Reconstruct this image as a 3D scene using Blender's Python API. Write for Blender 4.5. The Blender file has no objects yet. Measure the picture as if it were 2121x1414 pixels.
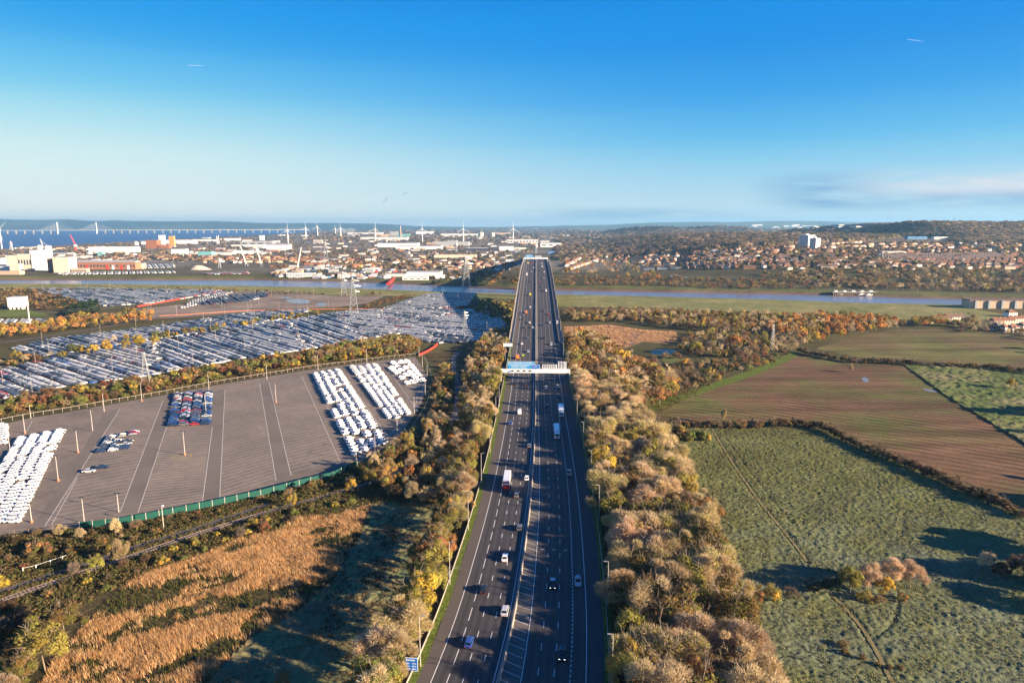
import bpy, math, random
import numpy as np
from mathutils import Vector, Matrix
from mathutils.geometry import tessellate_polygon

R = math.radians
rnd = random.Random(7)
nrg = np.random.default_rng(11)
SC = bpy.context.scene
COL = SC.collection

# ------------------------------------------------------------------ camera
PW, PH, FPX = 2121.0, 1414.0, 1400.0
CX, CY, CAMZ = 1060.5, 707.0, 99.0
PIT = math.atan(241.0 / FPX)
cam_d = bpy.data.cameras.new('camera'); cam = bpy.data.objects.new('camera', cam_d); COL.objects.link(cam)
cam.location = (0, 0, CAMZ); cam.rotation_euler = (math.pi / 2 - PIT, 0, 0)
cam_d.sensor_width = 36.0; cam_d.lens = FPX / PW * 36.0
cam_d.clip_start = 1.0; cam_d.clip_end = 120000.0
SC.camera = cam

# ------------------------------------------------------------------ light
SUN_EL, SUN_AZ = 15.5, 113.0      # azimuth clockwise from +Y (view direction): behind and to the right
SUN_STRENGTH, SKY_STRENGTH, EXPOSURE = 5.0, 0.05, 1.82
sv = Vector((math.sin(R(SUN_AZ)) * math.cos(R(SUN_EL)), math.cos(R(SUN_AZ)) * math.cos(R(SUN_EL)), math.sin(R(SUN_EL))))
sun_d = bpy.data.lights.new('sun', 'SUN'); sun = bpy.data.objects.new('sun', sun_d); COL.objects.link(sun)
sun_d.energy = SUN_STRENGTH; sun_d.angle = R(0.5); sun_d.color = (1.0, 0.77, 0.53)
sun.rotation_euler = sv.to_track_quat('Z', 'Y').to_euler(); sun.location = (300, -200, 400)

world = bpy.data.worlds.new('World'); SC.world = world; world.use_nodes = True
wt = world.node_tree; wt.nodes.clear()
def wn(t, **k):
    n = wt.nodes.new(t)
    for a, b in k.items(): setattr(n, a, b)
    return n
wo = wn('ShaderNodeOutputWorld'); bg = wn('ShaderNodeBackground'); bg.inputs[1].default_value = SKY_STRENGTH
sky = wn('ShaderNodeTexSky'); sky.sky_type = 'NISHITA'; sky.sun_disc = False
sky.sun_elevation = R(SUN_EL); sky.sun_rotation = R(SUN_AZ); sky.altitude = 0; sky.air_density = 1.0; sky.dust_density = 0.6; sky.ozone_density = 3.0
hsv = wn('ShaderNodeHueSaturation'); hsv.inputs['Saturation'].default_value = 1.35; hsv.inputs['Value'].default_value = 1.0
hsv.inputs['Hue'].default_value = 0.485
wt.links.new(sky.outputs[0], hsv.inputs['Color'])
# thin low cloud banks near the horizon, part of the sky itself
tc = wn('ShaderNodeTexCoord')
def s2l(c): return tuple(((v / 255 + .055) / 1.055) ** 2.4 if v > 10 else v / 255 / 12.92 for v in c)
sep = wn('ShaderNodeSeparateXYZ'); wt.links.new(tc.outputs['Generated'], sep.inputs[0])
mp = wn('ShaderNodeMapping'); mp.inputs['Scale'].default_value = (5.0, 5.0, 40.0); wt.links.new(tc.outputs['Generated'], mp.inputs[0])
nz = wn('ShaderNodeTexNoise'); nz.inputs['Scale'].default_value = 1.0; nz.inputs['Detail'].default_value = 7.0; nz.inputs['Roughness'].default_value = 0.62; nz.inputs['Distortion'].default_value = 0
wt.links.new(mp.outputs[0], nz.inputs['Vector'])
def wmath(op, a, b=None, c=None):
    n = wn('ShaderNodeMath', operation=op)
    for i, v in enumerate((a, b, c)):
        if v is None: continue
        if isinstance(v, (int, float)): n.inputs[i].default_value = v
        else: wt.links.new(v, n.inputs[i])
    return n.outputs[0]
def wsmooth(v, a, b):
    n = wn('ShaderNodeMapRange', interpolation_type='SMOOTHSTEP'); n.inputs[1].default_value = a; n.inputs[2].default_value = b
    wt.links.new(v, n.inputs[0]); return n.outputs[0]
el = wmath('ARCSINE', sep.outputs[2])
band = wmath('MULTIPLY', wsmooth(el, R(0.7), R(1.8)), wmath('SUBTRACT', 1.0, wsmooth(el, R(2.9), R(4.3))))
azr = wsmooth(wmath('DIVIDE', sep.outputs[0], sep.outputs[1]), 0.32, 0.46)
cl = wmath('MULTIPLY', wmath('MULTIPLY', band, azr), wsmooth(nz.outputs[0], 0.30, 0.62))
cl = wmath('MULTIPLY', cl, 0.95)
# clear autumn air: the Nishita sky is blended with a smooth elevation gradient that runs right round the horizon
SKYK = 1.0 / (SKY_STRENGTH * 2 ** EXPOSURE)
def sky_ramp(stops):
    r = wn('ShaderNodeValToRGB'); e = r.color_ramp.elements; r.color_ramp.interpolation = 'CARDINAL'
    while len(e) < len(stops): e.new(.5)
    for i, (d, c) in enumerate(stops): e[i].position = (d + 5) / 95; e[i].color = (*s2l(c), 1)
    n = wn('ShaderNodeMapRange'); n.inputs[1].default_value = R(-5); n.inputs[2].default_value = R(90); wt.links.new(el, n.inputs[0]); wt.links.new(n.outputs[0], r.inputs[0]); return r.outputs[0]
rA = sky_ramp([(-5, (160, 192, 210)), (0.3, (192, 222, 234)), (2.5, (180, 220, 239)), (6, (122, 198, 239)), (9, (76, 172, 237)), (12.5, (40, 151, 234)), (17, (16, 138, 229)), (45, (14, 86, 178)), (90, (8, 54, 126))])
rB = sky_ramp([(-5, (200, 214, 216)), (0.3, (236, 243, 238)), (2.5, (230, 244, 242)), (6, (204, 237, 242)), (9, (144, 213, 241)), (12.5, (78, 178, 239)), (17, (28, 144, 232)), (45, (15, 88, 180)), (90, (8, 54, 126))])
mAB = wn('ShaderNodeMix', data_type='RGBA'); wt.links.new(wsmooth(sep.outputs[0], .35, -.62), mAB.inputs[0]); wt.links.new(rA, mAB.inputs[6]); wt.links.new(rB, mAB.inputs[7])
sc_ = wn('ShaderNodeVectorMath', operation='SCALE'); sc_.inputs['Scale'].default_value = SKYK; wt.links.new(mAB.outputs[2], sc_.inputs[0])
mN = wn('ShaderNodeMix', data_type='RGBA'); mN.inputs[0].default_value = .97; wt.links.new(hsv.outputs[0], mN.inputs[6]); wt.links.new(sc_.outputs[0], mN.inputs[7])
mixc = wn('ShaderNodeMix', data_type='RGBA')
mcl = wn('ShaderNodeMix', data_type='RGBA'); mcl.inputs[6].default_value = tuple(v * SKYK for v in s2l((112, 165, 210))) + (1,); mcl.inputs[7].default_value = tuple(v * SKYK for v in s2l((230, 229, 233))) + (1,)
wt.links.new(wmath('MULTIPLY', wsmooth(wmath('DIVIDE', sep.outputs[0], sep.outputs[1]), 0.42, 0.60), wsmooth(el, R(1.5), R(2.7))), mcl.inputs[0]); wt.links.new(mcl.outputs[2], mixc.inputs[7])
wt.links.new(cl, mixc.inputs[0]); wt.links.new(mN.outputs[2], mixc.inputs[6])
SKYMIX = mixc
b2 = wmath('MULTIPLY', wmath('MULTIPLY', wsmooth(el, R(.1), R(.7)), wmath('SUBTRACT', 1.0, wsmooth(el, R(1.0), R(1.6)))), wmath('MULTIPLY', wsmooth(wmath('DIVIDE', sep.outputs[0], sep.outputs[1]), -.02, .16), wmath('SUBTRACT', 1.0, wsmooth(wmath('DIVIDE', sep.outputs[0], sep.outputs[1]), .2, .40))))
b2 = wmath('MULTIPLY', b2, wmath('MULTIPLY', wsmooth(nz.outputs[0], .35, .6), .7))
mix2 = wn('ShaderNodeMix', data_type='RGBA'); mix2.inputs[7].default_value = tuple(v * SKYK for v in s2l((140, 184, 214))) + (1,)
wt.links.new(b2, mix2.inputs[0]); wt.links.new(mixc.outputs[2], mix2.inputs[6]); mixc = mix2
wt.links.new(mixc.outputs[2], bg.inputs[0]); wt.links.new(bg.outputs[0], wo.inputs[0])

SC.view_settings.view_transform = 'Standard'; SC.view_settings.look = 'None'
SC.view_settings.gamma = 1.0; SC.view_settings.exposure = EXPOSURE; SC.view_settings.use_curve_mapping = False
SC.render.engine = 'CYCLES'
try:
    SC.cycles.use_denoising = True; SC.cycles.denoiser = 'OPENIMAGEDENOISE'
    SC.cycles.max_bounces = 5; SC.cycles.transparent_max_bounces = 8; SC.cycles.volume_bounces = 0
except Exception: pass

# ------------------------------------------------------------------ pixel -> ground
cp, sp_ = math.cos(PIT), math.sin(PIT)
def ray(px, py):
    a = (np.asarray(px, float) - CX) / FPX; b = -(np.asarray(py, float) - CY) / FPX
    return a, cp + b * sp_, -sp_ + b * cp
GZ = -4.0
def G(px, py, z=GZ):
    x, y, zz = ray(px, py); t = (z - CAMZ) / zz
    return np.array((x * t, y * t)).T if np.ndim(px) else (float(x * t), float(y * t))

def sstep(a, b, x):
    t = np.clip((np.asarray(x, float) - a) / (b - a), 0, 1); return t * t * (3 - 2 * t)

WZ = -9.5
_near = [(-600,590),(0,591),(250,592),(530,596),(720,600),(920,608),(1060,612),(1150,613.5),(1400,619),(1590,624),(1760,631),(1900,633),(2121,638),(2700,655)]
_far = [(-600,580.5),(0,580.8),(250,580.3),(530,580.5),(720,584),(920,592.5),(1060,599.5),(1150,601),(1400,606),(1590,609.5),(1760,613),(1900,618.5),(2121,623),(2700,640)]
def _edge(l):
    p = np.array([G(a, b, WZ) for a, b in l]); o = np.argsort(p[:, 0]); return p[o, 0], p[o, 1]
_nx, _ny = _edge(_near); _fx, _fy = _edge(_far)
def river_near(x): return np.interp(x, _nx, _ny)
def river_far(x): return np.interp(x, _fx, _fy)
def vnoise(x, y, s, seed=0):
    """cheap smooth value noise"""
    x = np.asarray(x, float) / s; y = np.asarray(y, float) / s
    xi = np.floor(x); yi = np.floor(y); fx = x - xi; fy = y - yi
    fx = fx * fx * (3 - 2 * fx); fy = fy * fy * (3 - 2 * fy)
    def h(a, b):
        v = np.sin(a * 127.1 + b * 311.7 + seed * 74.7) * 43758.5453; return v - np.floor(v)
    return (h(xi, yi) * (1 - fx) + h(xi + 1, yi) * fx) * (1 - fy) + (h(xi, yi + 1) * (1 - fx) + h(xi + 1, yi + 1) * fx) * fy
_sx = np.array([3024, 4535, 8117, 9638, 13400.]); _sv = np.array([-2290, -2463, -2670, -2893, -3600.])
def shore_x(y): return np.interp(y, _sx, _sv)
_skl = [(-500,456),(-200,455),(0,454.5),(30,456),(120,456.3),(142,454.8),(160,457),(200,459),(240,456.7),(270,459),(300,458.3),(350,458.8),(450,458.5),(500,460),(540,462),(600,462.3),(700,462.5),(780,463.5),(830,466),(860,469),(900,470),(1000,471.5),(1060,471),(1100,469.5),(1200,468.8),(1270,467.5),(1340,463.5),(1440,462),(1500,462.4),(1600,460),(1700,461),(1800,462.5),(1900,462),(2121,460.5),(2400,461),(3000,459)]
RD = 17000.0
_rx = np.array([(a - CX) / FPX * RD * .985 for a, b in _skl]); _rz = np.array([CAMZ + (466 - b) / FPX * RD for a, b in _skl])
def terr(x, y):
    x = np.asarray(x, float); y = np.asarray(y, float)
    z = np.full(np.broadcast(x, y).shape, GZ)
    x = np.broadcast_to(x, z.shape); y = np.broadcast_to(y, z.shape)
    yn, yf = river_near(x), river_far(x)
    # far ridge
    rz = np.interp(x / np.maximum(y, 1) * RD, _rx, _rz) + 14 * (vnoise(x, y, 900, 3) - .5)
    z = z + (np.maximum(rz, 2) + 4) * sstep(13600, 16600, y)
    # Shirehampton rise
    a = sstep(180, 560, x - 0.05 * y) * sstep(1120, 1780, y) * 44 + sstep(250, 800, x - .08 * y) * sstep(1800, 2700, y) * 16
    a = a * (1 - .75 * sstep(3200, 5200, y))
    z = z + a
    z = z + 50 * sstep(1470, 1640, x + 30 * (vnoise(x, y, 150, 5) - .5)) * sstep(2250, 2750, y) * (1 - sstep(3300, 4600, y)) * (.9 + .2 * vnoise(x, y, 260, 8))
    z = z + 70 * np.exp(-((x - 1290) / 330.) ** 4 - ((y - 6500) / 700.) ** 2)
    z = z + 68 * np.exp(-((x - 1980) / 330.) ** 4 - ((y - 6700) / 700.) ** 2)
    z = z + 12 * sstep(4500, 6000, y) * sstep(900, 2200, x) * vnoise(x, y, 700, 2)
    z = z + 9 * (vnoise(x, y, 420, 1) - .4) * sstep(2600, 5000, y) * sstep(-200, 700, x)
    # river
    ch = np.minimum(sstep(yn - 26, yn + 3, y), 1 - sstep(yf - 3, yf + 24, y))
    z = np.where((y > yn - 30) & (y < yf + 30), z * (1 - ch) + (WZ - 2.0) * ch, z)
    # estuary
    es = sstep(0, 60, shore_x(y) - x) * sstep(2300, 2500, y) * (1 - sstep(13300, 13700, y))
    z = z * (1 - es) + (WZ - 3.0) * es
    return z
def T(px, py):
    """pixel -> point on the terrain"""
    px = np.atleast_1d(np.asarray(px, float)); py = np.atleast_1d(np.asarray(py, float))
    dx, dy, dz = ray(px, py)
    ts = np.geomspace(250, 24000, 300); lo = np.full(px.shape, 250.); hi = np.full(px.shape, 24000.); done = np.zeros(px.shape, bool)
    for c in range(0, len(px), 400):
        q = slice(c, c + 400); tt = ts[:, None]
        below = (CAMZ + dz[q] * tt) < terr(dx[q] * tt, dy[q] * tt); k = below.argmax(0); any_ = below.any(0)
        done[q] = any_; hi[q] = np.where(any_, ts[k], 24000.); lo[q] = np.where(any_, ts[np.maximum(k - 1, 0)], 250.)
    for _ in range(12):
        m = (lo + hi) / 2; below = (CAMZ + dz * m) < terr(dx * m, dy * m)
        hi = np.where(below, m, hi); lo = np.where(below, lo, m)
    p = np.stack((dx * hi, dy * hi, terr(dx * hi, dy * hi)), 1)
    return p, done
def T1(px, py):
    p, d = T(px, py); return tuple(float(v) for v in p[0])
def mpp(y):  # metres per photo pixel at distance y
    return y / cp / FPX

# ------------------------------------------------------------------ materials
MATS = {}
class NT:
    def __init__(s, name):
        s.m = bpy.data.materials.new(name); s.m.use_nodes = True; s.t = s.m.node_tree
        s.b = s.t.nodes['Principled BSDF']; MATS[name] = s.m
        s._pos = None
    def n(s, t, **k):
        n = s.t.nodes.new(t)
        for a, b in k.items(): setattr(n, a, b)
        return n
    def l(s, a, b): s.t.links.new(a, b)
    def pos(s):
        if s._pos is None: s._pos = s.n('ShaderNodeNewGeometry').outputs['Position']
        return s._pos
    def mapped(s, scale=(1, 1, 1), rot=0.0, vec=None):
        m = s.n('ShaderNodeMapping'); m.inputs['Scale'].default_value = scale; m.inputs['Rotation'].default_value = (0, 0, rot)
        s.l(vec or s.pos(), m.inputs[0]); return m.outputs[0]
    def noise(s, scale, detail=5, rough=.6, vec=None, dist=0.0):
        n = s.n('ShaderNodeTexNoise'); n.inputs['Scale'].default_value = scale; n.inputs['Detail'].default_value = detail
        n.inputs['Roughness'].default_value = rough; n.inputs['Distortion'].default_value = dist
        s.l(vec or s.pos(), n.inputs['Vector']); return n.outputs[0]
    def ramp(s, fac, stops):
        r = s.n('ShaderNodeValToRGB'); e = r.color_ramp.elements
        while len(e) < len(stops): e.new(0.5)
        for i, (p, c) in enumerate(stops): e[i].position = p; e[i].color = (*c, 1)
        s.l(fac, r.inputs[0]); return r.outputs[0]
    def mix(s, fac, a, b, mode='MIX'):
        m = s.n('ShaderNodeMix', data_type='RGBA', blend_type=mode)
        for i, v in ((0, fac), (6, a), (7, b)):
            if isinstance(v, (int, float)): m.inputs[i].default_value = v
            elif isinstance(v, tuple): m.inputs[i].default_value = (*v, 1)
            else: s.l(v, m.inputs[i])
        return m.outputs[2]
    def math(s, op, a, b=None):
        n = s.n('ShaderNodeMath', operation=op)
        for i, v in enumerate((a, b)):
            if v is None: continue
            if isinstance(v, (int, float)): n.inputs[i].default_value = v
            else: s.l(v, n.inputs[i])
        return n.outputs[0]
    def mr(s, v, a, b, c=0., d=1.):
        n = s.n('ShaderNodeMapRange'); 
        for i, q in ((1, a), (2, b), (3, c), (4, d)): n.inputs[i].default_value = q
        s.l(v, n.inputs[0]); return n.outputs[0]
    def color(s, c):
        if isinstance(c, tuple): s.b.inputs['Base Color'].default_value = (*c, 1)
        else: s.l(c, s.b.inputs['Base Color'])
    def set(s, rough=None, metal=None, spec=None):
        if rough is not None: s.b.inputs['Roughness'].default_value = rough
        if metal is not None: s.b.inputs['Metallic'].default_value = metal
        if spec is not None: s.b.inputs['Specular IOR Level'].default_value = spec
        return s
    def bump(s, h, strength=.5, dist=.3):
        b = s.n('ShaderNodeBump'); b.inputs['Strength'].default_value = strength; b.inputs['Distance'].default_value = dist
        s.l(h, b.inputs['Height']); s.l(b.outputs[0], s.b.inputs['Normal'])
def plain(name, c, rough=.6, metal=0., spec=.4, var=.12, scale=.6):
    t = NT(name); t.set(rough, metal, spec)
    if var:
        f = t.noise(scale, 4)
        t.color(t.mix(f, tuple(v * (1 - var) for v in c), tuple(min(1, v * (1 + var)) for v in c)))
    else: t.color(c)
    return t.m
def M(n): return MATS[n]

# vertex colour material, with a per object tint
def vcol(name, rough=.8, spec=.2, tint=.25, trans=0.0):
    t = NT(name); t.set(rough, 0, spec)
    a = t.n('ShaderNodeAttribute'); a.attribute_name = 'col'
    c = a.outputs['Color']
    if tint:
        oi = t.n('ShaderNodeObjectInfo')
        h = t.n('ShaderNodeHueSaturation'); t.l(c, h.inputs['Color'])
        t.l(t.mr(oi.outputs['Random'], 0, 1, 1 - tint, 1 + tint), h.inputs['Value'])
        w = t.n('ShaderNodeTexWhiteNoise', noise_dimensions='1D'); t.l(oi.outputs['Random'], w.inputs['W'])
        t.l(t.mr(w.outputs['Value'], 0, 1, .485, .515), h.inputs['Hue'])
        c = h.outputs[0]
    t.color(c)
    if trans:   # thin leaves and twigs let some light through
        tr = t.n('ShaderNodeBsdfTranslucent'); t.l(c, tr.inputs['Color']); mx = t.n('ShaderNodeMixShader'); mx.inputs[0].default_value = trans
        t.l(t.b.outputs[0], mx.inputs[1]); t.l(tr.outputs[0], mx.inputs[2]); t.l(mx.outputs[0], t.t.nodes['Material Output'].inputs['Surface'])
    return t.m
vcol('foliage', .9, .08, .26, .38); vcol('foliage_mass', .9, .08, 0, .38); vcol('painted', .4, .4, 0); vcol('car_paint_mass', .3, .5, 0)
plain('bark', (.21, .17, .125), .9, 0, .1, .3, 2.)

t = NT('asphalt'); f = t.noise(.05, 6, vec=t.mapped((9, .22, 1)))
c = t.mix(f, (.044, .041, .043), (.080, .073, .071)); f2 = t.noise(1.5, 3)
at = t.n('ShaderNodeAttribute'); at.attribute_name = 'col'; sx = t.n('ShaderNodeSeparateXYZ'); t.l(at.outputs['Vector'], sx.inputs[0])   # offset across the road: tyre polished tracks
trk = t.math('COSINE', t.math('MULTIPLY', sx.outputs[0], 50 * 2 * math.pi / 1.74))
trk = t.math('MULTIPLY', t.mr(trk, -1, 1, .80, 1.2), t.mr(t.noise(.012, 4, vec=t.mapped((1, .3, 1))), .3, .7, .85, 1.18))
vm = t.n('ShaderNodeVectorMath', operation='SCALE'); t.l(c, vm.inputs[0]); t.l(trk, vm.inputs['Scale'])
t.color(t.mix(t.math('MULTIPLY', t.mr(f2, .3, .7), .35), vm.outputs[0], (.038, .036, .038))); t.set(.75, 0, .3)
t = NT('asphalt_worn'); f = t.noise(.06, 6, vec=t.mapped((4, .5, 1)))
t.color(t.mix(f, (.085, .072, .064), (.125, .108, .096))); t.set(.85, 0, .2)
t = NT('car_park_asphalt'); f = t.noise(.03, 7, .65); f2 = t.noise(.22, 7, .75)
c = t.ramp(f, [(.3, (.165, .138, .112)), (.5, (.215, .180, .147)), (.7, (.27, .212, .165))])
t.color(t.mix(t.math('MULTIPLY', t.mr(f2, .4, .75), .5), c, (.06, .056, .056))); t.set(.85, 0, .2)
plain('concrete', (.29, .265, .235), .85, 0, .2, .2, .3)
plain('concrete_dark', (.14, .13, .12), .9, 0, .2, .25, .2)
plain('road_paint', (.62, .62, .60), .6, 0, .3, .12, 1.5)
plain('faded_paint', (.50, .46, .41), .7, 0, .2, .2, .8)
plain('yellow_paint', (.55, .42, .12), .7, 0, .2, .2, 2)
plain('galvanised_steel', (.42, .43, .44), .45, .6, .5, .1, 1.)
plain('pole_paint', (.48, .43, .40), .5, .1, .4, .1, 1.)
plain('white_steel', (.80, .79, .77), .5, 0, .4, .06, .5)
plain('grey_steel', (.30, .31, .32), .5, .2, .4, .1, .5)
plain('sign_blue', (.015, .13, .48), .45, 0, .4, .06, .5)
plain('sign_light_blue', (.03, .28, .58), .45, 0, .4, .06, .5)
plain('sign_white', (.82, .82, .82), .5, 0, .3, .05, .5)
plain('black_plastic', (.015, .015, .017), .5, 0, .4, .1, 2)
plain('rubber', (.018, .018, .018), .8, 0, .2, .1, 3)
plain('red_plastic', (.62, .05, .03), .6, 0, .3, .2, .5)
plain('orange_base', (.62, .20, .10), .7, 0, .3, .15, 1)
plain('green_mesh', (.010, .070, .056), .7, 0, .2, .25, .8)
plain('timber', (.22, .16, .10), .9, 0, .1, .25, 1)
plain('rail_steel', (.28, .20, .15), .35, .7, .5, .2, 1)
t = NT('ballast'); t.color(t.ramp(t.noise(2.5, 4), [(.3, (.07, .06, .05)), (.7, (.17, .145, .12))])); t.set(.95, 0, .1)
t = NT('car_glass'); t.color((.015, .02, .028)); t.set(.08, 0, .6)
t = NT('wrap_glass'); t.color((.10, .13, .19)); t.set(.2, 0, .5)
t = NT('tail_light'); t.color((.5, .02, .02)); t.set(.3, 0, .5)
t = NT('headlight_glass'); t.color((.8, .8, .78)); t.set(.15, 0, .5)
t = NT('headlight_lit'); t.color((.9, .9, .85)); t.b.inputs['Emission Color'].default_value = (1, .95, .85, 1); t.b.inputs['Emission Strength'].default_value = 1.2
for nm, c in dict(white=(.82, .82, .82), silver=(.45, .47, .50), grey=(.13, .14, .15), black=(.014, .014, .017), navy=(.015, .03, .085), blue=(.03, .08, .30),
                  red=(.42, .015, .02), orange=(.75, .22, .02), yellow=(.75, .62, .03), lime=(.5, .65, .04), maroon=(.10, .015, .022)).items():
    t = NT('paint_' + nm); t.color(c); t.set(.28, 0, .5); t.b.inputs['Coat Weight'].default_value = .5; t.b.inputs['Coat Roughness'].default_value = .08
t = NT('wrapped_white'); t.color((.80, .80, .80)); t.set(.45, 0, .4)
t = NT('river_water'); t.set(.25, 0, .4); f = t.noise(.02, 4, vec=t.mapped((1, 3, 1)))
t.color(t.mix(f, (.15, .155, .215), (.185, .18, .23))); t.bump(t.noise(.6, 4), .5, .35)  # blue of the reflected sky painted into the base colour; water itself brown
t = NT('estuary_water'); t.set(.35, 0, .3); f = t.noise(.002, 4, vec=t.mapped((1, 3, 1)))
t.color(t.mix(f, (.02, .05, .17), (.035, .065, .19))); t.bump(t.noise(.05, 4), .8, 6.)
t = NT('puddle'); t.color((.22, .21, .21)); t.set(.25, 0, .2)

# ------------------------------------------------------------------ mesh helpers
class MB:
    def __init__(s): s.v = []; s.f = []; s.mi = []; s.c = []; s.n = 0
    def add(s, vs, fs, m=0, c=None):
        s.v.extend(tuple(map(float, q)) for q in vs)
        for q in fs: s.f.append(tuple(i + s.n for i in q)); s.mi.append(m)
        s.c.extend([c or (1, 1, 1)] * len(vs)); s.n += len(vs)
    def box(s, x0, x1, y0, y1, z0, z1, m=0, c=None, rot=0, org=(0, 0, 0)):
        vs = [(x0, y0, z0), (x1, y0, z0), (x1, y1, z0), (x0, y1, z0), (x0, y0, z1), (x1, y0, z1), (x1, y1, z1), (x0, y1, z1)]
        cr, sr = math.cos(rot), math.sin(rot)
        vs = [(org[0] + a * cr - b * sr, org[1] + a * sr + b * cr, org[2] + d) for a, b, d in vs]
        s.add(vs, [(0, 3, 2, 1), (4, 5, 6, 7), (0, 1, 5, 4), (1, 2, 6, 5), (2, 3, 7, 6), (3, 0, 4, 7)], m, c)
    def tube(s, p, q, r0, r1=None, n=4, m=0, c=None, cap=True):
        r1 = r0 if r1 is None else r1
        p = Vector(p); q = Vector(q); d = (q - p)
        if d.length < 1e-6: return
        d.normalize(); a = d.orthogonal().normalized(); b = d.cross(a)
        vs = []
        for (o, r) in ((p, r0), (q, r1)):
            for k in range(n):
                w = 2 * math.pi * (k + .5) / n; vs.append(o + (a * math.cos(w) + b * math.sin(w)) * r)
        fs = [(k, (k + 1) % n, n + (k + 1) % n, n + k) for k in range(n)]
        if cap: fs += [tuple(range(n - 1, -1, -1)), tuple(range(n, 2 * n))]
        s.add(vs, fs, m, c)
    def build(s, name, mats):
        me = bpy.data.meshes.new(name); me.from_pydata(s.v, [], s.f)
        for q in (mats if isinstance(mats, (list, tuple)) else [mats]): me.materials.append(M(q) if isinstance(q, str) else q)
        if any(s.mi): me.polygons.foreach_set('material_index', s.mi)
        if any(q != (1, 1, 1) for q in s.c):
            at = me.color_attributes.new('col', 'FLOAT_COLOR', 'POINT')
            at.data.foreach_set('color', np.c_[np.array(s.c, np.float32), np.ones(len(s.c), np.float32)].ravel())
        me.update(); return me
def npmesh(name, V, F, mat, col=None, smooth=False):
    """V (n,3); F (m,3) or (m,4); col (n,3)"""
    me = bpy.data.meshes.new(name); V = np.ascontiguousarray(V, np.float32); F = np.ascontiguousarray(F, np.int32); k = F.shape[1]
    me.vertices.add(len(V)); me.vertices.foreach_set('co', V.ravel())
    me.loops.add(F.size); me.loops.foreach_set('vertex_index', F.ravel())
    me.polygons.add(len(F)); me.polygons.foreach_set('loop_start', np.arange(0, F.size, k, dtype=np.int32))
    me.polygons.foreach_set('loop_total', np.full(len(F), k, np.int32))
    if smooth: me.polygons.foreach_set('use_smooth', np.ones(len(F), bool))
    me.materials.append(M(mat))
    if col is not None:
        at = me.color_attributes.new('col', 'FLOAT_COLOR', 'POINT')
        at.data.foreach_set('color', np.c_[np.asarray(col, np.float32), np.ones(len(V), np.float32)].ravel())
    me.update(calc_edges=True); return me
def tagit(o, label=None, cat=None, group=None, kind=None):
    if label: o['label'] = label
    if cat: o['category'] = cat
    if group: o['group'] = group
    if kind: o['kind'] = kind
    return o
def O(name, me, parent=None, label=None, cat=None, group=None, kind=None, loc=(0, 0, 0), rz=0., s=1.):
    o = bpy.data.objects.new(name, me); COL.objects.link(o); o.location = loc; o.rotation_euler = (0, 0, rz)
    o.scale = s if isinstance(s, tuple) else (s, s, s)
    if parent is not None: o.parent = parent
    return tagit(o, label, cat, group, kind)
def E(name, label, cat, group=None, loc=(0, 0, 0), rz=0., s=1.):
    o = O(name, None, None, label, cat, group, None, loc, rz, s); o.empty_display_size = .2; return o
def polymesh(name, pts, mat, z=None):
    """flat polygon; pts list of (x,y) or (x,y,z)"""
    P = [Vector((p[0], p[1], z if z is not None else p[2])) for p in pts]
    tri = tessellate_polygon([P]); me = bpy.data.meshes.new(name)
    fs = []
    for a, b, c in tri:
        n = (P[b] - P[a]).cross(P[c] - P[a]); fs.append((a, b, c) if n.z > 0 else (a, c, b))
    me.from_pydata([tuple(p) for p in P], [], fs); me.materials.append(M(mat)); me.update(); return me
def smooth_poly(pts, it=2, closed=True):
    P = [np.array(p, float) for p in pts]
    for _ in range(it):
        Q = []; n = len(P)
        for i in range(n if closed else n - 1):
            a, b = P[i], P[(i + 1) % n]; Q += [a * .75 + b * .25, a * .25 + b * .75]
        if not closed: Q = [P[0]] + Q + [P[-1]]
        P = Q
    return P
def sheet(name, px, mat, z=GZ, off=.03, kind='structure', smooth=0, parent=None):
    pts = [G(a, b, z) for a, b in px]
    if smooth: pts = smooth_poly(pts, smooth)
    return O(name, polymesh(name, pts, mat, z + off), parent, kind=kind)
def inside(poly, x, y):
    poly = np.asarray(poly, float); x = np.asarray(x); y = np.asarray(y); r = np.zeros(x.shape, bool); n = len(poly)
    for i in range(n):
        x0, y0 = poly[i]; x1, y1 = poly[(i + 1) % n]
        c = ((y0 > y) != (y1 > y)); 
        with np.errstate(divide='ignore', invalid='ignore'): xx = (x1 - x0) * (y - y0) / (y1 - y0) + x0
        r ^= c & (x < xx)
    return r
def gpoly(px, z=GZ): return np.array([G(a, b, z) for a, b in px])
def ribbon(name, pts, w, mat, z, parent=None, kind='structure'):
    P = smooth_poly(pts, 2, False); V = []; F = []
    for i, p in enumerate(P):
        a = P[max(i - 1, 0)]; b = P[min(i + 1, len(P) - 1)]; d = b - a; d = d / np.hypot(*d); n = np.array((-d[1], d[0]))
        V += [(*(p + n * w / 2), z), (*(p - n * w / 2), z)]
        if i: k = 2 * i; F.append((k - 2, k - 1, k + 1, k))
    me = bpy.data.meshes.new(name); me.from_pydata([tuple(map(float, q)) for q in V], [], F); me.materials.append(M(mat)); me.update()
    return O(name, me, parent, kind=kind)
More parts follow.
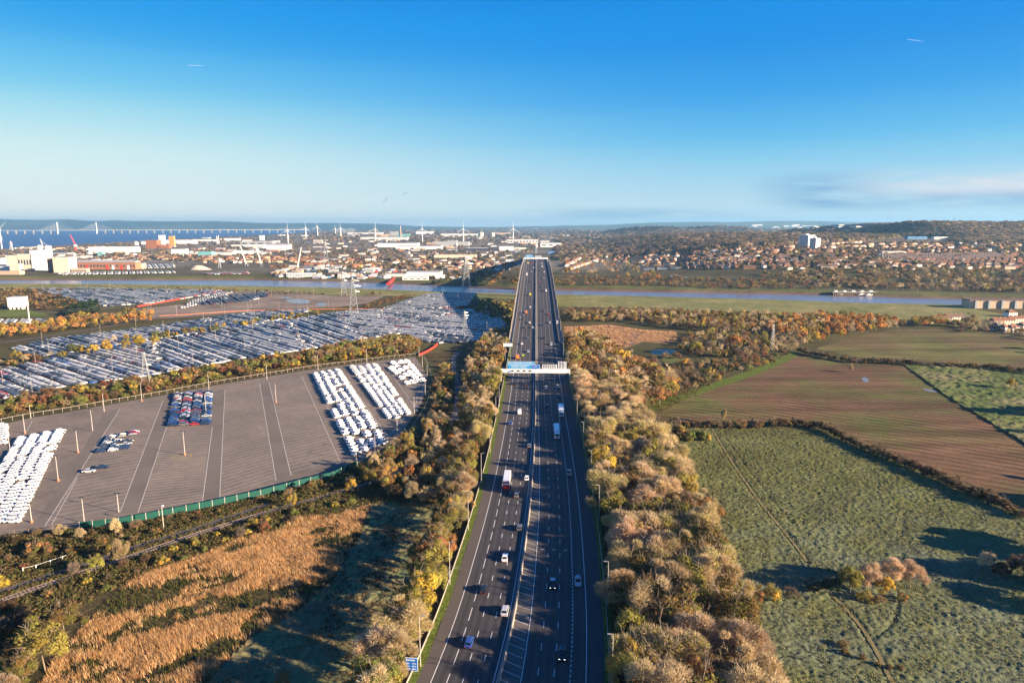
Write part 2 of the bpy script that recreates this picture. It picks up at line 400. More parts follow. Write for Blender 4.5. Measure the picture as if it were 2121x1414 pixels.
# ================================================================== motorway alignment
_zd = np.array([-400, 0, 250, 400, 480, 560, 690, 790, 900, 1010, 1150, 1230, 1400, 1700, 2000, 2400.])
_zz = np.array([0, 0, 0, 0.3, 1.6, 4.2, 12, 20, 28, 33, 35.2, 35, 32, 20, 6, -2.])
def _smooth_prof(d):
    d = np.asarray(d, float); o = np.linspace(-45, 45, 7); return np.mean([np.interp(d + k, _zd, _zz) for k in o], axis=0)
def road_z(d): return _smooth_prof(d)
def _ck(px, py):
    d = 300.
    for _ in range(60):
        x, y = G(px, py, float(road_z(d))); d = d * .5 + y * .5
    return x, d
_k = [_ck(*q) for q in [(1061, 1376), (1080.5, 1265), (1104, 1060), (1109, 952), (1109.7, 875), (1109.8, 800)]]
_k = [(-62., -150.), (-22., 20.), (-9., 85.)] + _k + [(1110. / 1, None)]
_k = _k[:-1]; _kx = np.array([q[0] for q in _k]); _kd = np.array([q[1] for q in _k])
_sl = (1109.7 - CX) / FPX
def road_x(d):
    d = np.asarray(d, float); o = np.linspace(-22, 22, 7)
    def f(q): return np.where(q > _kd[-1], _kx[-1] + (q - _kd[-1]) * _sl * cp, np.interp(q, _kd, _kx))
    return np.mean([f(d + k) for k in o], axis=0)
def med_half(d): return np.interp(d, [0, 100, 150, 235, 290, 345, 480], [3.6, 3.3, 2.8, 2.2, 1.8, 1.35, 1.3])
LW, RW = 13.55, 14.25
def uL(d): return -med_half(d) - LW      # left edge line
def uR(d): return med_half(d) + RW       # right edge line
def rn(d):
    d = np.asarray(d, float); s = (road_x(d + 4) - road_x(d - 4)) / 8.0; k = 1 / np.sqrt(1 + s * s); return k, -s * k
def RP(d, u, dz=0.0):
    d = np.asarray(d, float); nx, ny = rn(d); return np.stack(np.broadcast_arrays(road_x(d) + nx * u, d + ny * u, road_z(d) + dz), -1)
EL, ER, BRIDGE0, BRIDGE1 = -22.5, 23.5, 545.0, 1900.0
def lateral(x, y):
    x = np.asarray(x, float); y = np.asarray(y, float); nx, ny = rn(y); return (x - road_x(y)) * nx
def ground_z(x, y):
    t = terr(x, y); u = lateral(x, y); over = np.maximum(np.maximum(EL - u, u - ER), 0)
    e = road_z(y) - .35 - over * .5
    return np.where(np.asarray(y) < BRIDGE0, np.maximum(t, e), t)

def strip(ds, ua, ub, dz=0., dzb=None):
    A = RP(ds, ua, dz); B = RP(ds, ub, dz if dzb is None else dzb); n = len(ds)
    V = np.empty((2 * n, 3)); V[0::2] = A; V[1::2] = B
    i = np.arange(n - 1) * 2; F = np.stack((i, i + 1, i + 3, i + 2), 1); return V, F
def join(parts):
    V = []; F = []; k = 0
    for v, f in parts: V.append(v); F.append(f + k); k += len(v)
    return np.concatenate(V), np.concatenate(F)

# ================================================================== ground sheet
def axis(c, k, lo, hi, n):
    u = np.linspace(math.asinh((lo - c) / k), math.asinh((hi - c) / k), n); return c + k * np.sinh(u)
gx = axis(0, 330, -22000, 22000, 380); gy = axis(1130, 240, -2500, 22000, 400)
XX, YY = np.meshgrid(gx, gy); ZZ = terr(XX, YY)
V = np.stack((XX, YY, ZZ), -1).reshape(-1, 3); nx_, ny_ = len(gx), len(gy)
i = (np.arange(ny_ - 1)[:, None] * nx_ + np.arange(nx_ - 1)[None, :]).ravel()
F = np.stack((i, i + 1, i + nx_ + 1, i + nx_), 1)
x, y, z = V[:, 0], V[:, 1], V[:, 2]
yn, yf = river_near(x), river_far(x)
def lerp(a, b, t): return a + (b - a) * np.asarray(t)[:, None]
col = np.tile(np.array((.085, .072, .036)), (len(V), 1))
n1 = vnoise(x, y, 60, 1); n2 = vnoise(x, y, 300, 2); n3 = vnoise(x, y, 900, 3)
col = lerp(col, np.array((.10, .10, .035)), .7 * n1)
far = sstep(1350, 1800, y)
ind = far * (1 - sstep(150, 500, x - .04 * y)) * (1 - sstep(6500, 9000, y))
col = lerp(col, np.array((.21, .19, .165)), ind * (.35 + .65 * sstep(.35, .6, n2)))
wood = np.maximum(far * sstep(150, 500, x - .04 * y), sstep(6500, 9000, y))
wc = lerp(np.tile((.15, .112, .078), (len(V), 1)), np.array((.075, .095, .04)), sstep(.55, .7, n3))
wc = lerp(wc, np.array((.15, .12, .085)), sstep(.6, .75, n2) * .6)
col = col * (1 - wood[:, None]) + wc * wood[:, None]
hill = sstep(13300, 14500, y)
hc = lerp(np.tile((.05, .085, .075), (len(V), 1)), np.array((.10, .13, .07)), sstep(.45, .65, vnoise(x, y, 1200, 9)))
col = col * (1 - hill[:, None]) + hc * hill[:, None]
marsh = sstep(yn - 170, yn - 110, y) * (1 - sstep(yn - 34, yn - 24, y)) * sstep(60, 140, x)
col = lerp(col, np.array((.13, .15, .045)), marsh * .0)
bank = np.maximum(sstep(yn - 62, yn - 52, y) * (1 - sstep(yn - 12, yn - 8, y)), sstep(yf + 14, yf + 18, y) * (1 - sstep(yf + 44, yf + 60, y)))
col = lerp(col, np.array((.12, .13, .04)), bank)
mud = sstep(yn - 11, yn - 6, y) * (1 - sstep(yf + 11, yf + 16, y))
col = lerp(col, np.array((.17, .115, .085)), mud)
t = NT('land'); a = t.n('ShaderNodeAttribute'); a.attribute_name = 'col'
f = t.noise(.012, 8, .7); f2 = t.noise(.25, 5, .7)
c = t.mix(1.0, a.outputs[0], t.ramp(f, [(.3, (.55, .55, .55)), (.55, (1, 1, 1)), (.75, (1.5, 1.45, 1.35))]), 'MULTIPLY')
t.color(t.mix(1.0, c, t.ramp(f2, [(.3, (.7, .7, .7)), (.7, (1.3, 1.3, 1.3))]), 'MULTIPLY')); t.set(.95, 0, .1)
t.bump(t.noise(.5, 6, .7), .6, .6)
O('ground', npmesh('ground', V, F, 'land', col), kind='structure')

# ---- embankment under the near motorway
ds = np.arange(-250, BRIDGE0 + 1, 6.0)
dep = road_z(ds) - GZ
parts = [strip(ds, EL, ER, -.12)]
oL = (dep + 1.2) * 2
A = RP(ds, EL, -.12); B = RP(ds, EL - oL, 0); B[:, 2] = GZ - 1.2
V2 = np.empty((2 * len(ds), 3)); V2[0::2] = B; V2[1::2] = A; i = np.arange(len(ds) - 1) * 2; F2 = np.stack((i, i + 1, i + 3, i + 2), 1); parts.append((V2, F2))
A = RP(ds, ER, -.12); B = RP(ds, ER + oL, 0); B[:, 2] = GZ - 1.2
V2 = np.empty((2 * len(ds), 3)); V2[0::2] = A; V2[1::2] = B; parts.append((V2, F2))
t = NT('bank_grass'); t.color(t.ramp(t.noise(.4, 6, .7), [(.3, (.030, .034, .014)), (.5, (.06, .055, .025)), (.7, (.11, .09, .045))])); t.set(.95, 0, .1); t.bump(t.noise(1.2, 5), .8, .5)
v, f = join(parts); O('embankment', npmesh('embankment', v, f, 'bank_grass'), kind='structure')

# ---- water sheets
xs = np.concatenate((np.arange(-1900, 2300, 40.), []))
v = np.empty((2 * len(xs), 3)); v[0::2] = np.stack((xs, river_near(xs) - 18, np.full(len(xs), WZ)), 1); v[1::2] = np.stack((xs, river_far(xs) + 14, np.full(len(xs), WZ)), 1)
i = np.arange(len(xs) - 1) * 2; O('river', npmesh('river', v, np.stack((i, i + 2, i + 3, i + 1), 1), 'river_water'), kind='structure')
ys = np.linspace(2300, 13800, 30); v = np.empty((60, 3)); v[0::2] = np.stack((np.full(30, -21900.), ys, np.full(30, WZ + .5)), 1); v[1::2] = np.stack((shore_x(ys) + 10, ys, np.full(30, WZ + .5)), 1)
i = np.arange(29) * 2; O('estuary', npmesh('estuary', v, np.stack((i, i + 1, i + 3, i + 2), 1), 'estuary_water'), kind='structure')

# ================================================================== road
ds = np.concatenate((np.arange(-200, 1300, 6.0), np.arange(1300, 2300, 20)))
lanes = [strip(ds, uL(ds) - .15, uR(ds) + .1)]
v, f = join(lanes); lat_ = np.zeros((len(v), 3)); lat_[0::2, 0] = (uL(ds) + med_half(ds) - .15) / 50 + .5; lat_[1::2, 0] = (uR(ds) - med_half(ds) + .1) / 50 + .5
road = O('motorway', npmesh('motorway', v, f, 'asphalt', lat_), kind='structure')
v, f = join([strip(ds, np.full(len(ds), -19.6) + (uL(ds) + 16.35) * .6, uL(ds) - .15)]); O('hard_shoulder', npmesh('hard_shoulder', v, f, 'asphalt_worn'), kind='structure')
t = NT('shoulder_right'); t.color(t.mix(t.noise(.1, 5, vec=t.mapped((4, .5, 1))), (.055, .055, .062), (.08, .078, .082))); t.set(.85, 0, .2)
v, f = join([strip(ds, uR(ds) + .1, np.full(len(ds), 21.4))]); O('hard_shoulder', npmesh('hard_shoulder_right', v, f, 'shoulder_right'), kind='structure')
dn = np.arange(-200, BRIDGE0 + 40, 4.0)
rr = np.random.default_rng(5)
t = NT('verge_grass'); t.color(t.ramp(t.noise(.9, 6, .7), [(.3, (.04, .06, .012)), (.5, (.10, .14, .025)), (.7, (.19, .22, .05))])); t.set(.95, 0, .1); t.bump(t.noise(2.5, 5), .9, .4)
lo_ = np.full(len(dn), -19.6) + (uL(dn) + 16.35) * .6
v, f = join([strip(dn, lo_ - 1.9, lo_ - .2 + .5 * rr.random(len(dn)), .10)]); O('verge', npmesh('verge', v, f, 'verge_grass'), kind='structure')
v, f = join([strip(dn, np.full(len(dn), 21.2), np.full(len(dn), 23.3), .06)]); O('verge', npmesh('verge_right', v, f, 'verge_grass'), kind='structure')
# median
v, f = join([strip(ds, -med_half(ds) + .3, med_half(ds) - .3, .015)]); 
t = NT('median_surface'); t.color(t.mix(t.noise(.15, 6, vec=t.mapped((3, .5, 1))), (.10, .092, .084), (.17, .152, .13))); t.set(.9, 0, .2)
O('median', npmesh('median', v, f, 'median_surface'), kind='structure')

# painted lines: long ones are one strip each, dashes are pieces
def solid_line(u, w=.25, d0=-150, d1=1500, dz=.03):
    q = np.arange(d0, d1, 6.0); uu = u(q); v, f = strip(q, uu - w / 2, uu + w / 2, dz)
    O('edge_line', npmesh('edge_line', v, f, 'road_paint'), road)
solid_line(uL, .22); solid_line(uR, .22); solid_line(lambda q: -med_half(q) - 0.02, .2, dz=.032); solid_line(lambda q: med_half(q) + .02, .2, dz=.032)
solid_line(lambda q: -med_half(q) + .75, .12, 90, 330, .034)
dash_cache = {}
def dash_piece(L, w):
    if (L, w) not in dash_cache:
        b = MB(); b.box(-w / 2, w / 2, 0, L, 0, .012); dash_cache[(L, w)] = b.build('lane_dash', 'road_paint')
    return dash_cache[(L, w)]
dashes = []
def dash_line(u, L, P, w, d0, d1, ph=0.):
    for d in np.arange(d0 + ph, d1, P): dashes.append((d, u, L, w))
dash_line(lambda d: uL(d) + 3.45, 5.8, 9, .20, 118, 1180, 2.)
dash_line(lambda d: uL(d) + 6.85, 2.8, 9, .20, 118, 1180, 4.)
dash_line(lambda d: uL(d) + 10.2, 2.8, 9, .20, 118, 1180, 4.)
dash_line(lambda d: med_half(d) + 3.55, 2.8, 9, .20, 118, 1180, 1.)
dash_line(lambda d: med_half(d) + 7.15, 2.8, 9, .20, 118, 1180, 1.)
dash_line(lambda d: med_half(d) + 10.75, 1.05, 1.75, .24, 118, 360)
dash_line(lambda d: med_half(d) + 10.75, 3.5, 7.5, .20, 360, 1180)
# hatching in the wide median
hat = []
for d in np.arange(105, 300, 3.3):
    m = float(med_half(d)); hat.append((d, m))
dashes.sort(key=lambda q: q[0])
rest = MB()
for k, (d, u, L, w) in enumerate(dashes):
    uu = float(u(d)); p = RP(d, uu, .022); q = RP(d + 4, float(u(d + 4)), .022); rz = math.atan2(-(q[0] - p[0]), q[1] - p[1])
    if k < 280:
        o = O('lane_dash', dash_piece(L, w), road, loc=tuple(p), rz=rz)
    else:
        e = (q - p) / np.linalg.norm(q - p); r = np.array((e[1], -e[0], 0)) * w / 2
        rest.add([p - r, p + r, p + r + e * L, p - r + e * L], [(0, 1, 2, 3)])
tagit(O('lane_dash', rest.build('lane_dash_far', 'road_paint'), road), kind='stuff')
hm = {}
for d, m in hat:
    a = RP(d, -m + .95, .03); b_ = RP(d - 2.2, m - .3, .03)
    e = (b_ - a); L = np.linalg.norm(e); e /= L; r = np.array((e[1], -e[0], 0)) * .13
    b = MB(); b.add([a - r, a + r, b_ + r, b_ - r], [(0, 1, 2, 3)]); O('hatch_stroke', b.build('hatch_stroke', 'faded_paint'), road)
for u in (-8.2, 3.2, 6.8, 10.3)[1:]:
    p = RP(196., float(med_half(196)) + u - 1.4, .025); b = MB(); b.box(-.5, .5, -.2, .2, 0, .01); O('count_mark', b.build('count_mark', 'road_paint'), road, loc=tuple(p))

# central barrier, concrete with sloping faces
def wall_run(name, u, w0, w1, h, d0, d1, mat, label, cat, step=6., base=0., parent=None):
    q = np.arange(d0, d1, step); uu = u(q) if callable(u) else np.full(len(q), u)
    prof = [(-w0, base), (-w1, base + h), (w1, base + h), (w0, base)]
    parts = [strip(q, uu + prof[i][0], uu + prof[i + 1][0], prof[i][1], prof[i + 1][1]) for i in range(3)]
    v, f = join(parts); me = npmesh(name, v, f, mat)
    return O(name, me, parent, label, cat)
wall_run('central_barrier', lambda q: -med_half(q) + 1.25, .28, .11, .85, -100, 1500, 'concrete', 'long low concrete barrier along the middle of the motorway', 'barrier')
wall_run('kerb_fence', lambda q: -21.45 + (uL(q) + 16.35) * .6, .08, .06, .75, -100, BRIDGE0 - 2, 'concrete', 'thin pale fence behind the green verge on the left of the motorway', 'fence')
wall_run('crash_barrier', 22.2, .06, .05, .75, -100, BRIDGE0 - 2, 'galvanised_steel', 'dark metal crash barrier along the shaded right side of the motorway', 'barrier')

# ================================================================== river bridge (deck, parapets, walkways, piers)
br = E('river_bridge', 'long motorway bridge rising over the brown river in the middle distance', 'bridge', loc=(0, 0, 0))
q = np.arange(BRIDGE0, BRIDGE1, 8.0)
WL, WR = -22.6, 23.0
v, f = join([strip(q, np.full(len(q), WL), np.full(len(q), WR), -.06), strip(q, np.full(len(q), WR), np.full(len(q), WR - 5), -.06, -3.4),
             strip(q, np.full(len(q), WR - 5), np.full(len(q), WL + 5), -3.4), strip(q, np.full(len(q), WL + 5), np.full(len(q), WL), -3.4, -.06)])
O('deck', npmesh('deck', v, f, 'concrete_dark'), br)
t = NT('walkway_surface'); t.color(t.mix(t.noise(.2, 5), (.24, .21, .18), (.33, .29, .25))); t.set(.9, 0, .2)
v, f = join([strip(q, np.full(len(q), WL), np.full(len(q), WL + 2.9), .25), strip(q, np.full(len(q), WL + 2.9), np.full(len(q), WL + 2.95), .25, 0.)]); O('walkway', npmesh('walkway', v, f, 'walkway_surface'), br)
v, f = join([strip(q, np.full(len(q), WR - 3.4), np.full(len(q), WR), .25), strip(q, np.full(len(q), WR - 3.45), np.full(len(q), WR - 3.4), 0., .25)]); O('walkway', npmesh('walkway_r', v, f, 'walkway_surface'), br)
wall_run('parapet', WL + .1, .12, .10, 1.3, BRIDGE0, BRIDGE1, 'concrete', None, None, 8., .2, br)
wall_run('parapet', WL + 3.2, .12, .10, .9, BRIDGE0, BRIDGE1, 'galvanised_steel', None, None, 8., 0, br)
wall_run('parapet', WR - .1, .12, .10, 1.5, BRIDGE0, BRIDGE1, 'concrete', None, None, 8., .2, br)
wall_run('parapet', WR - 3.8, .14, .12, 1.2, BRIDGE0, BRIDGE1, 'concrete', None, None, 8., 0, br)
for d in np.arange(BRIDGE0 + 20, BRIDGE1, 52.):
    for u in (-12, 12):
        p = RP(d, u, 0); g = float(terr(p[0], p[1])) - 1.5
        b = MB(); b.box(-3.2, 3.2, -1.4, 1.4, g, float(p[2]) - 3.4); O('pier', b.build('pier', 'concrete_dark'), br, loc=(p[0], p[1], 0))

# ================================================================== ground cover sheets
t = NT('marsh_grass'); f = t.noise(.02, 7, .65, dist=.5); f2 = t.noise(.15, 6, .7)
c = t.ramp(f, [(.3, (.14, .155, .05)), (.5, (.22, .22, .085)), (.7, (.34, .29, .13))])
t.color(t.mix(1.0, c, t.ramp(f2, [(.3, (.6, .6, .6)), (.7, (1.25, 1.25, 1.2))]), 'MULTIPLY')); t.set(.95, 0, .1); t.bump(t.noise(.35, 6, .7), .8, .8)
def river_sheet(name, x0, x1, y0, mat, off):
    xs = np.arange(x0, x1, 25.); yb = np.interp(xs, [p[0] for p in y0], [p[1] for p in y0]); yt = river_near(xs) - 27
    v = np.empty((2 * len(xs), 3)); v[0::2] = np.stack((xs, yb, np.full(len(xs), GZ + off)), 1); v[1::2] = np.stack((xs, yt, np.full(len(xs), GZ + off)), 1)
    i = np.arange(len(xs) - 1) * 2; return O(name, npmesh(name, v, np.stack((i, i + 2, i + 3, i + 1), 1), mat), kind='structure')
bl = [G(a, b) for a, b in [(1150, 634), (1400, 641), (1600, 650), (1800, 662), (1960, 675), (2300, 690)]]
river_sheet('salt_marsh', bl[0][0] - 30, bl[-1][0], bl, 'marsh_grass', .04)
bl2 = [G(a, b) for a, b in [(-200, 603), (0, 602), (200, 601), (560, 612), (800, 612), (1000, 620), (1100, 640)]]
river_sheet('salt_marsh', bl2[0][0], bl2[-1][0], bl2, 'marsh_grass', .04)
sheet('meadow', [(985, 640), (1010, 612), (1090, 618), (1085, 680), (1050, 700)], 'marsh_grass', off=.06)

# frosty pasture with real tussocks
def field_mat(name, stops, scale, rough2=.8, bumpd=.3, rows=None):
    t = NT(name); f = t.noise(scale, 7, .65, dist=.4); c = t.ramp(f, stops); f2 = t.noise(.8, 5, .7)
    c = t.mix(1.0, c, t.ramp(f2, [(.3, (.65, .65, .65)), (.7, (1.3, 1.3, 1.3))]), 'MULTIPLY')
    if rows:
        ang, per, dark, amt = rows
        w = t.n('ShaderNodeTexWave', bands_direction='X'); w.inputs['Scale'].default_value = 1 / per * .314 ; w.inputs['Distortion'].default_value = 4.5; w.inputs['Detail'].default_value = 3; w.inputs['Detail Scale'].default_value = .35
        t.l(t.mapped((1, 1, 1), ang), w.inputs['Vector'])
        w2 = t.noise(.06, 4, vec=t.mapped((.12, 1.6, 1), ang))
        k = t.math('MULTIPLY', t.mr(w.outputs['Fac'], .45, .85), t.mr(t.noise(.025, 4), .35, .6))
        c = t.mix(t.math('MULTIPLY', k, amt), c, dark); c = t.mix(1.0, c, t.ramp(w2, [(.35, (.7, .7, .7)), (.65, (1.3, 1.3, 1.3))]), 'MULTIPLY')
        t.bump(w.outputs['Fac'], .5, bumpd)
    else: t.bump(t.noise(1.0, 6, .7), .8, bumpd)
    t.color(c); t.set(.95, 0, .1); return t.m
def tussock_field(name, px, mat, cell, amp, scale, seed, off=.02, z=GZ, paths=()):
    P = gpoly(px, z); x0, y0 = P.min(0); x1, y1 = P.max(0)
    gx = np.arange(x0, x1, cell); gy = np.arange(y0, y1, cell); X, Y = np.meshgrid(gx, gy); m = inside(P, X, Y)
    wx = X + 1.2 * vnoise(X, Y, 5, seed + 9); wy = Y + 1.2 * vnoise(X, Y, 5, seed + 10)
    h = vnoise(wx, wy, scale, seed) ** 1.6 * amp + vnoise(wx, wy, scale * .5, seed + 1) ** 1.6 * amp * .9 + vnoise(X, Y, scale * 5, seed + 2) * amp * .45
    ga = nrg.random(X.shape) ** 2 * amp * .55
    for pth, wd_ in paths:
        Q = smooth_poly([G(a, b) for a, b in pth], 2, False)
        for p, q in zip(Q[:-1], Q[1:]):
            d = q - p; t_ = np.clip(((X - p[0]) * d[0] + (Y - p[1]) * d[1]) / (d @ d), 0, 1); ds_ = np.hypot(X - p[0] - t_ * d[0], Y - p[1] - t_ * d[1]); k_ = sstep(wd_ * .35, wd_ * .9, ds_); h = h * (.5 + .5 * k_); ga = ga * (.3 + .7 * k_)
    Vv = np.stack((X + (nrg.random(X.shape) - .5) * cell * .5, Y + (nrg.random(X.shape) - .5) * cell * .5, z + off + h + ga), -1).reshape(-1, 3)
    n = len(gx); i = (np.arange(len(gy) - 1)[:, None] * n + np.arange(n - 1)[None]).ravel()
    mm = m.ravel(); ok = mm[i] & mm[i + 1] & mm[i + n] & mm[i + n + 1]; i = i[ok]
    F = np.stack((i, i + 1, i + n + 1, i + n), 1); u, inv = np.unique(F, return_inverse=True)
    return O(name, npmesh(name, Vv[u], inv.reshape(F.shape), mat), kind='structure')
field_mat('frosty_grass', [(.28, (.085, .070, .030)), (.40, (.105, .112, .038)), (.54, (.145, .155, .055)), (.66, (.17, .19, .085)), (.78, (.20, .23, .15))], .035)
t = MATS['frosty_grass'].node_tree; q_ = NT.__new__(NT); q_.m = MATS['frosty_grass']; q_.t = t; q_.b = t.nodes['Principled BSDF']; q_._pos = None
src = q_.b.inputs['Base Color'].links[0].from_socket; sx = q_.n('ShaderNodeSeparateXYZ'); q_.l(q_.pos(), sx.inputs[0])
fr = q_.math('MULTIPLY', q_.mr(sx.outputs[1], 262, 195), q_.mr(q_.noise(.05, 5, .65), .36, .58)); q_.color(q_.mix(q_.math('MULTIPLY', fr, .26), src, (.19, .25, .235)))
field_mat('rough_grass', [(.3, (.075, .055, .028)), (.5, (.11, .10, .04)), (.7, (.16, .14, .06))], .05)
F1 = [(1300, 915), (1400, 885), (1480, 880), (1690, 893), (1800, 935), (1900, 975), (2130, 1080), (2300, 1160), (2300, 1560), (1500, 1560), (1440, 1200), (1330, 960)]
PATHS = (([(1475, 890), (1520, 965), (1580, 1050), (1640, 1120), (1672, 1165)], 1.7), ([(1725, 1235), (1760, 1270), (1800, 1320), (1850, 1420)], 1.7), ([(1795, 1330), (1830, 1310), (1855, 1285), (1862, 1240)], .9), ([(1500, 905), (1570, 1000), (1640, 1085)], .8), ([(1870, 1060), (1872, 1090), (1866, 1112)], .8))
tussock_field('frosty_pasture', F1, 'frosty_grass', .46, .30, 1.0, 4, paths=PATHS)
field_mat('ploughed_soil', [(.28, (.075, .100, .026)), (.40, (.125, .128, .040)), (.48, (.150, .112, .050)), (.58, (.175, .100, .058)), (.74, (.225, .140, .08))], .016, bumpd=.4, rows=(R(-57), 6.0, (.05, .034, .02), .75))
field_mat('green_crop', [(.3, (.08, .115, .035)), (.48, (.125, .155, .05)), (.60, (.19, .18, .08)), (.72, (.32, .29, .17))], .03)
field_mat('stubble', [(.25, (.10, .12, .032)), (.42, (.16, .16, .05)), (.58, (.17, .115, .06)), (.75, (.13, .18, .045))], .012, bumpd=.4, rows=(R(-55), 7.5, (.045, .03, .018), .8))
F2 = [(1310, 860), (1330, 850), (1480, 800), (1600, 762), (1640, 732), (1690, 738), (1740, 752), (1870, 757), (1960, 822), (2040, 870), (2130, 925), (2300, 1010), (2300, 1120), (2130, 1050), (1900, 958), (1800, 915), (1690, 872), (1500, 870), (1400, 876)]
sheet('ploughed_field', F2, 'ploughed_soil', off=.05)
F3 = [(1872, 757), (2000, 762), (2130, 772), (2400, 790), (2400, 1010), (2300, 1010), (2130, 925), (2040, 870), (1960, 822)]
tussock_field('crop_field', F3, 'green_crop', 1.0, .6, 2.6, 8)
F4 = [(1690, 722), (1740, 705), (1790, 693), (1860, 683), (1950, 681), (2060, 684), (2200, 690), (2400, 700), (2400, 770), (2130, 760), (2000, 753), (1870, 747), (1770, 738)]
sheet('stubble_field', F4, 'stubble', off=.05)
# grass margin along the wood
ribbon('field_margin', [G(a, b) for a, b in [(1300, 862), (1400, 826), (1500, 792), (1600, 757), (1650, 730)]], 9, 'verge_grass', GZ + .08)
# tracks worn through the pasture
t = NT('worn_grass'); t.color(t.ramp(t.noise(.6, 5), [(.3, (.17, .145, .065)), (.7, (.27, .23, .11))])); t.set(.95, 0, .1)
for pth, w in PATHS[:2]: ribbon('trodden_path', [G(a, b) for a, b in pth], w * .55, 'worn_grass', GZ + .36)
for pp in ([(1783, 782), (1795, 781), (1802, 790), (1790, 792)], [(1908, 804), (1935, 808), (1944, 813), (1920, 810)]): sheet('puddle', pp, 'puddle', off=.09, smooth=2)

# reed marsh right of the bridge with its stream and pond
t = NT('dry_reed_bed'); t.color(t.ramp(t.noise(.07, 7, .7), [(.3, (.13, .075, .04)), (.5, (.28, .16, .085)), (.7, (.40, .25, .14))])); t.set(.95, 0, .1); t.bump(t.noise(.6, 5), .9, .7)
sheet('reed_marsh', [(1168, 676), (1260, 672), (1330, 682), (1400, 686), (1405, 705), (1380, 712), (1330, 708), (1300, 720), (1260, 722), (1245, 700), (1168, 690)], 'dry_reed_bed', off=.06)
t = NT('stream_water'); t.color((.02, .035, .06)); t.set(.3, 0, .08)
ribbon('stream', [G(a, b) for a, b in [(1303, 713), (1316, 706), (1324, 699), (1318, 693), (1312, 688)]], 7, 'stream_water', GZ + .12)
sheet('pond', [(1345, 725), (1398, 722), (1402, 733), (1352, 736)], 'stream_water', off=.1, smooth=1)
sheet('frosty_glade', [(1370, 744), (1400, 742), (1420, 746), (1395, 750), (1380, 756)], 'green_crop', off=.08)

# left: scrub ground, reed field
t = NT('scrub_ground'); t.color(t.ramp(t.noise(.12, 7, .7), [(.3, (.035, .036, .014)), (.5, (.075, .062, .028)), (.7, (.12, .085, .04))])); t.set(.95, 0, .1); t.bump(t.noise(.8, 6), .9, .6)
sheet('scrub_land', [(-300, 1700), (-300, 1105), (0, 1108), (100, 1098), (260, 1078), (460, 1035), (620, 1005), (800, 930), (890, 860), (900, 760), (880, 735), (950, 720), (1000, 700), (1000, 900), (900, 1100), (760, 1420), (700, 1700)], 'scrub_ground', off=.02)
t = NT('reed_litter'); t.color(t.ramp(t.noise(.1, 7, .7), [(.3, (.05, .05, .022)), (.5, (.10, .075, .035)), (.7, (.17, .11, .06))])); t.set(.95, 0, .1); t.bump(t.noise(.9, 5), .9, .6)
RB = [(70, 1440), (110, 1380), (175, 1300), (215, 1245), (300, 1190), (420, 1150), (560, 1095), (680, 1055), (770, 1045), (740, 1120), (690, 1200), (620, 1265), (520, 1320), (440, 1400), (350, 1500), (270, 1640), (-100, 1640)]
RG = [(770, 1045), (800, 1040), (900, 1045), (890, 1150), (850, 1240), (800, 1330), (740, 1440), (700, 1640), (270, 1640), (350, 1500), (440, 1400), (520, 1320), (620, 1265), (690, 1200), (740, 1120)]
sheet('reed_field', RB, 'reed_litter', off=.05)
field_mat('shaded_grass', [(.3, (.12, .10, .055)), (.45, (.20, .165, .085)), (.6, (.17, .21, .09)), (.75, (.28, .34, .24))], .05)
tussock_field('rough_meadow', RG, 'shaded_grass', .7, .5, 1.6, 14)
# lane and railway
ribbon('lane', [G(a, b) for a, b in [(-60, 1238), (25, 1218), (90, 1196), (140, 1181), (205, 1160), (245, 1144), (300, 1126), (365, 1107), (430, 1086), (490, 1066), (560, 1042)]], 3.6, 'asphalt_worn', GZ + .07)
rail_px = [(-120, 1290), (0, 1245), (70, 1220), (140, 1196), (250, 1160), (370, 1118), (475, 1085), (560, 1058), (667, 1030), (720, 1014), (805, 988), (860, 955)]
rp = [G(a, b) for a, b in rail_px]
rw = O('railway', None, kind='structure')
ribbon('ballast_bed', rp, 3.5, 'ballast', GZ + .12, rw)
P = smooth_poly(rp, 2, False)
for s in (-.85, .85):
    b = MB()
    for a, c in zip(P[:-1], P[1:]):
        d = (c - a) / np.hypot(*(c - a)); n = np.array((-d[1], d[0])) * s; b.tube((*(a + n), GZ + .32), (*(c + n), GZ + .32), .10)
    O('rail', b.build('rail', 'rail_steel'), rw)
b = MB(); L = 0
for a, c in zip(P[:-1], P[1:]):
    ln = np.hypot(*(c - a)); d = (c - a) / ln; rot = math.atan2(d[1], d[0])
    for k in np.arange(0, ln, .9): p = a + d * k; b.box(-.14, .14, -1.35, 1.35, .12, .26, rot=rot, org=(p[0], p[1], GZ))
tagit(O('sleeper', b.build('sleeper', 'concrete'), rw), kind='stuff')
# valley track and shaded grass strip
ribbon('gravel_track', [G(a, b) for a, b in [(950, 728), (938, 742), (940, 770), (950, 800), (948, 840), (940, 880)]], 4.2, 'concrete_dark', GZ + .08)
